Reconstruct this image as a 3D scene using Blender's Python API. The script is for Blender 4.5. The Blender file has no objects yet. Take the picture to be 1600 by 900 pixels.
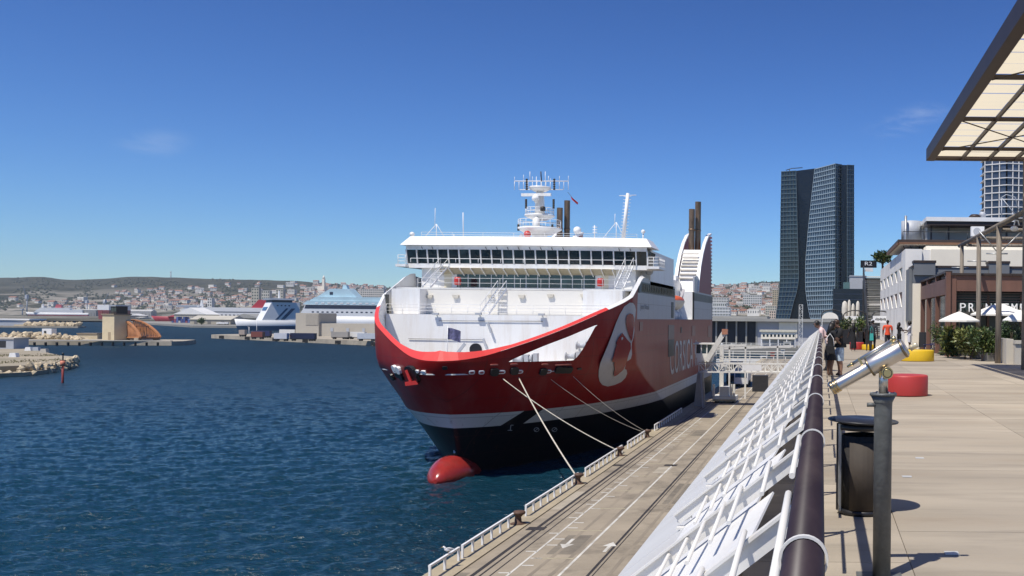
import bpy, bmesh, math, random
from mathutils import Vector, Matrix
from mathutils.geometry import delaunay_2d_cdt
random.seed(7)
SC = bpy.context.scene
COL = SC.collection
R = math.radians

# ------------------------------------------------------------------ camera
F = 1500.0            # focal length in pixels of a 1600 px wide frame
CX, CY = 1284.0, 500.0  # vanishing point of the quay, on the horizon
ROLL = R(0.55)
ZE = 14.2             # eye height above the water
ZQ = 2.6              # quay
ZP = 12.55            # promenade
cam = bpy.data.cameras.new('camera')
cam.sensor_width = 36.0
cam.lens = 36.0 * F / 1600.0
cam.shift_x = -(CX - 800.0) / 1600.0
cam.shift_y = (CY - 450.0) / 1600.0
cam.clip_start = 0.05
cam.clip_end = 60000
camo = bpy.data.objects.new('camera', cam)
COL.objects.link(camo)
camo.matrix_world = Matrix.Translation((0, 0, ZE)) @ Matrix.Rotation(R(90), 4, 'X') @ Matrix.Rotation(ROLL, 4, 'Z')
SC.camera = camo

# ------------------------------------------------------------------ sky and sun
SUN_EL = R(62)
SUN_H = Vector((-0.55, -0.835)).normalized()      # horizontal direction towards the sun
wd = bpy.data.worlds.new('World'); SC.world = wd
wd.use_nodes = True
nt = wd.node_tree; nt.nodes.clear()
out = nt.nodes.new('ShaderNodeOutputWorld')
bg = nt.nodes.new('ShaderNodeBackground')
sky = nt.nodes.new('ShaderNodeTexSky')
sky.sky_type = 'NISHITA'
sky.sun_disc = False
sky.sun_elevation = SUN_EL
sky.sun_rotation = math.atan2(SUN_H.x, SUN_H.y)
sky.altitude = 0
sky.air_density = 1.0
sky.dust_density = 0.0
sky.ozone_density = 5.0
bg.inputs['Strength'].default_value = 0.112
gm = nt.nodes.new('ShaderNodeGamma'); gm.inputs['Gamma'].default_value = 1.5
hsv = nt.nodes.new('ShaderNodeMixRGB'); hsv.blend_type = 'MULTIPLY'; hsv.inputs[0].default_value = 1.0; hsv.inputs[2].default_value = (0.59, 0.555, 0.43, 1)
tint = nt.nodes.new('ShaderNodeMixRGB'); tint.blend_type = 'MULTIPLY'; tint.inputs[0].default_value = 1.0; tint.inputs[2].default_value = (0.56, 0.69, 0.98, 1)
nt.links.new(sky.outputs['Color'], tint.inputs[1]); nt.links.new(tint.outputs['Color'], gm.inputs['Color']); nt.links.new(gm.outputs['Color'], hsv.inputs[1])
# a few thin cirrus wisps: stretched noise, kept to two small streaks of cloud
tc = nt.nodes.new('ShaderNodeTexCoord')
mp = nt.nodes.new('ShaderNodeMapping'); mp.inputs['Scale'].default_value = (9.0, 9.0, 26.0); mp.inputs['Rotation'].default_value = (0.0, 0.35, 0)
nz = nt.nodes.new('ShaderNodeTexNoise'); nz.inputs['Scale'].default_value = 1.6; nz.inputs['Detail'].default_value = 8; nz.inputs['Roughness'].default_value = 0.62
nz.inputs['Distortion'].default_value = 0.6
nt.links.new(tc.outputs['Generated'], mp.inputs['Vector']); nt.links.new(mp.outputs['Vector'], nz.inputs['Vector'])
rp = nt.nodes.new('ShaderNodeMapRange'); rp.inputs['From Min'].default_value = 0.42; rp.inputs['From Max'].default_value = 0.78
nt.links.new(nz.outputs['Fac'], rp.inputs['Value'])
acc = None
for (wpx, wpy, rx, rz_, amt) in ((235, 236, 0.036, 0.016, 0.30), (1418, 186, 0.060, 0.018, 0.38)):
    d0 = Vector(((wpx-CX)/F, 1.0, (CY-wpy)/F)).normalized()
    sb_ = nt.nodes.new('ShaderNodeVectorMath'); sb_.operation = 'SUBTRACT'; sb_.inputs[1].default_value = d0
    nt.links.new(tc.outputs['Generated'], sb_.inputs[0])
    rt = nt.nodes.new('ShaderNodeVectorRotate'); rt.rotation_type = 'Y_AXIS'; rt.inputs['Angle'].default_value = 0.25; nt.links.new(sb_.outputs['Vector'], rt.inputs['Vector'])
    sc_ = nt.nodes.new('ShaderNodeVectorMath'); sc_.operation = 'MULTIPLY'; sc_.inputs[1].default_value = (1/rx, 1/rx, 1/rz_)
    nt.links.new(rt.outputs['Vector'], sc_.inputs[0])
    ln = nt.nodes.new('ShaderNodeVectorMath'); ln.operation = 'LENGTH'; nt.links.new(sc_.outputs['Vector'], ln.inputs[0])
    mr_ = nt.nodes.new('ShaderNodeMapRange'); mr_.interpolation_type = 'SMOOTHSTEP'; mr_.inputs['From Min'].default_value = 1.0; mr_.inputs['From Max'].default_value = 0.1; mr_.inputs['To Max'].default_value = amt
    nt.links.new(ln.outputs['Value'], mr_.inputs['Value'])
    if acc is None: acc = mr_.outputs['Result']
    else:
        ad_ = nt.nodes.new('ShaderNodeMath'); ad_.operation = 'ADD'; nt.links.new(acc, ad_.inputs[0]); nt.links.new(mr_.outputs['Result'], ad_.inputs[1]); acc = ad_.outputs[0]
ml_ = nt.nodes.new('ShaderNodeMath'); ml_.operation = 'MULTIPLY'; nt.links.new(acc, ml_.inputs[0]); nt.links.new(rp.outputs['Result'], ml_.inputs[1])
mx = nt.nodes.new('ShaderNodeMixRGB'); mx.inputs[2].default_value = (6.8, 7.4, 8.2, 1)
nt.links.new(ml_.outputs[0], mx.inputs[0])
nt.links.new(hsv.outputs['Color'], mx.inputs[1]); nt.links.new(mx.outputs['Color'], bg.inputs['Color'])
nt.links.new(bg.outputs['Background'], out.inputs['Surface'])

sl = bpy.data.lights.new('sun', 'SUN'); sl.energy = 5.0; sl.angle = R(0.53); sl.color = (1.0, 0.945, 0.855)
slo = bpy.data.objects.new('sun', sl); COL.objects.link(slo)
sd = Vector((SUN_H.x * math.cos(SUN_EL), SUN_H.y * math.cos(SUN_EL), math.sin(SUN_EL)))
slo.rotation_euler = (-sd).to_track_quat('-Z', 'Y').to_euler()
slo.location = (-60, -60, 120)

SC.view_settings.view_transform = 'Standard'
SC.view_settings.look = 'None'
SC.view_settings.exposure = 0.0
SC.view_settings.gamma = 1.0
SC.cycles.max_bounces = 6
SC.cycles.diffuse_bounces = 3
SC.cycles.glossy_bounces = 3
SC.cycles.transmission_bounces = 3
SC.cycles.volume_bounces = 0
SC.cycles.use_denoising = True

# ------------------------------------------------------------------ pixel <-> place helpers
CA, SA = math.cos(ROLL), math.sin(ROLL)
def uv(px, py):
    dx, dy = px - CX, py - CY
    return dx * CA + dy * SA, -dx * SA + dy * CA
def W(px, py, Y):
    u, v = uv(px, py)
    return Vector((u * Y / F, Y, ZE - v * Y / F))
def G(px, py, z):
    u, v = uv(px, py)
    Y = (ZE - z) * F / v
    return Vector((u * Y / F, Y, z))

def pchip(tab):
    xs = [a for a, b in tab]; ys = [b for a, b in tab]; n = len(xs)
    h = [xs[i+1]-xs[i] for i in range(n-1)]; d = [(ys[i+1]-ys[i])/h[i] for i in range(n-1)]
    m = [0.0]*n; m[0] = d[0]; m[-1] = d[-1]
    for i in range(1, n-1):
        if d[i-1]*d[i] <= 0: m[i] = 0
        else:
            w1 = 2*h[i]+h[i-1]; w2 = h[i]+2*h[i-1]
            m[i] = (w1+w2)/(w1/d[i-1]+w2/d[i])
    def f(x):
        if x <= xs[0]: return ys[0]
        if x >= xs[-1]: return ys[-1]
        for i in range(n-1):
            if x <= xs[i+1]: break
        t = (x-xs[i])/h[i]
        return ((1+2*t)*(1-t)**2*ys[i] + t*(1-t)**2*h[i]*m[i] + t*t*(3-2*t)*ys[i+1] + t*t*(t-1)*h[i]*m[i+1])
    return f

# ------------------------------------------------------------------ mesh builder
class MB:
    def __init__(s):
        s.v = []; s.f = []; s.m = []; s.sm = []
    def add(s, vs, fs, mi=0, smooth=False):
        b = len(s.v); s.v.extend(Vector(p) for p in vs)
        for f in fs:
            s.f.append(tuple(b + i for i in f)); s.m.append(mi); s.sm.append(smooth)
        return s
    def box(s, a, b, mi=0):
        x0, x1 = sorted((a[0], b[0])); y0, y1 = sorted((a[1], b[1])); z0, z1 = sorted((a[2], b[2]))
        vs = [(x0,y0,z0),(x1,y0,z0),(x1,y1,z0),(x0,y1,z0),(x0,y0,z1),(x1,y0,z1),(x1,y1,z1),(x0,y1,z1)]
        return s.add(vs, [(0,3,2,1),(4,5,6,7),(0,1,5,4),(1,2,6,5),(2,3,7,6),(3,0,4,7)], mi)
    def cbox(s, c, d, mi=0):
        return s.box([c[i]-d[i]/2 for i in range(3)], [c[i]+d[i]/2 for i in range(3)], mi)
    def bar(s, a, b, w, h, mi=0, up=(0,0,1)):
        a = Vector(a); b = Vector(b); d = (b-a).normalized(); up = Vector(up)
        if abs(d.dot(up)) > 0.98: up = Vector((1,0,0))
        r = d.cross(up).normalized(); u = r.cross(d).normalized()
        vs = []
        for p in (a, b):
            for sx, sy in ((-1,-1),(1,-1),(1,1),(-1,1)):
                vs.append(p + r*(sx*w/2) + u*(sy*h/2))
        return s.add(vs, [(3,2,1,0),(4,5,6,7),(0,1,5,4),(1,2,6,5),(2,3,7,6),(3,0,4,7)], mi)
    def tube(s, pts, rad, n=8, mi=0, caps=True, smooth=True):
        pts = [Vector(p) for p in pts]
        rads = rad if isinstance(rad, (list, tuple)) else [rad]*len(pts)
        base = len(s.v); prev = None
        for i, p in enumerate(pts):
            if i == 0: d = pts[1]-pts[0]
            elif i == len(pts)-1: d = pts[-1]-pts[-2]
            else: d = (pts[i+1]-pts[i]).normalized() + (pts[i]-pts[i-1]).normalized()
            d.normalize()
            up = prev if prev is not None else (Vector((0,0,1)) if abs(d.z) < 0.9 else Vector((1,0,0)))
            r = d.cross(up)
            if r.length < 1e-6: r = d.cross(Vector((0,1,0)))
            r.normalize(); u = r.cross(d).normalized(); prev = u
            for k in range(n):
                a = 2*math.pi*k/n
                s.v.append(p + r*(math.cos(a)*rads[i]) + u*(math.sin(a)*rads[i]))
        for i in range(len(pts)-1):
            for k in range(n):
                a = base+i*n+k; b = base+i*n+(k+1) % n
                s.f.append((a, a+n, b+n, b)); s.m.append(mi); s.sm.append(smooth)
        if caps:
            s.f.append(tuple(base+k for k in range(n))); s.m.append(mi); s.sm.append(False)
            e = base+(len(pts)-1)*n
            s.f.append(tuple(e+k for k in reversed(range(n)))); s.m.append(mi); s.sm.append(False)
        return s
    def lathe(s, c, prof, n=24, mi=0, smooth=True, axis=None, caps=True):
        """prof: list of (radius, height) along +Z from c (or along axis)."""
        c = Vector(c)
        if axis is None: ex, ey, ez = Vector((1,0,0)), Vector((0,1,0)), Vector((0,0,1))
        else:
            ez = Vector(axis).normalized(); ex = ez.orthogonal().normalized(); ey = ez.cross(ex)
        base = len(s.v)
        for r, h in prof:
            for k in range(n):
                a = 2*math.pi*k/n
                s.v.append(c + ex*(math.cos(a)*r) + ey*(math.sin(a)*r) + ez*h)
        for i in range(len(prof)-1):
            for k in range(n):
                a = base+i*n+k; b = base+i*n+(k+1) % n
                s.f.append((a, b, b+n, a+n)); s.m.append(mi); s.sm.append(smooth)
        if caps:
            s.f.append(tuple(base+k for k in reversed(range(n)))); s.m.append(mi); s.sm.append(False)
            e = base+(len(prof)-1)*n
            s.f.append(tuple(e+k for k in range(n))); s.m.append(mi); s.sm.append(False)
        return s
    def prism(s, poly, ext, mi=0):
        """poly: list of 3D points (planar), ext: extrusion vector"""
        n = len(poly); e = Vector(ext); p = [Vector(q) for q in poly]
        fs = [tuple(reversed(range(n))), tuple(range(n, 2*n))]
        for k in range(n):
            fs.append((k, (k+1) % n, n+(k+1) % n, n+k))
        return s.add(p + [q+e for q in p], fs, mi)
    def ball(s, c, r, n=10, m=6, mi=0, sq=(1,1,1)):
        c = Vector(c)
        prof = []
        base = len(s.v)
        s.v.append(c + Vector((0,0,-r*sq[2])))
        for i in range(1, m):
            t = -math.pi/2 + math.pi*i/m
            for k in range(n):
                a = 2*math.pi*k/n
                s.v.append(c + Vector((math.cos(t)*math.cos(a)*r*sq[0], math.cos(t)*math.sin(a)*r*sq[1], math.sin(t)*r*sq[2])))
        s.v.append(c + Vector((0,0,r*sq[2]))); top = len(s.v)-1
        for k in range(n):
            s.f.append((base, base+1+(k+1) % n, base+1+k)); s.m.append(mi); s.sm.append(True)
        for i in range(m-2):
            for k in range(n):
                a = base+1+i*n+k; b = base+1+i*n+(k+1) % n
                s.f.append((a, b, b+n, a+n)); s.m.append(mi); s.sm.append(True)
        e = base+1+(m-2)*n
        for k in range(n):
            s.f.append((e+k, e+(k+1) % n, top)); s.m.append(mi); s.sm.append(True)
        return s
    def mesh(s, name, mats, off=None):
        me = bpy.data.meshes.new(name)
        vs = s.v if off is None else [p-off for p in s.v]
        me.from_pydata([tuple(p) for p in vs], [], s.f)
        for m in (mats if isinstance(mats, (list, tuple)) else [mats]): me.materials.append(m)
        me.polygons.foreach_set('material_index', s.m)
        me.polygons.foreach_set('use_smooth', s.sm)
        me.update()
        return me
    def build(s, name, mats, parent=None, local=False, fix=False):
        """coordinates are world ones unless local=True (then relative to the parent)"""
        off = None
        if parent is not None and not local: off = WL[parent.name]
        me = s.mesh(name, mats, off)
        if fix:
            bm = bmesh.new(); bm.from_mesh(me); bmesh.ops.recalc_face_normals(bm, faces=bm.faces); bm.to_mesh(me); bm.free()
        return link(name, me, parent)

WL = {}   # world location of things (their parts share it)
def link(name, me, parent=None):
    o = bpy.data.objects.new(name, me); COL.objects.link(o)
    o.parent = parent
    WL[o.name] = WL[parent.name] if parent is not None else Vector((0,0,0))
    return o
def tag(o, label=None, cat=None, group=None, kind=None):
    if label: o['label'] = label
    if cat: o['category'] = cat
    if group: o['group'] = group
    if kind: o['kind'] = kind
    return o
def thing(name, label, cat, loc=(0,0,0), rz=0.0, group=None):
    o = bpy.data.objects.new(name, None); COL.objects.link(o)
    o.empty_display_size = 0.2
    o.location = loc; o.rotation_euler = (0,0,rz)
    WL[o.name] = Vector(loc)
    return tag(o, label, cat, group)
KIDS = {}
def copy_tree(src, loc=None, rz=None, label=None, parent=None, scale=None):
    c = src.copy(); COL.objects.link(c)
    if parent is not None: c.parent = parent
    if loc is not None: c.location = loc
    if rz is not None: c.rotation_euler = (0,0,rz)
    if scale is not None: c.scale = scale
    if label: c['label'] = label
    for ch in src.children: copy_tree(ch, parent=c)
    return c
def single(mb, name, mats, label, cat, group=None, loc=None, fix=False):
    """a thing that is one mesh; origin at loc"""
    off = Vector(loc) if loc is not None else None
    me = mb.mesh(name, mats, off)
    if fix:
        bm = bmesh.new(); bm.from_mesh(me); bmesh.ops.recalc_face_normals(bm, faces=bm.faces); bm.to_mesh(me); bm.free()
    o = bpy.data.objects.new(name, me); COL.objects.link(o)
    if off is not None: o.location = off
    WL[o.name] = off or Vector((0,0,0))
    return tag(o, label, cat, group)

# ------------------------------------------------------------------ materials
MATS = {}
def M(name, col, rough=0.55, var=0.12, scale=1.5, bump=0.0, bscale=None, metal=0.0, spec=0.5, stretch=(1,1,1), dirt=None, dirt_amt=0.5, dscale=0.6, coat=0.0, rand=0.0, coord='Object', alpha=None):
    if name in MATS: return MATS[name]
    m = bpy.data.materials.new(name); m.use_nodes = True
    t = m.node_tree; b = t.nodes['Principled BSDF']
    b.inputs['Roughness'].default_value = rough
    b.inputs['Metallic'].default_value = metal
    b.inputs['Specular IOR Level'].default_value = spec
    if coat: b.inputs['Coat Weight'].default_value = coat; b.inputs['Coat Roughness'].default_value = 0.08
    tcn = t.nodes.new('ShaderNodeTexCoord')
    mpn = t.nodes.new('ShaderNodeMapping'); mpn.inputs['Scale'].default_value = stretch
    if coord == 'Generated_W':      # world position, so that copies of one mesh do not repeat
        geo = t.nodes.new('ShaderNodeNewGeometry'); t.links.new(geo.outputs['Position'], mpn.inputs['Vector'])
    else: t.links.new(tcn.outputs[coord], mpn.inputs['Vector'])
    n = t.nodes.new('ShaderNodeTexNoise'); n.inputs['Scale'].default_value = scale; n.inputs['Detail'].default_value = 5; n.inputs['Roughness'].default_value = 0.6
    t.links.new(mpn.outputs['Vector'], n.inputs['Vector'])
    r = t.nodes.new('ShaderNodeValToRGB')
    lo = [max(0, c*(1-var)) for c in col[:3]]; hi = [min(1, c*(1+var)) for c in col[:3]]
    r.color_ramp.elements[0].position = 0.3; r.color_ramp.elements[0].color = (*lo, 1)
    r.color_ramp.elements[1].position = 0.7; r.color_ramp.elements[1].color = (*hi, 1)
    t.links.new(n.outputs['Fac'], r.inputs['Fac'])
    colout = r.outputs['Color']
    if dirt is not None:
        n2 = t.nodes.new('ShaderNodeTexNoise'); n2.inputs['Scale'].default_value = dscale; n2.inputs['Detail'].default_value = 8; n2.inputs['Roughness'].default_value = 0.7
        t.links.new(mpn.outputs['Vector'], n2.inputs['Vector'])
        r2 = t.nodes.new('ShaderNodeValToRGB')
        r2.color_ramp.elements[0].position = 0.48; r2.color_ramp.elements[0].color = (0,0,0,1)
        r2.color_ramp.elements[1].position = 0.72; r2.color_ramp.elements[1].color = (dirt_amt,)*3+(1,)
        t.links.new(n2.outputs['Fac'], r2.inputs['Fac'])
        mxn = t.nodes.new('ShaderNodeMixRGB'); mxn.inputs[2].default_value = (*dirt, 1)
        t.links.new(r2.outputs['Color'], mxn.inputs[0]); t.links.new(colout, mxn.inputs[1])
        colout = mxn.outputs['Color']
    if rand:
        oi = t.nodes.new('ShaderNodeObjectInfo')
        mr = t.nodes.new('ShaderNodeMapRange'); mr.inputs['To Min'].default_value = 1-rand; mr.inputs['To Max'].default_value = 1+rand
        t.links.new(oi.outputs['Random'], mr.inputs['Value'])
        mm = t.nodes.new('ShaderNodeVectorMath'); mm.operation = 'SCALE'
        t.links.new(colout, mm.inputs[0]); t.links.new(mr.outputs['Result'], mm.inputs['Scale'])
        colout = mm.outputs['Vector']
    t.links.new(colout, b.inputs['Base Color'])
    if bump:
        nb = t.nodes.new('ShaderNodeTexNoise'); nb.inputs['Scale'].default_value = bscale or scale*6; nb.inputs['Detail'].default_value = 4
        t.links.new(mpn.outputs['Vector'], nb.inputs['Vector'])
        bp = t.nodes.new('ShaderNodeBump'); bp.inputs['Strength'].default_value = bump; bp.inputs['Distance'].default_value = 0.02
        t.links.new(nb.outputs['Fac'], bp.inputs['Height']); t.links.new(bp.outputs['Normal'], b.inputs['Normal'])
    MATS[name] = m
    return m

white = M('white_paint', (0.85, 0.845, 0.82), 0.4, 0.03, 0.3, dirt=(0.50,0.40,0.28), dirt_amt=0.34, dscale=1.1, stretch=(1,1,0.12))
white2 = M('white_metal', (0.80, 0.80, 0.79), 0.45, 0.03, 2.0, dirt=(0.45,0.42,0.38), dirt_amt=0.25, dscale=2.2)
cream = M('cream_paint', (0.76, 0.69, 0.52), 0.5, 0.05, 0.4)
greyp = M('grey_paint', (0.42, 0.44, 0.47), 0.5, 0.06, 0.5)
dark = M('dark_metal', (0.03, 0.03, 0.032), 0.5, 0.2, 2.0)
black = M('black_paint', (0.012, 0.012, 0.014), 0.45, 0.2, 2.0)
glassd = M('dark_glass', (0.02, 0.035, 0.04), 0.06, 0.5, 0.9, spec=0.8, rand=0.35)
steel = M('galvanised_steel', (0.40, 0.41, 0.41), 0.4, 0.15, 6.0, metal=0.6)
redp = M('red_paint', (0.50, 0.028, 0.022), 0.35, 0.08, 0.5)
coral = M('red_rim_sunlit', (0.72, 0.06, 0.05), 0.45, 0.05, 0.5)  # lighter than the hull red: sun on the rim put into the colour
rope = M('rope', (0.55, 0.50, 0.40), 0.8, 0.25, 8.0)
orangep = M('orange_paint', (0.70, 0.12, 0.03), 0.5, 0.08, 1.0)

# ================================================================== water
def water_mat():
    m = bpy.data.materials.new('sea_water'); m.use_nodes = True
    t = m.node_tree; b = t.nodes['Principled BSDF']
    b.inputs['Base Color'].default_value = (0.008, 0.036, 0.062, 1)
    b.inputs['Roughness'].default_value = 0.16
    b.inputs['Specular IOR Level'].default_value = 0.4
    b.inputs['IOR'].default_value = 1.33
    tcn = t.nodes.new('ShaderNodeTexCoord')
    mp1 = t.nodes.new('ShaderNodeMapping'); mp1.inputs['Rotation'].default_value = (0,0,0.5); mp1.inputs['Scale'].default_value = (0.55, 1.0, 1)
    t.links.new(tcn.outputs['Object'], mp1.inputs['Vector'])
    def nz(sc, det, ro):
        n = t.nodes.new('ShaderNodeTexNoise'); n.inputs['Scale'].default_value = sc; n.inputs['Detail'].default_value = det; n.inputs['Roughness'].default_value = ro
        t.links.new(mp1.outputs['Vector'], n.inputs['Vector']); return n
    a = nz(3.0, 4, 0.6); c = nz(0.25, 4, 0.6)
    ad = t.nodes.new('ShaderNodeMath'); ad.operation = 'MULTIPLY_ADD'; ad.inputs[1].default_value = 2.6
    t.links.new(c.outputs['Fac'], ad.inputs[0]); t.links.new(a.outputs['Fac'], ad.inputs[2])
    bp = t.nodes.new('ShaderNodeBump'); bp.inputs['Strength'].default_value = 1.0; bp.inputs['Distance'].default_value = 0.22
    sp_ = t.nodes.new('ShaderNodeSeparateXYZ'); t.links.new(tcn.outputs['Object'], sp_.inputs['Vector'])
    mr_ = t.nodes.new('ShaderNodeMapRange'); mr_.inputs['From Min'].default_value = 110; mr_.inputs['From Max'].default_value = 330; mr_.inputs['To Min'].default_value = 1.0; mr_.inputs['To Max'].default_value = 5.5
    t.links.new(sp_.outputs['Y'], mr_.inputs['Value'])      # choppier out in the open basin
    hm_ = t.nodes.new('ShaderNodeMath'); hm_.operation = 'MULTIPLY'; t.links.new(ad.outputs['Value'], hm_.inputs[0]); t.links.new(mr_.outputs['Result'], hm_.inputs[1])
    rg_ = t.nodes.new('ShaderNodeMapRange'); rg_.inputs['From Min'].default_value = 100; rg_.inputs['From Max'].default_value = 300; rg_.inputs['To Min'].default_value = 0.16; rg_.inputs['To Max'].default_value = 0.5
    t.links.new(sp_.outputs['Y'], rg_.inputs['Value']); t.links.new(rg_.outputs['Result'], b.inputs['Roughness'])      # waves too small to see from afar
    t.links.new(hm_.outputs['Value'], bp.inputs['Height']); t.links.new(bp.outputs['Normal'], b.inputs['Normal'])
    # patches of deeper and greener water
    d = nz(0.012, 4, 0.6)
    r = t.nodes.new('ShaderNodeValToRGB')
    r.color_ramp.elements[0].position = 0.35; r.color_ramp.elements[0].color = (0.004, 0.026, 0.044, 1)
    r.color_ramp.elements[1].position = 0.7; r.color_ramp.elements[1].color = (0.006, 0.038, 0.062, 1)
    t.links.new(d.outputs['Fac'], r.inputs['Fac']); t.links.new(r.outputs['Color'], b.inputs['Base Color'])
    return m
import numpy as np
def wave_sheet():
    """one water sheet: real wind waves near by, flat and far beyond"""
    rng = np.random.default_rng(5)
    Ys = F*ZE/np.linspace(F*ZE/47.0, F*ZE/500.0, 400); us_ = np.linspace(-1400, 0, 640)
    U, Yg = np.meshgrid(us_, Ys); X = U*Yg/F; Z = np.zeros_like(X)
    dep = np.gradient(Ys)[:, None]                       # row spacing on the water
    n = 80; lam = np.exp(rng.uniform(np.log(0.42), np.log(5.0), n))
    for l in lam:
        th = math.pi/2+0.30+rng.normal(0, 0.55); k = 2*math.pi/l; ph = rng.uniform(0, 6.28)
        st = 0.052*(1.0 if l < 1.5 else (0.75 if l < 2.4 else 0.45))
        wgt = np.clip((l-0.35*dep)/(0.5*dep), 0, 1)
        Z += wgt*(st/k)*np.sin(k*(X*math.cos(th)+Yg*math.sin(th))+ph)
    fade = np.minimum(1, np.minimum(np.linspace(0, 12, 640)[None, :], np.linspace(12, 0, 640)[None, :]*4))
    fade = fade*np.minimum(1, np.linspace(0, 25, 400)[:, None])*np.minimum(1, np.linspace(14, 0, 400)[:, None])
    Z *= fade
    r_, c_ = Z.shape
    V = np.stack([X, Yg, Z], -1).reshape(-1, 3)
    idx = np.arange(r_*c_).reshape(r_, c_)
    Q = np.stack([idx[:-1, :-1], idx[:-1, 1:], idx[1:, 1:], idx[1:, :-1]], -1).reshape(-1, 4)
    extra = np.array([(-9000,-200,0),(9000,-200,0),(9000,5200,0),(-9000,5200,0)], float)
    b = len(V); V = np.vstack([V, extra])
    n0, n1, f0, f1 = int(idx[0,0]), int(idx[0,-1]), int(idx[-1,0]), int(idx[-1,-1])
    ring_ = [(b, b+1, n1, n0), (b+1, b+2, f1, n1), (b+2, b+3, f0, f1), (b+3, b, n0, f0)]
    me = bpy.data.meshes.new('water')
    me.vertices.add(len(V)); me.vertices.foreach_set('co', V.ravel())
    F4 = np.vstack([Q, np.array(ring_)])
    me.loops.add(F4.size); me.loops.foreach_set('vertex_index', F4.ravel().astype(np.int32))
    me.polygons.add(len(F4)); me.polygons.foreach_set('loop_start', np.arange(0, F4.size, 4, dtype=np.int32))
    me.update(calc_edges=True); me.validate()
    me.polygons.foreach_set('use_smooth', [True]*(len(F4)-4)+[False]*4)
    me.materials.append(water_mat())
    return me
tag(link('water', wave_sheet()), kind='structure')
mb = MB().add([(-10400,-400,-6),(10400,-400,-6),(10400,7580,-6),(-10400,7580,-6)], [(0,1,2,3)])
tag(mb.build('sea_bed', M('sea_bed', (0.1,0.1,0.08), 0.9)), kind='structure')

# ================================================================== quay
concrete_q = M('quay_concrete', (0.315, 0.265, 0.195), 0.85, 0.14, 0.35, bump=0.25, bscale=6, dirt=(0.10,0.085,0.065), dirt_amt=0.8, dscale=0.30)
edge_q = M('quay_edge_concrete', (0.37, 0.31, 0.21), 0.85, 0.12, 0.8, bump=0.2, bscale=8, dirt=(0.22,0.19,0.14), dirt_amt=0.5, dscale=0.5)
line_w = M('road_paint_white', (0.62, 0.60, 0.54), 0.7, 0.2, 2.0, dirt=(0.27,0.235,0.18), dirt_amt=1.0, dscale=1.0)
line_y = M('road_paint_faded', (0.42, 0.37, 0.24), 0.7, 0.25, 2.0, dirt=(0.32,0.28,0.22), dirt_amt=0.8, dscale=1.2)
railm = M('rail_groove', (0.035, 0.03, 0.026), 0.6, 0.3, 2.0)
QX = -17.4
mb = MB()
mb.box((QX, -60, -6), (6, 285, ZQ))
quay = tag(mb.build('quay', concrete_q), kind='structure')
mb = MB(); mb.box((QX-0.25, -60, -5), (QX+1.1, 285, ZQ+0.06))
mb.build('coping', edge_q, quay)
for x, w in ((-15.55,0.20),(-15.2,0.10),(-14.75,0.07),(-10.42,0.14),(-10.2,0.06)):
    MB().box((x-w/2, -60, ZQ+0.003), (x+w/2, 284, ZQ+0.007)).build('crane_rail', railm, quay)
for x, w in ((-14.0,0.11),(-11.7,0.13)):
    MB().box((x-w/2, -60, ZQ+0.003), (x+w/2, 270, ZQ+0.008)).build('painted_line', line_w, quay)
tick = MB().box((0, -0.07, 0), (0.55, 0.07, 0.004)).mesh('tick', line_w)
y = 30.0
while y < 110:
    o = link('tick_mark', tick, quay); o.location = (-14.55 if int(y) % 2 else -13.9, y, ZQ+0.004)
    y += 1.35
bay = MB().box((0, -0.06, 0), (1.9, 0.06, 0.004)).mesh('bay', line_y)
for i in range(12):
    o = link('bay_line', bay, quay); o.location = (-13.75, 34+i*6.1, ZQ+0.004)
patchm = M('quay_patch', (0.20, 0.172, 0.13), 0.85, 0.2, 0.8, dirt=(0.11,0.095,0.075), dirt_amt=0.8, dscale=0.6); patchl = M('quay_patch_pale', (0.37, 0.325, 0.25), 0.85, 0.15, 0.8, dirt=(0.24,0.2,0.15), dirt_amt=0.7, dscale=0.5)
tyrem = M('tyre_mark', (0.235, 0.198, 0.148), 0.85, 0.25, 1.0, stretch=(1,0.2,1), dirt=(0.315,0.265,0.195), dirt_amt=0.95, dscale=0.9)
for x0_, y0_, w_, l_, mm_ in ((-13.4,47,1.3,4.2,patchm),(-16.5,58,0.9,6.0,patchl),(-12.6,72,1.1,3.0,patchl),(-9.9,60,1.2,7.5,patchm),(-13.2,95,1.4,5.0,patchm),(-16.6,40,0.8,3.5,patchm),(-9.7,84,1.0,4.0,patchl)):
    MB().box((x0_,y0_,ZQ+0.0005),(x0_+w_,y0_+l_,ZQ+0.0025)).build('ground_patch', mm_, quay)
for x0_, y0_, l_, dx_ in ((-13.3,36,30,0.35),(-12.3,38,34,0.3),(-12.9,70,30,-0.3),(-9.6,42,40,0.1),(-14.6,50,24,0.25)):
    mt_ = MB(); n_ = 10
    for i in range(n_):
        a_, b_ = i/n_, (i+1)/n_
        xa_, xb_ = x0_+dx_*math.sin(a_*2.4), x0_+dx_*math.sin(b_*2.4)
        mt_.add([(xa_,y0_+l_*a_,ZQ+0.0028),(xa_+0.2,y0_+l_*a_,ZQ+0.0028),(xb_+0.2,y0_+l_*b_,ZQ+0.0028),(xb_,y0_+l_*b_,ZQ+0.0028)], [(0,1,2,3)])
    mt_.build('tyre_mark', tyrem, quay)
def arrow(px, py, d):
    p = G(px, py, ZQ)
    m2 = MB()
    z0 = 0.004
    pts = [(-0.09,-1.0),(0.09,-1.0),(0.09,0.2),(0.36,0.2),(0,1.1),(-0.36,0.2),(-0.09,0.2)]
    vs = [(a*d, b*d, z0) for a, b in pts]
    m2.add(vs, [(0,1,2,6),(3,4,5)] )
    o = m2.build('painted_arrow', line_w, quay, local=True); o.location = (p.x, p.y, ZQ+0.004)
arrow(888, 849, -1); arrow(951, 855, 1); arrow(1119, 648, -1)
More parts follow.
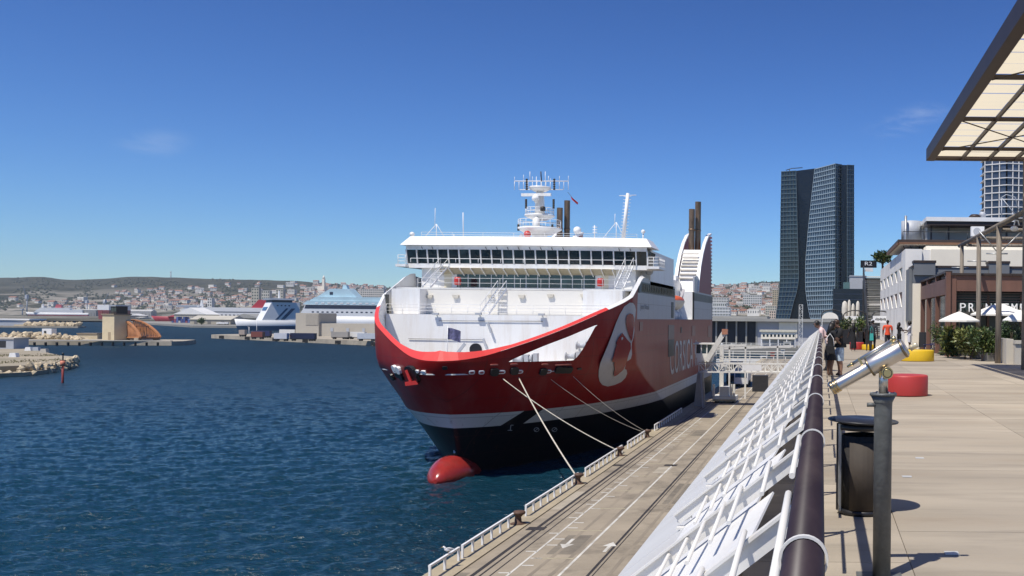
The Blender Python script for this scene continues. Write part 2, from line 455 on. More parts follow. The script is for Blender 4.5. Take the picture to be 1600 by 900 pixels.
for px, py in ((905,745),(962,727),(1048,727),(838,826)):
    p = G(px, py, ZQ); MB().box((p.x-0.5,p.y-0.4,ZQ+0.002),(p.x+0.5,p.y+0.4,ZQ+0.008)).build('manhole_cover', railm, quay)
# fenders on the quay face
rubber = M('rubber', (0.02,0.02,0.02), 0.8, 0.2, 2.0)
# low guard rail in sections along the quay edge
def quay_rail(y0, y1, lab):
    t = thing('quay_guard_rail', lab, 'guard rail', (QX+0.35, y0, ZQ+0.06), group='low white guard rails along the quay edge')
    n = max(1, round((y1-y0)/1.45)); h = 0.55; x = QX+0.35; z = ZQ+0.06
    MB().box((x-0.06, y0-0.05, z+h), (x+0.06, y1+0.05, z+h+0.1)).build('top_rail', white2, t)
    pm = None
    for i in range(n+1):
        yy = y0+(y1-y0)*i/n
        if pm is None:
            po = MB().box((x-0.05, yy-0.05, z), (x+0.05, yy+0.05, z+h)).build('post', white2, t); pm = po.data
        else:
            po = link('post', pm, t); po.location = (0, yy-y0, 0)
ends = [(655,908,701,878),(708,874,797,818),(812,808,892,754),(905,746,962,708),(973,702,1008,682),(1020,674,1066,646)]
labs = ['short low white guard rail at the bottom edge of the picture beside the gull',
        'long low white guard rail just before the nearest rusty bollard',
        'low white guard rail between the nearest bollard and the bollard with the thick rope',
        'low white guard rail between the two roped bollards below the ferry bow',
        'low white guard rail beyond the second roped bollard, partly in the hull shadow',
        'farthest low white guard rail on the quay edge, in the ferry shadow']
for (a, b, c, d), l in zip(ends, labs):
    quay_rail(G(a, b, ZQ).y, G(c, d, ZQ).y, l)
# bollards
rust = M('rusty_iron', (0.10, 0.055, 0.035), 0.75, 0.4, 6.0, bump=0.3, bscale=20)
BOL = []
for (px, py), l in (((804,820),'nearest rusty mooring bollard on the quay edge with no rope'),
                    ((899,757),'rusty mooring bollard holding the thick straight rope from the bow'),
                    ((966,713),'rusty mooring bollard holding the long slack rope beside the guard rail'),
                    ((1014,684),'farthest dark bollard at the edge of the ferry shadow, two thin ropes on it')):
    p = G(px, py, ZQ); p.x = QX+0.55; p.z = ZQ+0.06
    m2 = MB().lathe((0,0,0), [(0.34,0),(0.34,0.06),(0.2,0.10),(0.17,0.38),(0.22,0.5),(0.33,0.56),(0.35,0.64),(0.28,0.72),(0.1,0.75)], 16)
    for v in m2.v:
        if v.z > 0.45: v.x += 0.06
    t = thing('mooring_bollard', l, 'bollard', p, group='mooring bollards on the quay edge')
    m2.build('bollard_post', rust, t, local=True)
    MB().lathe((0,0,0.002), [(0.45,0),(0.45,0.03)], 8).build('base_plate', rust, t, local=True)
    BOL.append(p + Vector((0,0,0.36)))

# ================================================================== promenade
paving = M('paving_stone', (0.37, 0.32, 0.25), 0.8, 0.26, 1.6, bump=0.15, bscale=14, stretch=(0.3,1.5,1), dirt=(0.23,0.185,0.135), dirt_amt=0.85, dscale=0.8, rand=0.11, coord='Generated_W')
joint = M('paving_joint', (0.24, 0.205, 0.16), 0.9, 0.2, 2.0)
paving_far = M('paving_far', (0.355, 0.305, 0.235), 0.85, 0.14, 0.8, stretch=(0.25,1.2,1), dirt=(0.28,0.235,0.18), dirt_amt=0.5, dscale=0.4)
facade_b = M('terrace_wall', (0.45,0.43,0.4), 0.8, 0.1, 0.4)
mb = MB()
mb.box((-0.55, -8, ZP-0.6), (60, 130, ZP-0.02))
prom = tag(mb.build('promenade', joint), kind='structure')
mb = MB(); mb.box((0.6, -7, ZQ+0.004), (59, 129, ZP-0.604))
mb.build('terrace_wall', facade_b, prom)
MB().box((-0.5, 40.8, ZP-0.018), (59, 129, ZP-0.002)).build('far_paving', paving_far, prom)
DY = 1.55
xs = [-0.5, 0.62, 2.9, 5.2, 7.5, 9.8]
import itertools
for ci in range(len(xs)-1):
    w = xs[ci+1]-xs[ci]
    for half in ((False,),):
        me = MB().box((0.003, 0.003, -0.02), (w-0.003, DY-0.003, 0)).mesh('paving_slab', paving)
        y0 = 1.9 - (0.0 if ci == 0 else DY*((ci*0.37) % 1.0)); n = 0
        k = 0
        while y0+DY*(k+1) < 40.8:
            yy = y0+DY*k; k += 1
            # only slabs the photograph can see
            xr = xs[ci]
            if yy+DY < 3.9: 
                continue
            if xr > (yy+DY)*330/F: continue
            o = link('paving_slab', me, prom); o.location = (xs[ci], yy, ZP+random.uniform(-0.0015, 0.0015))
MB().box((-0.5,-7.9,ZP-0.018),(9.8,2.3,ZP-0.004)).build('near_paving', paving_far, prom)
MB().box((9.82,2.4,ZP-0.018),(59,40.7,ZP-0.004)).build('side_paving', paving_far, prom)
# small square floor lights
for px, py in ((1487,865),(1417,745),(1437,716)):
    p = G(px, py, ZP)
    MB().box((p.x-0.05,p.y-0.05,ZP+0.0015),(p.x+0.05,p.y+0.05,ZP+0.006)).build('floor_light', M('floor_light',(0.5,0.5,0.48),0.4), prom)

# ================================================================== balustrade with sloped white ribs
bal = thing('balustrade', 'white ribbed sloping balustrade with brown tubular handrail along the promenade edge', 'balustrade', (-0.03, 0, ZP))
tubeb = M('handrail_brown', (0.036, 0.024, 0.026), 0.30, 0.25, 9.0, stretch=(1,0.25,1), coat=0.25, dirt=(0.12,0.09,0.075), dirt_amt=0.35, dscale=5)
rodm = M('rod_white', (0.72, 0.70, 0.66), 0.5, 0.04, 2.0)
ribm = M('balustrade_white', (0.68, 0.665, 0.63), 0.5, 0.03, 2.0, dirt=(0.45,0.40,0.33), dirt_amt=0.4, dscale=2.6, stretch=(1,0.6,1))
platem = M('balustrade_plate', (0.55, 0.55, 0.54), 0.55, 0.04, 1.0, dirt=(0.5,0.47,0.42), dirt_amt=0.4, dscale=1.5)
HX, HZ, HR = -0.03, ZE-0.45, 0.040
Y1, Y2 = 1.05, 84.0
MB().tube([(HX,Y1,HZ),(HX,Y2,HZ)], HR, 20).build('handrail', tubeb, bal)
SP = 1.75; Y0 = 1.80
NR = int((Y2-Y0)/SP)+1
def slope_h(x, base=0.74): return base + 0.784*(-0.107-x)        # depth below the eye along the rib line
# meshes shared between the bays
ring = MB()
n = 20
for k in range(n):
    a0 = R(-35+ 250*k/n); a1 = R(-35+250*(k+1)/n)
    for (ra, rb) in (((HR+0.002), HR+0.007),):
        vs = []
        for a in (a0, a1):
            for r_ in (ra, rb):
                for yy in (-0.006, 0.006):
                    vs.append((math.cos(a)*r_, yy, math.sin(a)*r_))
        ring.add(vs, [(2,3,7,6),(0,2,6,4),(1,5,7,3)])
ring_me = ring.mesh('strap_ring', ribm)
T = Vector((-0.107, 0, -0.74)); H = Vector((-1.045, 0, -1.475)); d = (H-T).normalized()
rb = MB()
up_n = Vector((-0.784,0,1)).normalized()
rb.bar(T - d*0.05+up_n*0.036, H+up_n*0.036, 0.050, 0.012, up=(0,0,1)); rb.bar(T - d*0.05-up_n*0.006, H-up_n*0.006, 0.012, 0.072, up=(0,0,1))
rib_me = rb.mesh('rib', ribm)
hk = MB()
hk.bar(H + Vector((0,0.02,-0.02)), H + Vector((0.10,0.02,0.02)), 0.05, 0.02)
hk.bar(H + Vector((0.0,-0.02,-0.055)), H + Vector((0.16,-0.02,-0.055)), 0.08, 0.016)
hook_me = hk.mesh('rib_foot', ribm)
pst = MB(); pst.bar((-0.04,0,-0.48), (-0.09,0,-0.78), 0.022, 0.03); pst.bar((-0.085,0,-0.76), (-0.22,0,-1.62), 0.022, 0.03); pst.box((-0.30,-0.06,-1.645),(-0.14,0.06,-1.60))
post_me = pst.mesh('post', dark)
off = 0.088
def pl(x, y): return (x, y, -slope_h(x, 0.74+off))
pm = MB()
vs = [pl(-0.36, 0.0), pl(-0.26, SP-0.01), pl(-0.98, SP-0.01), pl(-0.98, 0.0)]
nrm = Vector((-0.784,0,1)).normalized()*(-0.012)
pm.prism(vs, nrm)
plate_me = pm.mesh('slope_plate', M('plate_white', (0.72,0.715,0.70), 0.5, 0.03, 1.5, dirt=(0.5,0.46,0.4), dirt_amt=0.35, dscale=2.5))
sm_ = MB(); sm_.prism([pl(-0.982, 0.0), pl(-0.982, SP-0.01), pl(-1.5, SP-0.01), pl(-1.5, 0.0)], nrm); skirt_me = sm_.mesh('slope_skirt', platem)
XR = [-0.118,-0.28,-0.436,-0.53,-0.636,-0.73,-0.83]; HRD = [0.647,0.79,0.93,1.02,1.116,1.21,1.30]
rod_me = MB().tube([(0,-0.72,-0.05),(0,0.0,0),(0,0.010,0),(0,0.015,0)], [0.0115,0.0115,0.009,0.003], 8).mesh('rod', rodm)
rod_long = MB().tube([(0,-1.25,-0.02),(0,0.0,0),(0,0.010,0),(0,0.015,0)], [0.0135,0.0135,0.010,0.003], 8).mesh('rod', rodm)
arm = MB()
arm.bar((0,0,0),(0.012,0.30,-0.075), 0.012, 0.03)
arm_me = arm.mesh('rod_bracket', ribm)
for k in range(NR):
    y = Y0+SP*k
    def put(nm, me, loc, jit=0.0):
        o = link(nm, me, bal); o.location = Vector(loc)-WL[bal.name]
        if jit: o.rotation_euler = (random.uniform(-jit,jit), random.uniform(-jit,jit), random.uniform(-jit,jit))
        return o
    put('strap_ring', ring_me, (HX, y, HZ))
    put('rib', rib_me, (0, y, ZE), 0.003)
    put('rib_foot', hook_me, (0, y, ZE))
    put('post', post_me, (0, y, ZE))
    put('slope_plate', plate_me, (0, y+0.005, ZE)); put('slope_skirt', skirt_me, (0, y+0.005, ZE))
    if k < 33:
        for x, hr_ in zip(XR, HRD):
            put('rod', rod_long if x > -0.2 else rod_me, (x, y+0.02, ZE-hr_), 0.006)

# ================================================================== the big red and white ferry
XC = -32.4
fer = thing('ferry', 'large red and white ferry moored along the quay, bow towards the promenade', 'ferry', (XC, 80, 0))
fer_s = pchip([(-3,88),(0,86.6),(4.3,84.9),(5.6,84.0),(8,82.3),(10.4,81.0),(20,80.6)])
fer_L = pchip([(-3,55),(0,45),(5.6,29),(8,22.5),(10.4,18.6),(20,18.2)])
g0 = pchip([(0,0),(0.03,0.07),(0.13,0.27),(0.3,0.53),(0.52,0.75),(0.8,0.94),(1,1)])
g1 = pchip([(0,0),(0.02,0.10),(0.06,0.24),(0.145,0.41),(0.27,0.57),(0.466,0.76),(0.707,0.90),(0.85,0.96),(1,1)])
g2 = pchip([(0,0),(0.012,0.07),(0.04,0.145),(0.12,0.275),(0.21,0.40),(0.34,0.56),(0.47,0.71),(0.69,0.855),(0.86,0.94),(1,1)])
BM = 12.9
def gq(q, z):
    q = max(0.0, min(1.0, q))
    if z <= 0: return g0(q)
    if z <= 5.6:
        t = z/5.6; return g0(q)*(1-t)+g1(q)*t
    if z <= 10.4:
        t = (z-5.6)/4.8; return g1(q)*(1-t)+g2(q)*t
    return g2(q)
def hull_b(y, z):
    return BM*gq((y-fer_s(z))/fer_L(z), z)
YST = 171.0
def hull_pt(q, z, side=1):
    if q <= 1: y = fer_s(z)+q*fer_L(z)
    else:
        y1 = fer_s(z)+fer_L(z); y = y1+(YST-y1)*(q-1)
    return Vector((XC+side*BM*gq(q, z), y, z))
rimZ = pchip([(80,10.35),(81,10.4),(82.6,10.7),(84.7,11.5),(87,12.4),(89.3,13.4),(91.5,14.15),(93,14.6),(95,15.15),(97.5,15.85),(100,16.75),(102.5,17.75),(104.8,18.6),(107,18.7),(109,18.4),(171,18.4)])
HL = pchip([(84.5,10.25),(86,10.22),(89.7,10.2),(90.4,10.7),(91.4,12.0),(92.5,13.45)])
HU = pchip([(84.5,10.28),(86,11.05),(87.5,11.75),(89.7,12.65),(91.4,13.2),(92.5,13.5)])
def yq(q, z): return hull_pt(q, z).y
def fixed(q, fn):
    z = 11.0
    for _ in range(8): z = fn(yq(q, z))
    return z
qs = [0,0.006,0.015,0.03,0.05,0.08,0.11,0.14]+[0.17+0.02*i for i in range(42)]
QA = [1+ (i/24.0) for i in range(1, 25)]
def qof(Y, z):
    y1 = fer_s(z)+fer_L(z); return 1+(Y-y1)/(YST-y1)
YR0, YR1 = 127.5, 146.5      # lifeboat recess
stations = sorted(set([q for q in qs if q < 1]+[1.0]+QA+[qof(100.2,16), qof(101.4,16), qof(102.6,16), qof(103.8,16), qof(105,16), qof(106.2,16), qof(109,16)]+[qof(YR0,16), qof(YR1,16)]))
def column(q, side):
    zt = fixed(q, rimZ)
    yy = yq(q, 13)
    if yy < 84.5: zl = zu = 10.25
    elif yy > 92.5:
        t = min(1, (yy-92.5)/4); zl = zu = 13.47*(1-t)+14.1*t
    else:
        zl = fixed(q, HL); zu = fixed(q, HU)
        if zu-zl < 0.05: zu = zl
    zs = [-2.5,-1,0,1.5,3,4.3,5.0,5.6,6.5,7.5,8.5,9.4,zl,zu,zu+(zt-zu)*0.5,zt]
    return [hull_pt(q, z, side) for z in zs], zs, (zu-zl > 0.05), yy
hullm = bpy.data.materials.new('hull_paint'); hullm.use_nodes = True
def hull_shader(m):
    t = m.node_tree; b = t.nodes['Principled BSDF']
    b.inputs['Roughness'].default_value = 0.33
    b.inputs['Specular IOR Level'].default_value = 0.14
    tcn = t.nodes.new('ShaderNodeTexCoord'); sep = t.nodes.new('ShaderNodeSeparateXYZ')
    t.links.new(tcn.outputs['Object'], sep.inputs['Vector'])
    def gt(sock, val):
        n = t.nodes.new('ShaderNodeMath'); n.operation = 'GREATER_THAN'; n.inputs[1].default_value = val
        t.links.new(sock, n.inputs[0]); return n.outputs[0]
    def mul(a, c):
        n = t.nodes.new('ShaderNodeMath'); n.operation = 'MULTIPLY'; t.links.new(a, n.inputs[0]); t.links.new(c, n.inputs[1]); return n.outputs[0]
    def inv(a):
        n = t.nodes.new('ShaderNodeMath'); n.operation = 'SUBTRACT'; n.inputs[0].default_value = 1; t.links.new(a, n.inputs[1]); return n.outputs[0]
    def mix(f, a, col):
        n = t.nodes.new('ShaderNodeMixRGB'); t.links.new(f, n.inputs[0])
        if isinstance(a, tuple): n.inputs[1].default_value = (*a, 1)
        else: t.links.new(a, n.inputs[1])
        n.inputs[2].default_value = (*col, 1); return n.outputs['Color']
    Z, Yl = sep.outputs['Z'], sep.outputs['Y']
    # slanted front of the white upper panel
    lim = t.nodes.new('ShaderNodeMath'); lim.operation = 'MULTIPLY_ADD'; lim.inputs[1].default_value = -0.12
    t.links.new(Z, lim.inputs[0]); t.links.new(Yl, lim.inputs[2])
    aft = gt(lim.outputs[0], 19.6)
    c = mix(mul(aft, gt(Z, 14.1)), (0.25, 0.010, 0.010), (0.44, 0.45, 0.48))
    band = mul(mul(gt(Z, 16.95), inv(gt(Z, 18.15))), aft)
    c = mix(band, c, (0.07, 0.075, 0.09))
    c = mix(inv(gt(Z, 5.6)), c, (0.58, 0.58, 0.56))
    # black slanting gap in the white band
    s1 = t.nodes.new('ShaderNodeMath'); s1.operation = 'MULTIPLY_ADD'; s1.inputs[1].default_value = -0.55; t.links.new(Z, s1.inputs[0]); t.links.new(Yl, s1.inputs[2])
    gap = mul(mul(gt(s1.outputs[0], 5.0), inv(gt(s1.outputs[0], 6.9))), gt(sep.outputs['X'], 0.0))
    c = mix(mul(gap, inv(gt(Z, 5.6))), c, (0.010, 0.010, 0.012))
    c = mix(inv(gt(Z, 4.3)), c, (0.008, 0.009, 0.012))
    # weathering: faded, streaked plating
    mp = t.nodes.new('ShaderNodeMapping'); mp.inputs['Scale'].default_value = (1, 1.0, 0.3); t.links.new(tcn.outputs['Object'], mp.inputs['Vector'])
    nz = t.nodes.new('ShaderNodeTexNoise'); nz.inputs['Scale'].default_value = 0.45; nz.inputs['Detail'].default_value = 8; nz.inputs['Roughness'].default_value = 0.65
    t.links.new(mp.outputs['Vector'], nz.inputs['Vector'])
    r = t.nodes.new('ShaderNodeValToRGB'); r.color_ramp.elements[0].position = 0.46; r.color_ramp.elements[0].color = (0,0,0,1)
    r.color_ramp.elements[1].position = 0.85; r.color_ramp.elements[1].color = (0.16,0.16,0.16,1)
    t.links.new(nz.outputs['Fac'], r.inputs['Fac'])
    n = t.nodes.new('ShaderNodeMixRGB'); n.inputs[2].default_value = (0.42, 0.30, 0.25, 1)
    fac = mul(r.outputs['Color'], gt(Z, 4.3))
    t.links.new(fac, n.inputs[0]); t.links.new(c, n.inputs[1])
    t.links.new(n.outputs['Color'], b.inputs['Base Color'])
    # plate seams and rust runs
    def seam(sock, period, width):
        d_ = t.nodes.new('ShaderNodeMath'); d_.operation = 'DIVIDE'; d_.inputs[1].default_value = period; t.links.new(sock, d_.inputs[0])
        f_ = t.nodes.new('ShaderNodeMath'); f_.operation = 'FRACT'; t.links.new(d_.outputs[0], f_.inputs[0])
        l_ = t.nodes.new('ShaderNodeMath'); l_.operation = 'LESS_THAN'; l_.inputs[1].default_value = width; t.links.new(f_.outputs[0], l_.inputs[0]); return l_.outputs[0]
    mxs = t.nodes.new('ShaderNodeMath'); mxs.operation = 'MAXIMUM'; t.links.new(seam(Yl, 3.1, 0.022), mxs.inputs[0]); t.links.new(seam(Z, 1.75, 0.03), mxs.inputs[1])
    ms_ = t.nodes.new('ShaderNodeMath'); ms_.operation = 'MULTIPLY'; ms_.inputs[1].default_value = 0.42; t.links.new(mxs.outputs[0], ms_.inputs[0])
    n3 = t.nodes.new('ShaderNodeMixRGB'); n3.inputs[2].default_value = (0.05, 0.02, 0.02, 1); t.links.new(ms_.outputs[0], n3.inputs[0]); t.links.new(n.outputs['Color'], n3.inputs[1])
    mp2 = t.nodes.new('ShaderNodeMapping'); mp2.inputs['Scale'].default_value = (1.0, 1.0, 0.07); t.links.new(tcn.outputs['Object'], mp2.inputs['Vector'])
    nr_ = t.nodes.new('ShaderNodeTexNoise'); nr_.inputs['Scale'].default_value = 2.2; nr_.inputs['Detail'].default_value = 6; nr_.inputs['Roughness'].default_value = 0.7; t.links.new(mp2.outputs['Vector'], nr_.inputs['Vector'])
    rr2 = t.nodes.new('ShaderNodeValToRGB'); rr2.color_ramp.elements[0].position = 0.60; rr2.color_ramp.elements[0].color = (0,0,0,1); rr2.color_ramp.elements[1].position = 0.78; rr2.color_ramp.elements[1].color = (0.7,0.7,0.7,1)
    t.links.new(nr_.outputs['Fac'], rr2.inputs['Fac'])
    n4 = t.nodes.new('ShaderNodeMixRGB'); n4.inputs[2].default_value = (0.12, 0.045, 0.025, 1); t.links.new(rr2.outputs['Color'], n4.inputs[0]); t.links.new(n3.outputs['Color'], n4.inputs[1])
    t.links.new(n4.outputs['Color'], b.inputs['Base Color'])
    # faint dents between frames
    wv = t.nodes.new('ShaderNodeTexNoise'); wv.inputs['Scale'].default_value = 0.8; wv.inputs['Detail'].default_value = 2
    t.links.new(tcn.outputs['Object'], wv.inputs['Vector'])
    bp = t.nodes.new('ShaderNodeBump'); bp.inputs['Strength'].default_value = 0.12; bp.inputs['Distance'].default_value = 0.1
    t.links.new(wv.outputs['Fac'], bp.inputs['Height']); t.links.new(bp.outputs['Normal'], b.inputs['Normal'])
hull_shader(hullm)
mb = MB()
for side in (1, -1):
    cols = [column(q, side) for q in stations]
    base = len(mb.v); nr = 16
    for c in cols: mb.v.extend(c[0])
    for i in range(len(cols)-1):
        for j in range(nr-1):
            zl0, zl1 = cols[i][1], cols[i+1][1]
            if j == 12:
                if side > 0 and (cols[i][2] or cols[i+1][2]): continue
                if not (cols[i][2] or cols[i+1][2]): continue
            ymid = (cols[i][3]+cols[i+1][3])/2
            if j >= 13 and YR0 < ymid < YR1: continue
            a, b_ = base+i*nr+j, base+(i+1)*nr+j
            f = (a, b_, b_+1, a+1) if side > 0 else (a, a+1, b_+1, b_)
            mb.f.append(f); mb.m.append(0); mb.sm.append(True)
# transom
e1 = (len(stations)-1)*16; tot = len(stations)*16
for j in range(15):
    a = e1+j; b_ = tot+e1+j
    mb.f.append((a, b_, b_+1, a+1)); mb.m.append(0); mb.sm.append(False)
hull_me = mb.mesh('hull', hullm, WL[fer.name])
bm = bmesh.new(); bm.from_mesh(hull_me); bmesh.ops.remove_doubles(bm, verts=bm.verts, dist=0.002); bmesh.ops.dissolve_degenerate(bm, edges=bm.edges, dist=0.001)
bmesh.ops.recalc_face_normals(bm, faces=bm.faces); bm.to_mesh(hull_me); bm.free()
for p in hull_me.polygons: p.use_smooth = True
hull = link('hull', hull_me, fer)

# rim: sloping top of the bulwark, red lightened as if sunlit at the bow, white further up
rim = MB(); inner = MB()
def rim_at(q, side):
    z = fixed(q, rimZ); p = hull_pt(q, z, side)
    q2, q1 = q+0.01, max(0, q-0.01)
    a, b_ = hull_pt(q1, z, side), hull_pt(q2, z, side)
    tn = (b_-a); tn.z = 0; tn.normalize()
    nin = Vector((-tn.y, tn.x, 0))*side      # inward
    if q == 0: nin = Vector((0,1,0))
    k_ = max(0, 1-abs(p.x-XC)/5.2)
    wd_ = 0.36+0.2*k_
    hh = 0.22+0.68*k_
    if p.z > 14.9: hh = 0.22
    return p, p+nin*wd_+Vector((0,0,hh))
prev = None
QRIM = qof(106.3,16)
seq = [(q, -1) for q in reversed([s for s in stations if s <= QRIM])]+[(q, 1) for q in stations if 0 < q <= QRIM]
for q, side in seq:
    o, i_ = rim_at(q, side)
    if q < 0.02: i_.x = XC+(i_.x-XC)*0.6
    o = o+Vector((0,0,0.015))
    hb_ = hull_pt(q, 9.35, side)
    bx_ = XC+side*max(0.0, min(abs(i_.x-XC), abs(hb_.x-XC)-0.45))
    cur = (o, i_, Vector((bx_, max(i_.y, hb_.y+0.3) if q < 0.2 else max(i_.y, hb_.y), 9.3)), (o.z > 14.95))
    if prev:
        mi = 1 if (cur[3] and prev[3]) else 0
        rim.add([prev[0], cur[0], cur[1], prev[1]], [(0,1,2,3)], mi, True)
        ym_ = (prev[0].y+cur[0].y)/2
        if not (side > 0 and 84.0 < ym_ < 93.0): inner.add([prev[1], cur[1], cur[2], prev[2]], [(0,1,2,3)], 0, True)
    prev = cur
rim.build('bulwark_rim', [coral, white], hull, fix=False)
inner.build('bulwark_inside', white, hull)
deckm = M('deck_paint', (0.62,0.62,0.60), 0.7, 0.08, 0.5)
mb = MB()
poly = [hull_pt(q, 11, 1) for q in stations if 0.02 < q <= 0.9]
poly = [Vector((p.x-0.5, p.y+0.1, 9.3)) for p in poly]
pl2 = [Vector((2*XC-p.x, p.y, 9.3)) for p in poly]
mb.prism(poly+list(reversed(pl2)), (0,0,-0.1)); mb.build('fore_deck', deckm, fer)

# ---- bulb
bulbm = M('bulb_red', (0.30, 0.026, 0.022), 0.25, 0.15, 1.5, dirt=(0.2,0.05,0.04), dirt_amt=0.5, dscale=1.0)
mb = MB()
prof = []
for i in range(15):
    t = i/14.0
    r_ = 1.95*math.sin(min(1, t*2.2+0.02)*math.pi/2)**0.7 if t < 0.45 else 1.95*(1-0.5*(t-0.45))
    prof.append((max(0.02, r_), 9.0*t))
mb.lathe((XC-0.45, 81.9, 0.05), prof, 24, axis=(0,1,0.0))
for v in mb.v: v.z = v.z-0.05*(v.y-82.6)
mb.build('bulbous_bow', bulbm, fer, fix=True)

# ---- pixel -> hull surface
def hull_hit(px, py, side=1, out=0.03):
    u, v = uv(px, py); lo, hi = 80.0, 171.0; best = None
    def fn(Y):
        z = ZE-v*Y/F; return (u*Y/F) - (XC+side*hull_b(Y, z))
    Y = 80.0; prevf = None
    while Y < 171:
        if ZE-v*Y/F < -2: break
        q = fn(Y)
        if prevf is not None and (prevf > 0) != (q > 0):
            a, b_ = Y-0.1337, Y
            for _ in range(24):
                m_ = (a+b_)/2
                if (fn(m_) > 0) == (prevf > 0): a = m_
                else: b_ = m_
            best = (a+b_)/2; break
        prevf = q; Y += 0.1337
    if best is None: return None
    z = ZE-v*best/F; p = Vector((u*best/F, best, z)); e = 0.1
    s0 = fer_s(z); b0 = hull_b(best, z); q0 = (best-s0)/fer_L(z); dq = 0.012
    pa, pb2 = hull_pt(max(0.0, q0-dq), z, side), hull_pt(q0+dq, z, side)
    pc, pd = hull_pt(q0, z-e, side), hull_pt(q0, z+e, side)
    n = (pb2-pa).cross(pd-pc).normalized()
    if n.x*side < 0: n = -n
    return p+n*out, n
emblem_m = M('emblem_paint', (0.46, 0.44, 0.42), 0.45, 0.08, 0.8)
def decal(poly, name, m, parent, step=6, side=1, out=0.03):
    pts = [Vector((a, b_)) for a, b_ in poly]
    xs_ = [p[0] for p in pts]; ys_ = [p[1] for p in pts]
    # densify outline
    dense = []
    for i in range(len(pts)):
        a, b_ = pts[i], pts[(i+1) % len(pts)]; k = max(1, int((b_-a).length/step))
        dense += [a.lerp(b_, j/k) for j in range(k)]
    ed = [(i, (i+1) % len(dense)) for i in range(len(dense))]
    grid = []
    x = min(xs_)+step/2
    while x < max(xs_):
        y = min(ys_)+step/2
        while y < max(ys_):
            grid.append(Vector((x, y))); y += step
        x += step
    r_ = delaunay_2d_cdt(dense+grid, ed, [list(range(len(dense)))], 1, 1e-5)
    vs = []
    for p in r_[0]:
        h = hull_hit(p[0], p[1], side, out)
        vs.append(h[0] if h else Vector((0,0,0)))
    # keep only triangles inside the outline
    def inside(p):
        c = False; n = len(pts); j = n-1
        for i in range(n):
            if (pts[i][1] > p[1]) != (pts[j][1] > p[1]) and p[0] < (pts[j][0]-pts[i][0])*(p[1]-pts[i][1])/(pts[j][1]-pts[i][1])+pts[i][0]: c = not c
            j = i
        return c
    fs = []
    for f in r_[2]:
        c = sum((r_[0][i] for i in f), Vector((0,0)))/len(f)
        if inside(c): fs.append(tuple(f))
    used = sorted({i for f in fs for i in f}); mp_ = {u_: k for k, u_ in enumerate(used)}
    m2 = MB().add([vs[i] for i in used], [tuple(mp_[i] for i in f) for f in fs], 0, True)
    return m2.build(name, m, parent, fix=True)
# head emblem: pale ring of hair and band round a red profile (pixels of the photograph -> hull plating)
Z4 = lambda pts: [(830+a/4.5, 400+b_/4.5) for a, b_ in pts]
outer = Z4([(690,328),(712,330),(726,348),(733,380),(728,425),(722,470),(722,530),(716,575),(705,610),(703,640),(706,690),(698,722),(680,735),(668,738),(664,760),(655,790),(668,800),(672,825),(660,855),(632,884),(585,905),(535,916),(498,905),(478,880),(471,845),(472,800),(484,750),(505,700),(535,630),(562,560),(590,480),(620,410),(652,355)])
decal(outer, 'head_emblem', emblem_m, hull, 3, out=0.05)
redd = M('emblem_red', (0.25, 0.010, 0.010), 0.25, 0.1, 0.45)
face = Z4([(632,540),(645,560),(668,590),(690,612),(692,650),(680,680),(672,705),(662,745),(640,795),(600,830),(576,842),(572,820),(580,790),(574,760),(576,742),(562,742),(560,728),(570,700),(575,680),(582,650),(592,628),(588,610),(608,570)])
decal(face, 'emblem_face', redd, hull, 3, out=0.16)
knot = Z4([(688,404),(708,410),(718,440),(716,490),(710,540),(705,580),(697,600),(682,560),(668,520),(660,480),(660,440),(668,415)])
decal(knot, 'emblem_knot', redd, hull, 4, out=0.12)
eye = Z4([(622,575),(634,568),(636,582),(626,592)])
decal(eye, 'emblem_eye', emblem_m, hull, 3, out=0.18)

# ---- lettering
def text_mesh(s, size, sx=1.0, extrude=0.0, space=1.0):
    cu = bpy.data.curves.new('lettering', 'FONT'); cu.body = s; cu.size = size; cu.extrude = extrude; cu.space_character = space
    o = bpy.data.objects.new('lettering', cu); COL.objects.link(o)
    bpy.context.view_layer.update()
    dg = bpy.context.evaluated_depsgraph_get()
    me = bpy.data.meshes.new_from_object(o.evaluated_get(dg))
    bpy.data.objects.remove(o); bpy.data.curves.remove(cu)
    for v in me.vertices: v.co.x *= sx
    return me
def place_text(s, origin, right, up, height, width=None, mat=None, name='lettering', parent=None, extrude=0.0, space=1.0):
    me = text_mesh(s, 1.0, extrude=extrude/height if height else 0, space=space)
    xs_ = [v.co.x for v in me.vertices]; ys_ = [v.co.y for v in me.vertices]
    w = max(xs_)-min(xs_); h = max(ys_)-min(ys_)
    ky = height/h; kx = (width/w) if width else ky
    x0, y0 = min(xs_), min(ys_)
    right = Vector(right).normalized(); up = Vector(up).normalized(); nn = right.cross(up)
    off = WL[parent.name] if parent is not None else Vector((0,0,0))
    for v in me.vertices:
        c = v.co; v.co = Vector(origin)-off + right*((c.x-x0)*kx) + up*((c.y-y0)*ky) + nn*(c.z*ky)
    me.materials.clear(); me.materials.append(mat)
    return link(name, me, parent)
XS = XC+BM
lett = M('hull_lettering', (0.52, 0.51, 0.50), 0.45, 0.06, 0.8)
place_text('CORSICA', (XS+0.04, 123.6, 6.9), (0,1,0), (0,0,1), 4.3, 22.0, lett, 'lettering', hull)
place_text('linea', (XS+0.04, 148.5, 6.9), (0,1,0), (0,0,1), 4.0, 14.0, lett, 'lettering', hull)
place_text('Jean Nicoli', (XS+0.03, 103.0, 15.0), (0,1,0), (0,0,1), 0.75, 5.2, M('name_paint', (0.10,0.10,0.13), 0.5), 'name_lettering', hull)

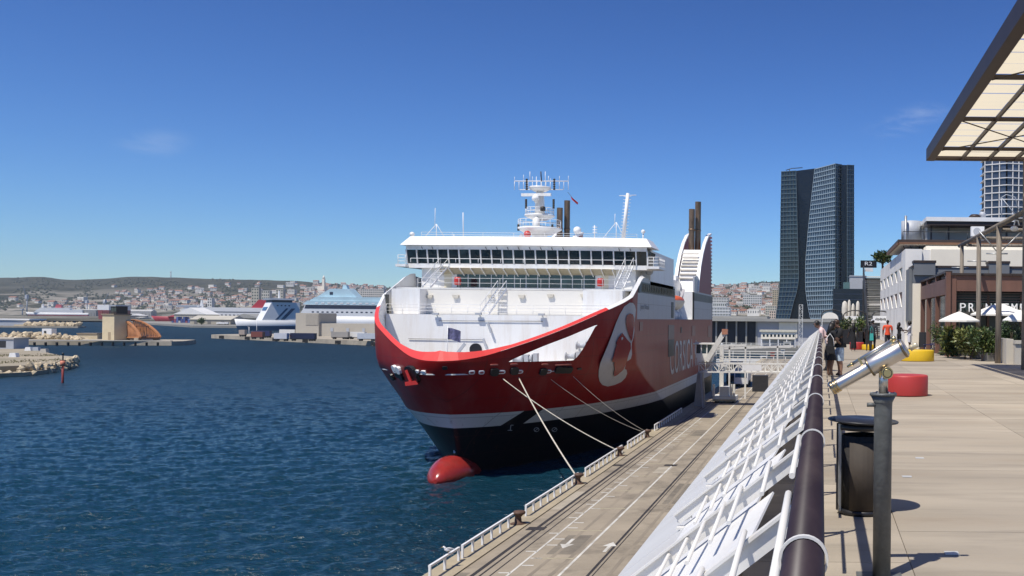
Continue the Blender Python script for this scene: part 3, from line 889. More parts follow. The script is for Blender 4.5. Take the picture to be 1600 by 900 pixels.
# ---- side openings: dark shell doors and slots
def shell(px0, py0, px1, py1, m, name, dep=0.03):
    h = hull_hit((px0+px1)/2, (py0+py1)/2, 1, 0.02)
    y0 = abs(XS)*F/abs(uv(px0, py0)[0]); y1 = abs(XS)*F/abs(uv(px1, py1)[0])
    ym = (y0+y1)/2
    z1 = W(px0, py0, y0).z; z0 = W(px0, py1, y0).z
    MB().box((XS+0.012, y0, z0), (XS+0.012+dep, y1, z1)).build(name, m, hull)
shellred = M('shell_door_red', (0.17, 0.012, 0.012), 0.35, 0.1, 0.6)
shell(999, 503, 1004, 517, shellred, 'shell_door'); shell(1044, 508, 1053, 530, M('shell_door_pale', (0.12,0.05,0.05), 0.4), 'shell_door')
shell(1044, 531, 1053, 558, black, 'shell_opening'); shell(1081, 509, 1086, 525, shellred, 'shell_door'); shell(1063.5, 511, 1065, 520, black, 'shell_slot')
shell(1106, 509, 1111, 527, shellred, 'shell_door'); shell(1049, 472, 1052, 497, black, 'shell_slot')
# windows in the dark band of the upper side
for i in range(20):
    y = 103.9+i*1.15
    MB().box((XS+0.012, y, 17.1), (XS+0.03, y+0.75, 18.0)).build('side_window', glassd, hull)
MB().box((XS+0.012, 101.9, 16.9), (XS+0.05, 102.7, 17.6)).build('side_window', black, hull)

# ---- fairleads, anchor pockets, roller openings along the bow
def fair(px, py, w, h, m, name, side=1, out=0.0, dep=0.10):
    hh = hull_hit(px, py, side, out)
    if hh is None: return None
    p, n = hh
    r_ = Vector((0,0,1)).cross(n).normalized(); u_ = n.cross(r_)
    pts = []
    k = 14
    for i in range(k):
        a = 2*math.pi*i/k
        ca, sa = math.cos(a), math.sin(a)
        pts.append(p + r_*(w/2*math.copysign(abs(ca)**0.55, ca)) + u_*(h/2*math.copysign(abs(sa)**0.55, sa)) - n*0.05)
    MB().prism(pts, n*(dep+0.05)).build(name, m, hull, fix=True)
    return p
FAIR = {}
for px, py in ((737,581.5),(752,581.5),(782,581),(810,580.5),(855,580)):
    fair(px, py, 0.5 if px < 760 else 0.85, 0.34, white2, 'fairlead_rim', dep=0.10)
    fair(px, py, 0.3 if px < 760 else 0.55, 0.14, M('fairlead_red', (0.25,0.02,0.02), 0.5), 'fairlead_opening', dep=0.14)
for i, (px, py) in enumerate(((772,581),(803,579),(848,580),(872,577),(880,577),(888,577))):
    FAIR[i] = fair(px, py, 0.75, 0.7, black, 'roller_fairlead', dep=0.22)
for px, py in ((772,570),(803,569),(851,569),(872,570),(880,569.5),(888,569)):
    fair(px, py, 0.7, 0.12, M('rust_stain', (0.40,0.12,0.09), 0.6), 'roller_bracket', dep=0.12)
fair(695, 575, 0.42, 0.32, black, 'bow_fairlead', dep=0.08)
fair(905, 576, 0.6, 0.2, black, 'fairlead_opening', dep=0.08)
for px, py in ((640,580.5),(652,580),(662,581)):
    fair(px, py, 0.55, 0.28, white2 if px > 650 else black, 'fairlead_rim', side=-1, dep=0.12)
# anchor in its pocket on the far bow
fair(646, 584, 1.6, 1.6, black, 'anchor_pocket', side=-1, dep=0.25)
hh = hull_hit(646, 586, -1, 0.35)
if hh:
    p, n = hh; a = MB()
    a.bar(p+Vector((-0.3,0,0.6)), p+Vector((0.15,0,-0.55)), 0.22, 0.22); a.bar(p+Vector((-0.35,0.0,-0.6)), p+Vector((0.75,0,-0.45)), 0.3, 0.35)
    a.build('anchor', redp, fer)
for i, (px, py) in enumerate(((618,576),(624,578),(622,584),(628,588),(614,588))):
    fair(px, py, 0.9, 0.7, white2 if i < 2 else black, 'mooring_pocket', side=-1, dep=0.2)
# draught and thruster marks
def mark(px, py, pts, name='hull_mark'):
    for (a, b_, c, d_) in pts:
        A = hull_hit(px+a, py+b_, 1, 0.035); B = hull_hit(px+c, py+d_, 1, 0.035)
        if A and B: MB().bar(A[0], B[0], 0.07, 0.012, up=A[1]).build(name, greyp, hull)
mark(797, 668, [(-4,4,3,4),(0,4,1,-4),(1,-4,5,-4)])
for cx_ in (838, 866):
    k = 8
    mark(cx_, 671, [(4*math.cos(i*2*math.pi/k), 3.2*math.sin(i*2*math.pi/k), 4*math.cos((i+1)*2*math.pi/k), 3.2*math.sin((i+1)*2*math.pi/k)) for i in range(k)]+[(-3,2.4,3,-2.4)])

# ================================================================== superstructure
XL, XRr = XC-BM, XC+BM
wb0, wb1, wb2 = hull_b(97, 9.35)-0.45, hull_b(97, 11.5)-0.5, hull_b(97, 14.2)-0.62
mb = MB(); mb.prism([(XC-wb0,97,9.32),(XC+wb0,97,9.32),(XC+wb1,97,11.5),(XC+wb2,97,14.4),(XC-wb2,97,14.4),(XC-wb1,97,11.5)], (0,3.4,0)); mb.build('lower_front_wall', white, fer, fix=True)
MB().box((XC-10.1, 100.6, 14.42), (XC+8.0, 104, 17.0)).build('upper_front_wall', M('cream_white', (0.80,0.77,0.70),0.45,0.03,0.4), fer)
MB().box((XL+1.0, 98.8, 14.42), (XL+3.9, 103, 17.02)).build('winch_house', white, fer)
MB().box((XRr-5.3, 99.6, 14.42), (XRr-1.2, 103, 17.02)).build('winch_house', white, fer)
MB().box((XL+0.55, 100.9, 17.04), (XRr-0.55, 127, 17.22)).build('bridge_deck', deckm, fer)
for s in (-1, 1):
    MB().box((XC+s*(BM-0.5), 106.4, 9.5), (XC+s*(BM-0.05), 127.4, 18.38)).build('side_plating', white, fer)
# dark gridded side windows inside the far bulwark
t_ = MB().box((XL+0.62, 98.0, 14.5), (XL+0.70, 98.9, 16.4)); t_.build('inner_window', glassd, fer)
# house under the bridge with its windows
MB().box((XC-11.8, 106.0, 17.24), (XC+11.8, 112, 19.6)).build('deckhouse_front', white, fer)
wn = 12
for i in range(wn):
    x0 = XC-7.9+ i*1.28
    MB().box((x0, 105.94, 17.45), (x0+1.16, 106.05, 18.85)).build('window_pane', glassd, fer)
MB().box((XC-9.3, 105.95, 17.3), (XC-8.5, 106.03, 18.9)).build('deckhouse_door', cream, fer)
MB().box((XC+8.0, 105.95, 17.3), (XC+8.8, 106.03, 18.9)).build('deckhouse_door', cream, fer)
# cream soffit with brackets below the bridge
def xz(x, y, z): return Vector((x, y, z))
mb = MB(); mb.add([xz(XC-9.6,104.6,19.52), xz(XC+9.6,104.6,19.52), xz(XC+9.6,105.98,18.88), xz(XC-9.6,105.98,18.88)], [(0,3,2,1)])
mb.prism([xz(XC-9.6,104.6,19.52), xz(XC-9.6,105.98,18.88), xz(XC-9.6,105.98,19.6)], (19.2,0,0)); mb.build('bridge_soffit', cream, fer, fix=True)
for i in range(17):
    x = XC-9.5+i*19.0/16
    MB().prism([xz(x,104.5,19.5), xz(x,105.98,18.80), xz(x,105.98,18.66), xz(x,104.5,19.34)], (0.08,0,0)).build('soffit_bracket', white, fer, fix=True)
# bridge body: sill band, panes leaning out, header, roof
BX0, BX1 = XC-13.2, XC+13.2
NB = 22
def bow_y(x):      # slightly convex front in plan
    t = (x-XC)/13.2; return 104.6+0.9*t*t
zS, zT = 19.98, 21.50
sill = MB(); head = MB()
xsn = [BX0+(BX1-BX0)*i/NB for i in range(NB+1)]
for i in range(NB):
    a, b_ = xsn[i], xsn[i+1]; ya, yb = bow_y(a), bow_y(b_)
    sill.add([xz(a,ya,19.5), xz(b_,yb,19.5), xz(b_,yb,zS), xz(a,ya,zS)], [(0,1,2,3)])
    head.add([xz(a,ya-0.35,zT), xz(b_,yb-0.35,zT), xz(b_,yb-0.45,21.98), xz(a,ya-0.45,21.98)], [(0,1,2,3)])
    g = MB(); mg = 0.07
    g.prism([xz(a+mg,ya+0.05,zS+0.04), xz(b_-mg,yb+0.05,zS+0.04), xz(b_-mg,yb-0.30,zT-0.02), xz(a+mg,ya-0.30,zT-0.02)], (0,0.04,0))
    g.build('bridge_window', glassd, fer, fix=True)
    if i in (1,2,7,8,9,10,11,12,13,14,19,20):
        MB().bar(xz((a+b_)/2, ya-0.5, zT+0.3), xz((a+b_)/2+0.1, ya-0.42, zT+0.02), 0.05, 0.05).build('window_wiper', black, fer)
for i in range(NB+1):
    a = xsn[i]; ya = bow_y(a)
    MB().bar(xz(a, ya, zS), xz(a, ya-0.36, zT), 0.13, 0.10, up=(0,-1,0)).build('window_mullion', white, fer)
sill.add([xz(BX0,105.5,19.5), xz(BX0,105.5,zS), xz(BX0,109,zS), xz(BX0,109,19.5)], [(0,1,2,3)])
sill.add([xz(BX1,105.5,19.5), xz(BX1,105.5,zS), xz(BX1,109,zS), xz(BX1,109,19.5)], [(0,3,2,1)])
sill.add([xz(BX0,105.5,19.5), xz(BX1,105.5,19.5), xz(BX1,109,19.5), xz(BX0,109,19.5)], [(0,3,2,1)])
sill.build('bridge_sill', white, fer); head.build('bridge_header', white, fer)
# side panes and back wall
for s, bx in ((-1, BX0), (1, BX1)):
    for k in range(3):
        y0 = 105.6+k*1.1
        MB().prism([xz(bx,y0,zS+0.04), xz(bx,y0+1.0,zS+0.04), xz(bx+s*0.3,y0+1.0,zT), xz(bx+s*0.3,y0,zT)], (-s*0.04,0,0)).build('bridge_side_window', glassd, fer, fix=True)
MB().box((BX0+0.3, 109, 17.3), (BX1-0.3, 126, 21.95)).build('bridge_house', white, fer)
mb = MB()   # interior dark void behind the glass
mb.box((BX0+0.4, 105.9, zS+0.02), (BX1-0.4, 108.9, zS+0.06)); mb.build('bridge_console', greyp, fer)
roof = MB()
lo = [xz(x, bow_y(x)-0.75, 21.98) for x in [BX0-0.55]+xsn[1:-1]+[BX1+0.55]]+[xz(BX1+0.55,110,21.98), xz(BX0-0.55,110,21.98)]
lo = [Vector(p) for p in lo]
up_ = [Vector((XC+(p.x-XC)*0.945, p.y+(0.9 if p.y < 109 else -0.2), 22.98)) for p in lo]
n = len(lo)
roof.add(lo+up_, [tuple(reversed(range(n))), tuple(range(n, 2*n))]+[(k, (k+1) % n, n+(k+1) % n, n+k) for k in range(n)])
roof.build('bridge_roof', white, fer, fix=True)
# bracing seen through the side glass: bridge wing rails
def railing(pts, name, parent, h=1.0, gap=1.5, r_=0.035, n_=3, m=None):
    m = m or white2; mb = MB()
    for i in range(len(pts)-1):
        a, b_ = Vector(pts[i]), Vector(pts[i+1]); L = (b_-a).length; k = max(1, int(L/gap))
        for j in range(n_):
            zz = Vector((0,0,h*(j+1)/n_)); mb.tube([a+zz, b_+zz], r_, 5)
        for j in range(k+1):
            p = a.lerp(b_, j/k); mb.tube([p, p+Vector((0,0,h))], r_, 5)
    return mb.build(name, m, parent)
railing([(XC-10,100.7,17.22),(XC+11.5,100.7,17.22)], 'deck_railing', fer, r_=0.018, n_=2, gap=2.0)
railing([(XL+1.2,97.2,14.42),(XRr-1.5,97.2,14.42)], 'deck_railing', fer, gap=1.6, r_=0.022)
railing([(BX0-0.9,105.2,19.9),(BX0-0.1,105.2,19.9)], 'wing_railing', fer, gap=0.5)
railing([(BX1+0.1,105.2,19.9),(BX1+1.3,105.2,19.9),(BX1+1.3,109,19.9)], 'wing_railing', fer, gap=0.5)
railing([(BX0+1,104.0,20.05),(BX1-1,104.0,20.05)], 'window_railing', fer, h=0.42, gap=2.4, n_=1)
railing([(XL+1.0,106,22.98),(XRr-1.0,106,22.98)], 'roof_railing', fer, h=0.5, gap=3.0, n_=2, r_=0.02)
MB().box((BX1-0.1,104.8,19.6),(BX1+1.4,109,19.88)).build('bridge_wing', white, fer); MB().box((BX0-1.0,104.8,19.6),(BX0+0.1,109,19.88)).build('bridge_wing', white, fer)
# raked ladders
def ladder(a, b_, w, name, parent, m=None, step=0.34):
    a, b_ = Vector(a), Vector(b_); mb = MB(); sx = Vector((w/2,0,0))
    for s in (-1, 1):
        mb.bar(a+sx*s, b_+sx*s, 0.08, 0.16); mb.tube([a+sx*s+Vector((0,0,0.9)), b_+sx*s+Vector((0,0,0.9))], 0.035, 5)
        for t in (0, 0.33, 0.66, 1): p = a.lerp(b_, t)+sx*s; mb.tube([p, p+Vector((0,0,0.9))], 0.03, 5)
    k = int((b_-a).length/step)
    for i in range(k+1):
        p = a.lerp(b_, i/k); mb.bar(p-sx, p+sx, 0.2, 0.05)
    return mb.build(name, m or white2, parent)
ladder((XC-2.3,98.7,14.45),(XC-1.1,100.5,17.1),0.9,'ladder',fer)
ladder((XL+3.0,102.5,17.25),(XL+4.0,105.0,19.7),0.9,'ladder',fer)
ladder((XRr-2.2,102.5,17.25),(XRr-1.6,105.0,19.9),0.9,'ladder',fer)
# red lifebuoys cases, floodlights and vents on the front
for x, z in ((XL+6.0,17.6),(XRr-4.4,17.6)):
    MB().lathe((x,103.5,z),[(0.3,0),(0.36,0.1),(0.36,0.7),(0.3,0.85)],12).build('red_canister', redp, fer)
for px, py in ((682,492),(749,492),(847,493)):
    p = W(px, py, 96.9); m2 = MB(); m2.cbox(p+Vector((0,-0.25,0.1)), (0.6,0.3,0.22)); m2.bar(p+Vector((0,0.1,0)), p+Vector((0,-0.2,0.1)), 0.1, 0.1); m2.build('floodlight', greyp, fer)
for px, py in ((671,462),(712,462),(767,462),(815,462),(860,461),(912,461)):
    p = W(px, py, 100.5); m2 = MB(); m2.prism([p+Vector((-0.35,0.08,0.08)), p+Vector((0.35,0.08,0.08)), p+Vector((0.25,0.08,-0.22)), p+Vector((-0.25,0.08,-0.22))], (0,-0.22,0)); m2.build('wall_vent', M('vent_cream',(0.6,0.56,0.47),0.6), fer, fix=True)
pipes = M('pipe_grey', (0.32,0.32,0.33), 0.5)
MB().tube([W(686,501,96.9),W(848,502,96.9)], 0.04, 5).build('wall_pipe', pipes, fer)
MB().tube([W(638,529,96.9),W(755,531,96.9)], 0.04, 5).build('wall_pipe', pipes, fer)
mb = MB(); p = W(743,546,96.9)
mb.lathe(p+Vector((0,0.1,0)), [(0.62,0),(0.62,0.12)], 18, axis=(0,-1,0)); mb.build('chain_opening', black, fer, fix=True)
for px, py in ((758,537),(765,512)):
    p = W(px, py, 96.7); m2 = MB(); m2.bar(p+Vector((-0.2,0,0.5)), p+Vector((0.2,-0.1,-0.5)), 0.15, 0.2); m2.build('wall_bracket', greyp, fer)
mb = MB(); p = W(660,548,94); mb.box(p+Vector((-1.0,-1,-0.9)), p+Vector((1.4,1,-0.1))); mb.lathe(p+Vector((2.2,0,-0.6)), [(0.5,0),(0.5,1.2)], 12, axis=(1,0,0)); mb.build('windlass', greyp, fer)
mb = MB(); p = W(720,545,92); mb.bar(p+Vector((-0.6,0,-0.8)), p+Vector((0.4,0,0.5)), 0.25, 0.25); mb.box(p+Vector((-1.6,-.5,-1)), p+Vector((0.8,.5,-0.5))); mb.build('deck_crane', greyp, fer)
# mooring winches seen through the bow opening
for px, py, yy in ((812,562,92.5),(826,560,92.5),(893,557,96),(910,540,96.5)):
    p = W(px, py, yy); m2 = MB(); m2.lathe(p+Vector((-0.6,0,0)), [(0.42,0),(0.42,0.08),(0.25,0.1),(0.25,0.9),(0.42,0.92),(0.42,1.0)], 12, axis=(1,0,0)); m2.box(p+Vector((0.5,-.3,-.6)), p+Vector((0.9,.3,.5))); m2.build('mooring_winch', greyp, fer)
# flag at the bow
p0 = W(699,552,86.5); fl = thing('jack_flag', 'small dark blue flag on a white staff at the ferry bow', 'flag', p0)
MB().tube([p0+Vector((0,0,-0.9)), p0+Vector((0,0,2.45))], 0.03, 6).build('flagstaff', white2, fl)
mb = MB(); nx = 8
for i in range(nx):
    for j in range(4):
        def fp(a, b_): return p0+Vector((0.02+a*0.14, 0.10*math.sin(a*1.1)+0.02*b_, 1.25+b_*0.26-0.012*a*a*(0.4)))
        mb.add([fp(i,j),fp(i+1,j),fp(i+1,j+1),fp(i,j+1)], [(0,1,2,3)], 0, True)
mb.build('flag_cloth', M('flag_blue', (0.10,0.10,0.19), 0.8, 0.5, 5.0), fl)

# ---- mast
def P(px, py, Y): return W(px, py, Y)
YM = 112.0
zr = 22.98
ms = MB()
cxm = P(843, 372, YM).x
ms.tube([(cxm,YM,zr),(cxm,YM,P(0,345,YM).z)], [0.95,0.8], 12); ms.tube([(cxm,YM,26.0),(cxm,YM,29.3)], [0.62,0.42], 12)
mast = ms.build('mast', white, fer)
def plat(z, r0, r1, h):
    MB().lathe((cxm,YM,z), [(r0,0),(r1,h),(r1,h+0.18)], 20).build('mast_platform', white, mast)
zp1 = P(843,363,YM).z; zp2 = P(843,341,YM).z; zp3 = P(843,298,YM).z
plat(zp1-0.3, 1.4, 2.5, 0.6); plat(zp2-0.25, 0.8, 1.7, 0.45); plat(zp3-0.1, 0.7, 1.25, 0.35)
def ring_rail(z, r_, h):
    mb = MB(); k = 16
    for t in (0.5, 1):
        mb.tube([(cxm+r_*math.cos(2*math.pi*i/k), YM+r_*math.sin(2*math.pi*i/k), z+h*t) for i in range(k+1)], 0.035, 5, caps=False)
    for i in range(k): mb.tube([(cxm+r_*math.cos(2*math.pi*i/k), YM+r_*math.sin(2*math.pi*i/k), z), (cxm+r_*math.cos(2*math.pi*i/k), YM+r_*math.sin(2*math.pi*i/k), z+h)], 0.03, 5)
    mb.build('platform_railing', white2, mast)
ring_rail(zp1+0.4, 2.4, 1.0); ring_rail(zp2+0.35, 1.6, 0.8)
a, b_ = P(804,283,YM), P(888,283,YM)
yd = MB(); yd.tube([a, b_], 0.06, 6); yd.tube([a+Vector((0.6,0,-1.0)), b_-Vector((0.6,0,1.0))], 0.05, 6)
for i in range(13):
    t = i/12; q = a.lerp(b_, t); yd.tube([q, q-Vector((0,0,1.0))], 0.035, 5)
    if i % 2 == 0: yd.tube([q, q+Vector((0,0,0.3+0.5*random.random()))], 0.03, 5)
yd.build('mast_yard', white2, mast)
for px, y0_, y1_ in ((823,279,297),(866,279,297),(822,311,326),(865,311,326),(810,351,360),(863,351,360)):
    mb = MB()
    A, B = P(px, y0_, YM-1), P(px, y1_, YM-1)
    for i in range(5):
        q = A.lerp(B, (i+0.5)/5); mb.lathe(q-Vector((0,0,0.1)), [(0.13,0),(0.13,0.2)], 8)
    mb.tube([A,B], 0.05, 6)
    mb.build('signal_lamp', black, mast)
for px, py0, py1 in ((828,268,283),(845,269,296),(838,276,297),(852,268,290),(857,275,283)):
    MB().tube([P(px,py1,YM), P(px,py0,YM)], 0.04, 5).build('mast_antenna', white2, mast)
MB().tube([P(845,268,YM-.3), P(846,283,YM-.3)], 0.07, 6).build('mast_antenna', dark, mast)
A, B = P(815,304.5,YM-1), P(861,304,YM-1)
rd = MB(); rd.bar(A, B, 0.35, 0.32); rd.tube([P(838,304,YM-1)-Vector((0,0,0.9)), P(838,304,YM-1)], 0.25, 8); rd.build('radar_scanner', white, mast)
MB().lathe(P(837,314,YM-1), [(0.05,0),(0.4,0.05),(0.45,0.35),(0.3,0.65),(0.02,0.75)], 12).build('radar_dome', white, mast)
MB().lathe(P(848,330,YM-1.4), [(0.02,0),(0.3,0.05),(0.3,0.5),(0.02,0.6)], 10).build('mast_searchlight', dark, mast)
MB().lathe(P(838,352,YM-1.5), [(0.3,-0.4),(0.45,0.0),(0.42,0.6),(0.1,1.0)], 12).build('mast_dome', white, mast)
MB().ball(P(824,366,YM-2.6), 0.42, 10, 6).build('red_horn', redp, mast)
for px in (812,): 
    q = P(px, 373, 106.5)
    m2 = MB(); m2.bar(q, q+Vector((0.3,0,0.5)), 0.3, 0.3); m2.bar(q+Vector((-0.1,0,-0.6)), q, 0.25, 0.25); m2.build('roof_searchlight', greyp, fer)
for px, py in ((714,378),(911,375)):
    q = P(px, py, 105.5); m2 = MB(); m2.cbox(q, (0.4,0.4,0.5)); m2.bar(q+Vector((0,-.1,-0.1)), q+Vector((0.35,-0.4,-0.4)), 0.3, 0.2); m2.build('roof_searchlight', greyp, fer)
# satellite dome and whip aerials on the bridge roof
def dome(px, py, Y, r_, zb):
    q = P(px, py, Y); mb = MB(); mb.ball(q, r_, 14, 9); mb.tube([(q.x,q.y,zb), (q.x,q.y,q.z-r_*0.8)], r_*0.35, 8); mb.build('satellite_dome', white, fer)
dome(902, 360, 111, 0.45, zr); dome(644, 366, 107, 0.27, zr); dome(1005, 362, 107, 0.23, zr)
def tripod(px, top, whip, w):
    q = P(px, top, 109); z0 = zr; mb = MB()
    mb.tube([(q.x,109,z0), q], 0.045, 5); mb.tube([(q.x-w,109,z0), q], 0.035, 5); mb.tube([(q.x+w*0.6,109.5,z0), q], 0.035, 5); mb.tube([q+Vector((-0.2,0,-0.6)), P(px-2,whip,109)], 0.03, 5)
    mb.build('whip_aerial', white2, fer)
tripod(682, 350, 325, 1.5); tripod(963, 347, 334, 1.7)
MB().tube([P(724,373,109), P(723.5,332,109)], 0.05, 6).build('whip_aerial', white2, fer)
MB().tube([P(710,373,109), P(709,366,109)], 0.05, 6).build('whip_aerial', white2, fer)
mb = MB(); mb.tube([P(929,372,109), P(929,352,109)], 0.06, 6)
for k in range(3): mb.tube([P(926,355+k*4,109), P(933,355+k*4,109)], 0.05, 5)
mb.build('signal_post', white2, fer)
mb = MB(); A, B = P(974,372,113), P(981,302,113); mb.tube([A,B], [0.24,0.19], 8)
for k in range(14):
    q = A.lerp(B, k/14); mb.tube([q+Vector((-0.45,0,0)), q+Vector((0.45,0,0))], 0.03, 5)
mb.tube([B+Vector((-1.0,0,-0.3)), B+Vector((1.0,0,-0.2))], 0.04, 5); mb.build('aft_mast', white, fer)
# wake pennant
fl2 = thing('signal_pennant', 'tiny red and white pennant flying right of the ferry mast', 'flag', P(896,312,112))
MB().tube([P(887,300,112), P(903,320,112)], 0.02, 4).build('halyard', dark, fl2)
q = P(892,307,112); MB().add([q, q+Vector((0.9,0,-0.75)), q+Vector((0.7,0.1,-0.9)), q+Vector((0.1,0,-0.35))], [(0,1,2,3)]).build('pennant_cloth', redp, fl2)

# ---- funnels
funr = M('funnel_red', (0.22, 0.03, 0.035), 0.5, 0.1, 0.5)
pipeb = M('exhaust_pipe', (0.21,0.14,0.09), 0.38, 0.35, 1.5, metal=0.55, stretch=(1,1,0.3))
def funnel(s):
    xo = XC+s*12.8; xi = XC+s*9.3
    prof = [(150.5,18.4),(151.3,20.2),(153.0,22.4),(155.6,24.6),(159.0,26.6),(163.0,28.2),(167.0,28.9),(168.4,24.5),(168.9,18.4)]
    low = [(150.9,18.4),(151.7,20.2),(153.4,22.4),(156.0,24.6),(157.4,25.5),(168,25.7),(168.5,18.4)]
    f = MB(); f.prism([Vector((xi+s*0.35,y,z)) for y, z in low], (xo-xi-s*0.4,0,0))
    fo = f.build('funnel_casing', [white], fer, fix=True)
    for x, m_, w in ((xo-s*0.02, funr, 0.12*s), (xi, funr, 0.3*s)):
        g = MB(); g.prism([Vector((x,y,z)) for y, z in prof], (w,0,0)); g.build('funnel_cheek', m_, fo, fix=True)
    # white curved front edges
    for x in (xi, xo):
        e = MB(); pts = [Vector((x+s*0.05, y-0.12, z)) for y, z in prof[:7]]
        for i in range(6): e.bar(pts[i], pts[i+1], 0.5, 0.35, up=(0,-1,0.3))
        e.build('funnel_edge', white, fo)
    for k in range(7):     # louvres on the front slope
        t = 0.2+k*0.42
        y0 = 151.9+t*1.35; z0 = 20.3+t*1.62
        g = MB(); g.bar((min(xi,xo)+0.5,y0-0.45,z0), (max(xi,xo)-0.4,y0-0.45,z0), 0.5, 0.2); g.build('funnel_louvre', M('louvre_cream', (0.72,0.66,0.56),0.5), fo)
    for k in range(16):
        z = 19+k*0.62; g = MB(); g.box((xo-0.15,168.6-0.02*k,z),(xo+0.15,169.6-0.04*k,z+0.28)); 
        if s > 0: g.build('funnel_rung', funr, fo)
    zt = W(1088,322,164).z
    for dx_, dy_, dz_, r_ in ((-0.5,-1.6,-1.0,0.50),(0.55,-0.2,0.4,0.50)):
        g = MB(); xx = XC+s*11.0+dx_*0.8
        g.tube([(xx,161.5+dy_,24),(xx,161.5+dy_,zt+dz_)], r_, 12, caps=False); g.tube([(xx,161.5+dy_,24),(xx,161.5+dy_,zt+dz_-0.25)], r_*0.85, 12)
        g.tube([(xx,161.5+dy_,28.9),(xx,161.5+dy_,29.15)], r_*1.1, 12)
        g.build('exhaust_pipe', pipeb, fo)
    return fo
funnel(1); funnel(-1)
MB().box((XC+8.6,148.5,18.4),(XC+9.8,151,20.9)).build('deck_locker', white, fer)
for s in (-1,1): MB().box((XC+s*9, 127, 14.12), (XC+s*10.6, 147, 18.36)).build('recess_wall', white, fer)
MB().box((XC-10.2,126.9,17.3),(XC+10.2,150.4,20.0)).build('upper_house', white, fer)
MB().box((XC-12.6,146.8,14.0),(XC+12.6,170.6,18.36)).build('aft_house', white, fer)
MB().box((XC-12.6,126.5,13.9),(XC+12.6,147.5,14.08)).build('boat_deck', deckm, fer)
MB().box((XC-12.7,108.8,18.40),(XC+12.7,127.3,18.46)).build('side_deck', deckm, fer)
railing([(XS-0.2,110,18.46),(XS-0.2,127,18.46)], 'side_railing', fer, gap=1.6, r_=0.045)
MB().box((XS-3,110,18.5),(XS-0.8,124,19.6)).build('raft_rack', white, fer)
mb = MB(); mb.lathe((XS-0.1,108.6,19.5),[(0.1,0),(0.42,0.02),(0.42,0.3),(0.1,0.35)],14,axis=(0.4,-1,0)); mb.build('wing_lamp', greyp, fer)
for i in range(4): MB().lathe((XS-0.9-i*0.05,131+i*2.6,14.12),[(0.35,0),(0.38,0.9),(0.1,1.1)],10).build('life_raft_canister', white, fer)
# aft quarter panel, grey with dark band, curved upper edge
mb = MB(); prof = [(146.7,18.4),(146.7,20.6),(150,20.9),(155,20.5),(160,19.8),(165,18.95),(169,18.4)]
mb.prism([Vector((XS-0.25,y,z)) for y, z in prof], (0.24,0,0)); mb.build('quarter_panel', M('panel_grey', (0.47,0.48,0.50),0.4,0.04,0.4), fer, fix=True)

# ---- lifeboat in its recess (hangs from the davits: a thing of its own)
lb = thing('lifeboat', 'white lifeboat with orange canopy hanging in the recess of the ferry side', 'lifeboat', (XS-1.4,136,16.0))
mb = MB(); ns = 14; L_ = 9.0
prof_l = [(-1.0,1.15),(-0.98,0.9),(-0.75,0.25),(-0.35,-0.15),(0,-0.25),(0.35,-0.15),(0.75,0.25),(0.98,0.9),(1.0,1.15)]
for i in range(ns+1):
    t = i/ns; w = 1.35*max(0.02, math.sin(math.pi*t))**0.5
    for a_, b2 in prof_l: mb.v.append(Vector((XS-1.4+a_*w, 131.5+L_*t, 15.6+(b2+ (1-math.sin(math.pi*t))*0.3*(1.15-b2)))))
for i in range(ns):
    for j in range(8):
        a_ = i*9+j; mb.f.append((a_,a_+1,a_+10,a_+9)); mb.m.append(0); mb.sm.append(True)
mb.build('boat_hull', M('lifeboat_white',(0.70,0.67,0.58),0.5), lb, fix=True)
mb = MB()
for i in range(ns+1):
    t = i/ns; w = 1.3*max(0.02, math.sin(math.pi*t))**0.5
    for k in range(9):
        a_ = math.pi*k/8; mb.v.append(Vector((XS-1.4+math.cos(a_)*w, 131.5+L_*t, 16.74+math.sin(a_)*0.75*max(0.05,math.sin(math.pi*t))**0.6)))
for i in range(ns):
    for j in range(8):
        a_ = i*9+j; mb.f.append((a_,a_+1,a_+10,a_+9)); mb.m.append(0); mb.sm.append(True)
mb.build('boat_canopy', orangep, lb, fix=True)
mb = MB(); mb.tube([(XS-1.4,133,17.3),(XS-1.4,133,18.6)],0.15,6); mb.build('canopy_turret', orangep, lb)
for yy in (129.5,142.5):
    d_ = MB(); d_.bar((XS-2.6,yy,14.12),(XS-1.0,yy,18.6),0.35,0.35); d_.bar((XS-1.0,yy,18.6),(XS-1.2,yy,17.0),0.12,0.12); d_.build('davit', white, fer)

# ---- mooring ropes
def ropes(name, a, b_, r_, sag, lab):
    a, b_ = Vector(a), Vector(b_); n = 14
    pts = [a.lerp(b_, i/n)-Vector((0,0,sag*4*(i/n)*(1-i/n))) for i in range(n+1)]
    return single(MB().tube(pts, r_, 6), name, rope, lab, 'rope', 'mooring ropes', loc=a)
def fp_(i, dflt): return FAIR.get(i) or W(*dflt)
ropes('mooring_rope', hull_hit(808,588,1,0.3)[0], BOL[1], 0.06, 0.3, 'thick pale mooring rope dropping straight to the bollard nearer the camera')
ropes('mooring_rope', hull_hit(783,589,1,0.3)[0], BOL[2], 0.045, 0.4, 'long pale mooring rope crossing behind the thick rope to the second bollard')
ropes('mooring_rope', hull_hit(858,590,1,0.3)[0], BOL[3], 0.022, 0.5, 'thin dark mooring rope to the far bollard, the lower of the two')
ropes('mooring_rope', hull_hit(893,585,1,0.3)[0], BOL[3]+Vector((0,0.3,0.05)), 0.022, 0.4, 'thin dark mooring rope to the far bollard, the upper of the two')

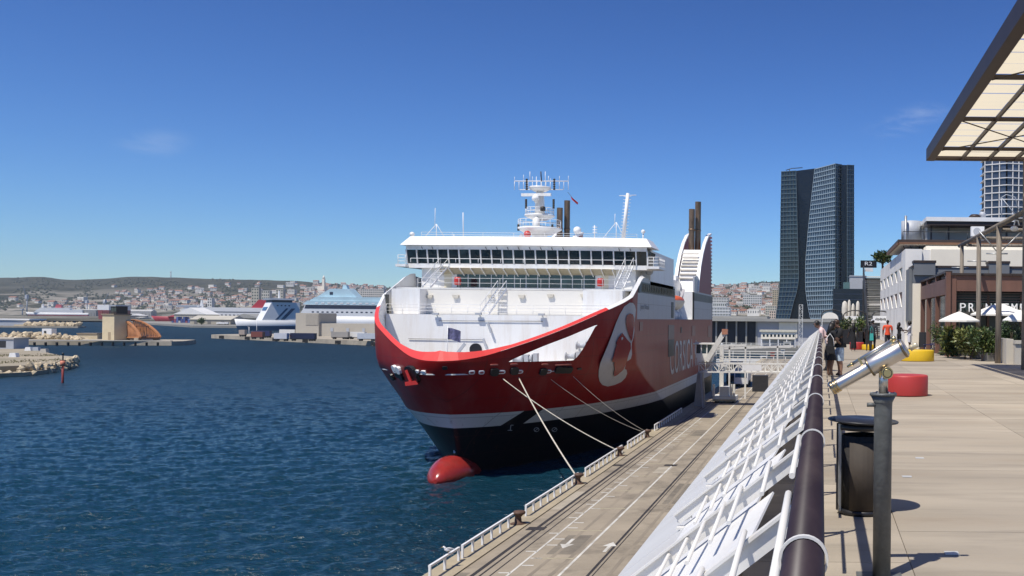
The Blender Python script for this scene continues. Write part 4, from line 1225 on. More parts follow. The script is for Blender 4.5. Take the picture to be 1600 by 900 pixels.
# ================================================================== telescope
chrome = M('polished_steel', (0.60, 0.57, 0.53), 0.36, 0.06, 3.0, metal=1.0)
brass = M('brass', (0.62, 0.47, 0.24), 0.28, 0.1, 6.0, metal=1.0)
greycast = M('grey_cast_iron', (0.105, 0.11, 0.105), 0.5, 0.2, 14.0, bump=0.15, bscale=40, dirt=(0.22,0.22,0.21), dirt_amt=0.35, dscale=8)
YT = 6.15
pb = W(1376.5, 890, YT); pb.z = ZP
tel = thing('telescope', 'polished steel coin telescope on a grey post beside the handrail', 'telescope', (pb.x, YT, ZP))
x0 = pb.x+0.004; zf = W(1377, 614, YT).z
PXS = YT/F
MB().lathe((x0,YT,ZP), [(0.058,0),(0.058,zf-ZP-0.10),(0.060,zf-ZP-0.06),(0.082,zf-ZP-0.016)], 28).build('post', greycast, tel)
MB().lathe((x0,YT,zf-0.016), [(0.087,0),(0.087,0.016)], 28).build('top_flange', greycast, tel)
MB().box((x0-0.16,YT-0.10,ZP+0.001),(x0+0.13,YT+0.10,ZP+0.016)).build('base_plate', greycast, tel)
for a in range(6):
    MB().lathe((x0+0.072*math.cos(a*1.047), YT+0.072*math.sin(a*1.047), zf), [(0.008,0),(0.008,0.006)], 6).build('flange_bolt', steel, tel)
MB().tube([(x0-0.105,YT-0.02,W(1364,632,YT).z),(x0-0.05,YT-0.02,W(1364,632,YT).z)], 0.014, 10).build('cable_stub', greycast, tel)
MB().lathe((x0,YT,zf), [(0.030,0),(0.030,0.155)], 20).build('swivel_stem', chrome, tel)
fr = W(1299,608,YT); rr = W(1414,542,YT)
fr.y += 0.05; rr.y -= 0.03
ax = (rr-fr).normalized(); L_ = (rr-fr).length
def along(t): return fr+ax*(L_*t)
MB().lathe(fr, [(0.040,0.0),(0.044,0.0),(0.044,0.016),(0.041,0.018),(0.041,0.024),(0.044,0.026),(0.044,0.034),(0.041,0.036),(0.0405,L_*0.55)], 32, axis=ax, caps=False).build('front_barrel', chrome, tel, fix=True)
for t in (0.006, 0.024, 0.042):
    MB().lathe(fr+ax*t, [(0.0405,0),(0.0462,0.002),(0.0462,0.012),(0.0405,0.014)], 32, axis=ax, caps=False).build('barrel_ring', brass, tel)
MB().lathe(fr+ax*0.01, [(0.040,0),(0.001,0.002)], 24, axis=ax).build('objective_lens', glassd, tel)
MB().lathe(along(0.52), [(0.040,0),(0.060,0.0),(0.0615,L_*0.02),(0.0615,L_*0.47),(0.05,L_*0.485),(0.02,L_*0.49)], 36, axis=ax).build('body_tube', chrome, tel)
MB().lathe(along(0.515), [(0.05,0),(0.066,0.001),(0.066,0.012),(0.05,0.013)], 36, axis=ax).build('body_collar', M('dark_brass',(0.30,0.24,0.15),0.35,0.1,5,metal=1.0), tel)
MB().lathe(along(0.955), [(0.05,0),(0.0655,0.001),(0.0655,0.014),(0.05,0.015)], 36, axis=ax).build('rear_rim', M('dark_brass',(0.30,0.24,0.15)), tel)
side = Vector((0,-1,0)); upx = ax.cross(side).normalized()
if upx.z < 0: upx = -upx
ep = rr+ax*0.02-upx*0.022
MB().lathe(ep, [(0.020,0),(0.020,0.045),(0.017,0.055)], 18, axis=ax).build('eyepiece', M('eyepiece_cream',(0.72,0.62,0.42),0.3,0.05,3,metal=0.4), tel)
fa = along(0.34)+upx*0.072; fb = along(0.93)+upx*0.082
MB().tube([fa, fb], 0.0105, 14).build('finder_tube', chrome, tel)
MB().lathe(fa-ax*0.025, [(0.008,0),(0.009,0.02),(0.013,0.03),(0.013,0.04)], 12, axis=ax).build('finder_front', brass, tel)
MB().lathe(fb-ax*0.015, [(0.012,0),(0.018,0.005),(0.018,0.022),(0.012,0.03)], 12, axis=ax).build('finder_clamp', brass, tel)
for t in (0.46, 0.90): MB().bar(along(t)+upx*0.04, along(t)+upx*0.085, 0.02, 0.016).build('finder_bracket', brass, tel)
MB().bar(along(0.5)+upx*0.066, along(0.9)+upx*0.066, 0.012, 0.008).build('finder_rail', chrome, tel)
pv = Vector((x0, YT, W(1383,582,YT).z))
MB().lathe(pv+Vector((0.02,-0.075,0)), [(0.036,0.0),(0.038,0.01),(0.038,0.028),(0.03,0.03)], 24, axis=(0,1,0)).build('pivot_boss', brass, tel)
MB().lathe(pv+Vector((0.02,-0.079,0)), [(0.030,0.0),(0.030,0.006)], 24, axis=(0,1,0)).build('pivot_ring', dark, tel)
MB().lathe(pv+Vector((0.02,-0.083,0)), [(0.024,0.0),(0.026,0.004),(0.018,0.006)], 24, axis=(0,1,0)).build('coin_knob', brass, tel)
MB().bar(pv+Vector((0,0,-0.03)), along(0.66)-upx*0.03, 0.05, 0.05, up=(0,1,0)).build('yoke', brass, tel)

# ================================================================== litter bin
YB = 8.25
bx = W(1349, 700, YB).x
binm = M('bin_brown', (0.045,0.034,0.024), 0.75, 0.2, 5.0)
bin_ = thing('litter_bin', 'dark brown round litter bin with black lid between handrail and telescope', 'bin', (bx, YB, ZP))
zl = W(1348,657,YB).z
def arcpanel(r0, a0, a1, z0, z1, th=0.012, n=18):
    mb = MB(); 
    for k in range(n):
        b0 = R(a0+(a1-a0)*k/n); b1 = R(a0+(a1-a0)*(k+1)/n)
        vs = [(bx+math.cos(b)*r_, YB+math.sin(b)*r_, z) for b in (b0,b1) for r_ in (r0, r0-th) for z in (z0,z1)]
        mb.add(vs, [(0,4,5,1),(2,3,7,6),(1,5,7,3),(0,2,6,4)], 0, True)
    return mb
arcpanel(0.215, -125, 60, ZP+0.05, zl-0.17).build('side_panel', binm, bin_)
arcpanel(0.19, -180, 180, ZP+0.04, zl-0.12, n=28).build('liner', M('bin_liner',(0.02,0.018,0.016),0.8,0.3,6,bump=0.4,bscale=18), bin_)
MB().lathe((bx,YB,ZP+0.002), [(0.20,0),(0.215,0.01),(0.215,0.04),(0.19,0.045)], 28).build('base', black, bin_)
lid = MB().lathe((0,0,0), [(0.16,-0.03),(0.303,-0.006),(0.306,0.004),(0.30,0.009),(0.16,0.028),(0.10,0.030),(0.02,0.020)], 36)
lo_ = lid.build('lid', M('bin_lid',(0.022,0.023,0.027),0.38,0.2,4), bin_, local=True); lo_.location = (-0.004,0,zl-ZP); lo_.rotation_euler = (0.0,0.045,0)
MB().lathe((bx,YB,zl-0.075), [(0.20,0),(0.225,0.004),(0.225,0.05),(0.20,0.052)], 28, caps=False).build('hood_ring', black, bin_)
for a in (-172,-155,-8,30,90,150):
    c_, s_ = math.cos(R(a)), math.sin(R(a))
    MB().bar((bx+0.225*c_,YB+0.225*s_,ZP+0.03),(bx+0.225*c_,YB+0.225*s_,zl-0.02),0.03,0.015,up=(c_,s_,0)).build('upright', steel if a == -155 else black, bin_)

# ================================================================== round seats
def drum(px, py, rad, h, m, lab):
    p = G(px, py, ZP); c = Vector((p.x, p.y+rad*0.85, ZP))
    t = thing('round_seat', lab, 'seat', c, group='coloured drum seats on the promenade')
    MB().lathe((0,0,0.012), [(rad-0.05,0),(rad-0.005,0.0),(rad,0.02),(rad,h-0.05),(rad-0.015,h-0.018),(rad-0.05,h-0.012)], 48).build('seat_body', m, t, local=True)
    MB().lathe((0,0,0), [(rad-0.08,0),(rad-0.08,0.012)], 32).build('plinth', dark, t, local=True)
    return t
dr = M('seat_red', (0.42,0.035,0.032), 0.5, 0.06, 2.0, dirt=(0.3,0.05,0.045), dirt_amt=0.3, dscale=3); dyl = M('seat_yellow', (0.72,0.46,0.015), 0.5, 0.06, 2.0)
drum(1419, 620, 0.47, 0.46, dr, 'large red round seat right behind the telescope')
drum(1434, 565, 0.73, 0.46, dyl, 'large yellow round seat farther than the red one')
drum(1339, 546.5, 0.40, 0.42, dr, 'small far red seat beside the person in the black dress')
drum(1357, 547, 0.36, 0.30, dyl, 'small far yellow seat behind the telescope barrel')

# ================================================================== people
skin1 = M('skin_brown', (0.16,0.085,0.055), 0.55, 0.08, 8); skin2 = M('skin_tan', (0.34,0.19,0.13), 0.55, 0.08, 8); skin3 = M('skin_dark', (0.07,0.035,0.025), 0.5, 0.08, 8)
clothb = M('cloth_black', (0.012,0.012,0.014), 0.85, 0.3, 12, bump=0.3, bscale=14); denim = M('cloth_pale_denim', (0.42,0.52,0.62), 0.85, 0.3, 14, bump=0.3, bscale=18)
clothp = M('cloth_pink', (0.72,0.52,0.50), 0.85, 0.12, 10, bump=0.3, bscale=14); cloto = M('cloth_orange', (0.72,0.085,0.03), 0.8, 0.12, 10, bump=0.3, bscale=14)
clothw = M('cloth_white', (0.66,0.66,0.70), 0.85, 0.1, 10, bump=0.3, bscale=14); hairb = M('hair_black', (0.012,0.010,0.009), 0.5, 0.4, 40); hairbr = M('hair_brown', (0.05,0.025,0.014), 0.5, 0.4, 40)
clothg = M('cloth_dark_grey', (0.035,0.037,0.045), 0.85, 0.3, 12); shoe_w = M('shoe_pale', (0.55,0.53,0.5), 0.6, 0.1, 10); shoe_b = M('shoe_black', (0.02,0.02,0.02), 0.6, 0.1, 10)
teal = M('cloth_teal', (0.05,0.40,0.36), 0.7, 0.15, 10)

def person(lab, loc, rz, H=1.70, lean=0.0, armL=None, armR=None, stride=0.0, cols=None, hair='short', hairm=None, cap=None, sleeve=0.45, leg_bare=0.0, skirt=None, build=1.0, headturn=(0,0)):
    """local frame: +Y is where the person faces. one skinned body; cols: skin, top, bottom, shoe"""
    sk, top, bot, sh = cols
    t = thing('person', lab, 'person', loc, rz)
    J = {}
    cl, sl_ = math.cos(lean), math.sin(lean)
    pel = Vector((0, -0.10*math.sin(lean)*H, 0.53*H))
    def up(p):   # points above the pelvis lean forward
        d_ = p-Vector((0,0,0.53*H)); return pel+Vector((d_.x, d_.y*cl+d_.z*sl_, d_.z*cl-d_.y*sl_))
    V = []; E = []; Rr = []; K = []
    def v(p, r_, k): V.append(Vector(p)); Rr.append(r_ if isinstance(r_, tuple) else (r_, r_)); K.append(k); return len(V)-1
    def e(a, b): E.append((a, b))
    B = build
    p0 = v(pel, (0.092*H*B, 0.066*H*B), 'bot')
    p1 = v(up(Vector((0,0,0.61*H))), (0.078*H*B, 0.060*H*B), 'top'); e(p0, p1)
    p2 = v(up(Vector((0,0.005*H,0.70*H))), (0.092*H*B, 0.064*H*B), 'top'); e(p1, p2)
    p3 = v(up(Vector((0,0,0.795*H))), (0.070*H*B, 0.050*H*B), 'top'); e(p2, p3)
    nk = v(up(Vector((0,0.004*H,0.845*H))), 0.030*H, 'skin'); e(p3, nk)
    hx, hy = headturn
    hd1 = v(up(Vector((hx*0.4*H,(0.014+hy*0.4)*H,0.885*H))), (0.042*H,0.044*H), 'skin'); e(nk, hd1)
    hd2 = v(up(Vector((hx*H,(0.016+hy)*H,0.935*H))), (0.047*H,0.054*H), 'skin'); e(hd1, hd2)
    hd3 = v(up(Vector((hx*1.1*H,(0.010+hy*1.1)*H,0.972*H))), (0.034*H,0.038*H), 'skin'); e(hd2, hd3)
    ns = v(up(Vector((hx*0.9*H,(0.066+hy)*H,0.918*H))), 0.010*H, 'skin'); e(hd1, ns)
    hands = []
    for s, arm in ((-1, armL), (1, armR)):
        sh_ = v(up(Vector((s*0.108*H*B,0,0.800*H))), 0.043*H*B, 'top'); e(p3, sh_)
        if arm is None: arm = ((s*0.135, -0.02, 0.635), (s*0.14, 0.05, 0.50))
        shp = V[sh_]
        el_p, wr_p = [up(Vector(q)*H) for q in arm]
        m1 = shp.lerp(el_p, sleeve)
        a1 = v(m1, 0.034*H*B, 'top'); e(sh_, a1)
        kk = 'top' if sleeve > 0.95 else 'skin'
        el = v(el_p, 0.026*H*B, kk); e(a1, el)
        wr = v(wr_p, 0.017*H, kk); e(el, wr)
        dr_ = (wr_p-el_p).normalized(); pm_ = v(wr_p+dr_*0.035*H, (0.020*H,0.012*H), 'skin'); e(wr, pm_)
        hands.append(wr_p+dr_*0.05*H)
        ref = dr_.cross(Vector((s,0.3,0.2))).normalized()
        for i, (o_, ln) in enumerate(((-0.014,0.040),(-0.005,0.047),(0.005,0.045),(0.014,0.036))):
            f1 = v(V[pm_]+ref*o_*H+dr_*0.022*H, 0.0052*H, 'skin'); e(pm_, f1)
            f2 = v(V[f1]+(dr_*0.8+Vector((-s*0.5,0.1,0))).normalized()*ln*0.55*H, 0.0045*H, 'skin'); e(f1, f2)
        th = v(V[pm_]-ref*0.024*H+dr_*0.004*H, 0.006*H, 'skin'); e(pm_, th)
    for s in (-1, 1):
        st = stride*s
        hip = v(Vector((s*0.050*H, pel.y, 0.49*H)), 0.058*H*B, 'bot'); e(p0, hip)
        kn = v(Vector((s*0.056*H, st*0.5*H+0.012*H, 0.285*H)), 0.040*H*B, 'skin' if leg_bare > 0.5 else 'bot')
        mid = v(V[hip].lerp(V[kn], 0.6), 0.050*H*B, 'skin' if leg_bare > 0.9 else 'bot'); e(hip, mid); e(mid, kn)
        cf = v(Vector((s*0.057*H, st*0.75*H-0.012*H, 0.19*H)), 0.032*H*B, 'skin' if leg_bare > 0.1 else 'bot'); e(kn, cf)
        zl_ = 0.045*H+ (0.03*H if st < -0.05 else 0)
        an = v(Vector((s*0.057*H, st*H-0.01*H, zl_)), 0.021*H, 'skin' if leg_bare > 0.1 else 'bot'); e(cf, an)
        ft = v(Vector((s*0.062*H, st*H+0.06*H, 0.022*H)), (0.022*H,0.018*H), 'shoe'); e(an, ft)
        hl = v(Vector((s*0.060*H, st*H-0.03*H, zl_-0.022*H)), (0.019*H,0.019*H), 'shoe'); e(an, hl)
    me = bpy.data.meshes.new('body_skeleton'); me.from_pydata([tuple(p) for p in V], E, [])
    o = bpy.data.objects.new('body_skeleton', me); COL.objects.link(o)
    md = o.modifiers.new('skin', 'SKIN'); md.use_smooth_shade = True; md.branch_smoothing = 0.4
    for i, sv in enumerate(me.skin_vertices[0].data): sv.radius = Rr[i]; sv.use_root = (i == 0)
    ss = o.modifiers.new('sub', 'SUBSURF'); ss.levels = 1; ss.render_levels = 1
    bpy.context.view_layer.update()
    dg = bpy.context.evaluated_depsgraph_get()
    bme = bpy.data.meshes.new_from_object(o.evaluated_get(dg)); bpy.data.objects.remove(o)
    order = {'skin': 0, 'top': 1, 'bot': 2, 'shoe': 3}
    bme.materials.clear()
    for m_ in (sk, top, bot, sh): bme.materials.append(m_)
    for pg in bme.polygons:
        c = pg.center; best = 0; bd = 1e9
        for (a, b) in E:
            A, Bv = V[a], V[b]; d_ = Bv-A; l2 = d_.length_squared
            tt = max(0, min(1, (c-A).dot(d_)/l2)) if l2 > 0 else 0
            dist = (c-(A+d_*tt)).length-(Rr[a][0]*(1-tt)+Rr[b][0]*tt)
            if dist < bd: bd = dist; best = K[a] if tt < 0.5 else K[b]
        pg.material_index = order[best]; pg.use_smooth = True
    bme.name = 'body'
    body = link('body', bme, t)
    hm = hairm or hairb
    hc = V[hd2]+Vector((0,-0.006*H,0.010*H))
    hb = MB()
    if hair == 'short': hb.ball(hc+Vector((0,-0.008*H,0.008*H)), 0.056*H, 12, 8, sq=(0.92,1.0,0.95))
    elif hair == 'afro': hb.ball(hc+Vector((0,-0.01*H,0.012*H)), 0.075*H, 12, 8)
    elif hair == 'long':
        hb.ball(hc+Vector((0,-0.012*H,0.006*H)), 0.060*H, 12, 8, sq=(0.98,1.0,1.0))
        bk = up(Vector((0,-0.075*H,0.74*H)))
        hb2 = MB().tube([hc+Vector((0,-0.03*H,0.01*H)), hc+Vector((0,-0.05*H,-0.06*H)), bk], [0.05*H,0.058*H,0.03*H], 10)
        hb2.build('hair_fall', hm, t, local=True)
    # open the face: keep hair off the front
    keep = []
    fz = hc.z; 
    nb = MB(); nb.v = hb.v
    for f, mi, sm in zip(hb.f, hb.m, hb.sm):
        c = sum((hb.v[i] for i in f), Vector())/len(f)-hc
        if hair != 'afro' and c.y > 0.016*H and c.z < 0.026*H: continue
        if c.z < -0.045*H: continue
        nb.f.append(f); nb.m.append(mi); nb.sm.append(sm)
    nb.build('hair', hm, t, local=True)
    for s in (-1, 1):
        MB().ball(V[hd2]+Vector((s*0.018*H,0.050*H,-0.006*H)), 0.007*H, 6, 4).build('eye', black, t, local=True)
    if cap:
        cb = MB().lathe(hc+Vector((0,0,0.004*H)), [(0.058*H,0),(0.057*H,0.02*H),(0.045*H,0.045*H),(0.02*H,0.056*H),(0.004*H,0.058*H)], 16)
        cb.build('cap', cap, t, local=True)
        MB().prism([hc+Vector((-0.035*H,0.045*H,0.004*H)), hc+Vector((0.035*H,0.045*H,0.004*H)), hc+Vector((0.028*H,0.105*H,-0.004*H)), hc+Vector((-0.028*H,0.105*H,-0.004*H))], (0,0,0.006*H)).build('cap_peak', cap, t, local=True)
    if skirt:
        z0, z1, r0, r1, m_ = skirt
        sb = MB(); n_ = 20; rows = 6
        for i in range(rows+1):
            a = i/rows; z = z0*(1-a)+z1*a; r_ = r0*(1-a)+r1*a
            for k in range(n_):
                an_ = 2*math.pi*k/n_; w_ = 1+0.07*a*math.sin(an_*5+1)
                sb.v.append(Vector((math.cos(an_)*r_*w_*H, pel.y*(1-a)+math.sin(an_)*r_*0.8*w_*H, z*H)))
        for i in range(rows):
            for k in range(n_):
                q = i*n_+k; q2 = i*n_+(k+1) % n_
                sb.f.append((q, q+n_, q2+n_, q2)); sb.m.append(0); sb.sm.append(True)
        sb.build('skirt', m_, t, local=True)
    # shirt hem
    if not skirt:
        zz = 0.505*H
        MB().lathe((0,pel.y,zz), [(0.088*H*B,0),(0.090*H*B,0.02*H),(0.083*H*B,0.07*H)], 20, caps=False).build('shirt_hem', top, t, local=True)
        if 0.1 < leg_bare < 0.9:
            for s in (-1,1):
                MB().lathe((s*0.055*H,0.004*H,0.27*H), [(0.052*H*B,0),(0.053*H*B,0.02*H),(0.056*H*B,0.20*H)], 14, caps=False).build('shorts_leg', bot, t, local=True)
    return t, [Vector((0,0,0))+h for h in hands]
def at_px(px, Y): return (W(px, 560, Y).x, Y, ZP+0.0)
HP = math.pi/2
def handbag(lab, p, m, w, h, chain=None):
    p = Vector(p); t = thing('handbag', lab, 'bag', p)
    mb = MB(); mb.prism([p+Vector((-w/2,-0.05,0)), p+Vector((w/2,-0.05,0)), p+Vector((w*0.42,-0.05,h)), p+Vector((-w*0.42,-0.05,h))], (0,0.1,0)); mb.build('bag_body', m, t, fix=True)
    MB().tube([p+Vector((-w*0.4,0,h)), p+Vector((-w*0.33,0,h+0.22)), p+Vector((0,0,h+0.36)), p+Vector((w*0.33,0,h+0.22)), p+Vector((w*0.4,0,h))], 0.012, 6).build('bag_strap', chain or m, t)
person('person in a pale pink shirt bending over the handrail and looking down', at_px(1291,31.0), HP, 1.78, lean=0.62,
       armL=((-0.13,0.10,0.62),(-0.05,0.20,0.56)), armR=((0.13,0.10,0.62),(0.06,0.21,0.56)), cols=(skin1, clothp, clothg, shoe_b), hair='short')
person('stocky person in black T-shirt and pale denim shorts leaning towards a companion', at_px(1312,28.3), HP*1.15, 1.68, lean=0.10,
       armL=((-0.13,0.07,0.66),(-0.02,0.19,0.64)), armR=((0.14,0.09,0.68),(0.06,0.21,0.70)), cols=(skin2, clothb, denim, shoe_b), hair='short', hairm=hairbr, sleeve=0.7, leg_bare=0.6, build=1.22, headturn=(0,0.03))
person('person in a short black dress with long hair standing against the handrail', at_px(1297.5,28.0), -HP*0.7, 1.62, lean=0.08,
       armL=((-0.12,0.08,0.68),(-0.02,0.18,0.72)), armR=((0.13,0.06,0.66),(0.05,0.16,0.62)), cols=(skin1, clothb, clothb, shoe_w), hair='long', sleeve=0.2, leg_bare=1.0, skirt=(0.58,0.30,0.080,0.135,clothb), headturn=(0,0.02))
q = Vector(at_px(1296.5,27.70)); handbag('black handbag with white chain strap carried by the person in the short black dress', q+Vector((0,-0.02,0.70)), clothb, 0.30, 0.20, white2)
person('person in a long black dress walking away alone on the promenade', at_px(1333,51.3), 0.05, 1.52, stride=0.07, armL=((-0.15,-0.01,0.66),(-0.19,0.03,0.53)), armR=((0.15,-0.01,0.66),(0.19,0.03,0.53)),
       cols=(skin3, clothb, clothb, shoe_w), hair='long', sleeve=0.9, skirt=(0.60,0.09,0.085,0.11,clothb), build=1.1)
person('person in dark clothes walking beside the one in the white cap', at_px(1356.5,51.5), 0.0, 1.52, stride=0.08, cols=(skin3, clothb, clothb, shoe_b), hair='long', sleeve=0.6, leg_bare=0.6, skirt=(0.60,0.26,0.085,0.12,clothb))
person('person in a white cap and dark clothes walking away', at_px(1363.5,50.0), 0.0, 1.70, stride=0.08, cols=(skin3, clothg, clothb, shoe_b), hair='short', cap=clothw, sleeve=0.6)
q = Vector(at_px(1361.5,49.65)); handbag('teal tote bag carried by the pair in dark clothes', q+Vector((0,0,0.62)), teal, 0.20, 0.36)
person('person in a bright orange T-shirt seen from behind', at_px(1386.5,54.0), 0.0, 1.68, stride=0.05, armL=((-0.15,0.0,0.65),(-0.15,0.04,0.51)), armR=((0.15,0.0,0.65),(0.15,0.04,0.51)), cols=(skin3, cloto, clothg, shoe_b), hair='short', sleeve=0.75, build=1.15)
person('person in black with long dark hair facing the one in white', at_px(1404.5,55.5), -0.9, 1.55, armL=((-0.12,0.10,0.67),(-0.02,0.17,0.70)), armR=((0.12,0.10,0.67),(0.04,0.18,0.70)), cols=(skin3, clothb, clothb, shoe_b), hair='long', sleeve=0.3)
person('person all in white with dark curly hair by the white pier', at_px(1421,54.8), HP*0.85, 1.60, armL=((-0.13,0.06,0.68),(-0.08,0.20,0.70)), armR=((0.13,0.02,0.66),(0.12,0.15,0.62)), cols=(skin3, clothw, clothw, shoe_w), hair='afro', sleeve=0.7, leg_bare=0.6, build=1.1)

# ================================================================== terrace building on the right
concw = M('white_concrete', (0.82,0.79,0.73), 0.8, 0.08, 0.5, bump=0.15, bscale=8, dirt=(0.45,0.42,0.37), dirt_amt=0.5, dscale=0.45)
creamw = M('cream_render', (0.84,0.77,0.63), 0.85, 0.05, 0.6)
greyw = M('grey_cladding', (0.16,0.17,0.18), 0.6, 0.08, 0.8)
brownw = M('brown_cladding', (0.16,0.08,0.056), 0.55, 0.2, 1.2, stretch=(1,1,0.3))
rustb = M('rust_fascia', (0.17,0.085,0.045), 0.6, 0.2, 1.5)
dkw = M('dark_brown_steel', (0.045,0.03,0.024), 0.5, 0.2, 1.5)
soff = M('pale_soffit', (0.66,0.62,0.55), 0.8, 0.05, 0.8)
bld = thing('shopping_building', 'white concrete shopping terrace building with finned side and grey upper band', 'building', (5.1, 57, ZP))
MB().box((6.12, 59.2, ZP-0.02), (34, 84, 18.55)).build('wall_core', concw, bld)
XF = 5.1
for z0, z1, nm in ((ZP+0.004,15.05,'wall_base'),(16.05,16.75,'wall_band'),(17.62,18.62,'parapet')):
    MB().box((XF, 59.0, z0), (6.12, 84.0, z1)).build(nm, concw, bld)
bays = [61.2+4.05*i for i in range(6)]
prevy = 59.0
for i, yb in enumerate(bays+[83.9]):
    for z0, z1 in ((15.05,16.05),(16.75,17.62)):
        if yb-prevy > 0.2: MB().box((XF+0.002, prevy, z0), (6.12, yb-0.002, z1)).build('wall_pier', concw, bld)
    prevy = yb+2.55
for yb in bays:
    for z0, z1 in ((15.06,16.04),(16.76,17.61)):
        if yb+2.5 > 84: continue
        MB().box((5.16, yb+0.02, z0+0.02), (5.24, yb+2.53, z1-0.02)).build('window_glass', M('window_void',(0.035,0.03,0.028),0.3), bld)
        MB().prism([(5.103,yb+2.53,z0+0.01),(5.103,yb+2.53,z1-0.01),(5.103,yb+0.5,z0+0.01)], (0.05,0,0)).build('triangular_pier', concw, bld, fix=True)
    if yb+2.5 < 84: MB().box((5.145, yb+0.03, 15.66), (5.158, yb+2.52, 16.03)).build('window_panel', brownw, bld)
# corner block, grey upper band and cream pier
MB().box((5.35, 56.6, 16.45), (34, 59.18, 17.35)).build('grey_band', greyw, bld)
MB().box((5.30, 56.55, 17.352), (34, 59.15, 17.47)).build('band_cap', dkw, bld)
for x0, x1 in ((5.4,6.65),(9.8,11.0)):
    MB().box((x0, 56.4, 16.9), (x1, 57.4, 17.62)).build('band_box', greyw, bld); MB().box((x0-0.04, 56.36, 17.622), (x1+0.04, 57.44, 17.76)).build('box_cap', dkw, bld)
MB().box((5.15, 57.0, 14.2), (5.34, 59.0, 17.3)).build('grey_side', greyw, bld)
MB().box((5.36, 56.62, ZP), (6.05, 59.1, 16.44)).build('cream_pier', creamw, bld)
MB().box((6.055, 57.6, ZP), (34, 59.17, 16.44)).build('inner_wall', dkw, bld)
MB().box((5.5, 59.22, 18.56), (34, 83, 18.6)).build('flat_roof', concw, bld)
MB().box((6.5, 60.0, 17.5), (34, 62, 18.9)).build('upper_cream_wall', creamw, bld)
MB().box((6.7, 59.08, 17.48), (34, 59.19, 18.62)).build('cream_front', creamw, bld)
# brown gallery in front
gal = thing('restaurant_gallery', 'brown timber and glass shop front with large white sign letters', 'shop front', (5.8, 45, ZP))
for y in (45.0, 49.0, 53.0, 56.2):
    MB().box((5.80, y, ZP), (6.02, y+0.28, 16.46)).build('gallery_post', brownw, gal)
MB().box((5.79, 45.29, 15.45), (5.95, 56.2, 16.2)).build('gallery_fascia', brownw, gal); MB().box((5.78, 45.0, 16.462), (6.1, 56.5, 16.56)).build('gallery_cap', dkw, gal)
for y in (45.6, 46.6, 47.6, 49.6, 50.6, 51.6, 53.6, 54.6):
    MB().box((5.93, y, ZP+0.05), (5.97, y+0.92, 15.42)).build('gallery_glass', glassd, gal)
MB().box((6.03, 45.02, ZP), (6.3, 45.3, 16.45)).build('gallery_post', brownw, gal); MB().box((5.80,44.9,ZP),(6.02,44.99,16.5)).build('corner_post', brownw, gal)
MB().box((6.31, 45.05, 15.62), (20, 45.25, 16.35)).build('gallery_fascia', brownw, gal); MB().box((5.8, 44.95, 16.36), (20, 45.6, 16.46)).build('gallery_cap', dkw, gal)
for k in range(4): MB().box((6.31, 45.4, 15.12+k*0.13), (20, 45.46, 15.18+k*0.13)).build('gallery_louvre', dkw, gal)
MB().box((6.31, 46.6, ZP), (20, 46.7, 15.55)).build('gallery_back', M('shop_glass',(0.035,0.04,0.04),0.2,0.5,0.7), gal)
for k in range(9): MB().box((6.5+k*1.0, 46.55, 14.55), (7.42+k*1.0, 46.6, 15.35)).build('shop_pane', glassd, gal)
for k in range(6): MB().box((6.4+k*1.6, 46.45, ZP), (6.5+k*1.6, 46.55, 15.5)).build('gallery_mullion', brownw, gal)
MB().box((6.03,45.3,16.3),(20,56.5,16.45)).build('gallery_roof', dkw, gal)
letm = M('sign_white', (0.82,0.82,0.80), 0.5, 0.02, 1)
txt = 'PRINTEMPS'
for i, ch in enumerate(txt):
    place_text(ch, (6.52+i*0.405, 45.33, 14.66), (1,0,0), (0,0,1), 0.40, 0.27 if ch != 'I' else 0.09, letm, 'sign_letter', gal, extrude=0.04)
# roofs with rust fascia and pale soffit
rf = MB()
MB().box((4.85, 61.6, 19.25), (22, 72, 19.42)).build('roof_slab', dkw, bld); MB().box((4.9, 61.55, 19.12), (22, 61.8, 19.248)).build('roof_fascia', rustb, bld); MB().box((4.8,61.8,19.1),(4.95,71.9,19.249)).build('roof_fascia', rustb, bld)
MB().box((4.97, 61.82, 19.10), (22, 71.8, 19.24)).build('roof_soffit', soff, bld)
for x in (6.0, 7.4, 8.9):
    for dx_ in (-0.8,-0.3,0.3,0.8): MB().tube([(x,62.4,17.9),(x+dx_,62.1,19.08)], 0.025, 6).build('roof_strut', dkw, bld)
MB().box((7.9, 72.5, 18.6), (22, 82, 21.55)).build('upper_storey', M('upper_grey',(0.40,0.40,0.38),0.7,0.06,0.4), bld)
MB().box((7.6, 70.5, 21.552), (22, 82.5, 21.85)).build('upper_roof', white, bld); MB().box((7.65, 70.6, 21.25), (22, 72.4, 21.55)).build('upper_soffit', dkw, bld)
for x in (8.0, 9.3, 13.6): MB().box((x, 71.2, 19.43), (x+0.12, 71.35, 21.24)).build('upper_post', dkw, bld)
MB().tube([(5.2,62.2,19.98),(14,62.2,19.98)], 0.025, 6).build('terrace_rail', dark, bld); 
for k in range(7): MB().tube([(5.2+k*1.4,62.2,19.42),(5.2+k*1.4,62.2,19.98)], 0.02, 6).build('terrace_rail_post', dark, bld)
MB().lathe(W(1424,371,75)-Vector((0,0,0.0)), [(0.8,-0.3),(0.8,1.25)], 18).build('plant_drum', greyp, bld)
MB().tube([(6.4,74,18.6),(6.4,74,22.3)],0.1,8).build('flue', steel, bld)
for px, py, w, h in ((1523,347,1.0,0.8),(1535,345,0.6,0.9),(1480,348,1.2,0.35)):
    p = W(px, py, 76); MB().lathe(p-Vector((0,0,0.2)), [(w*0.4,0),(w*0.45,h*0.7),(w*0.5,h*0.75),(w*0.3,h)], 12).build('roof_vent', dkw if w > 0.9 else greyp, bld)
p = W(1527,362,62); t = thing('air_conditioner', 'white air conditioning unit on the shop roof behind the timber posts', 'air conditioner', p-Vector((0,0,0.3)))
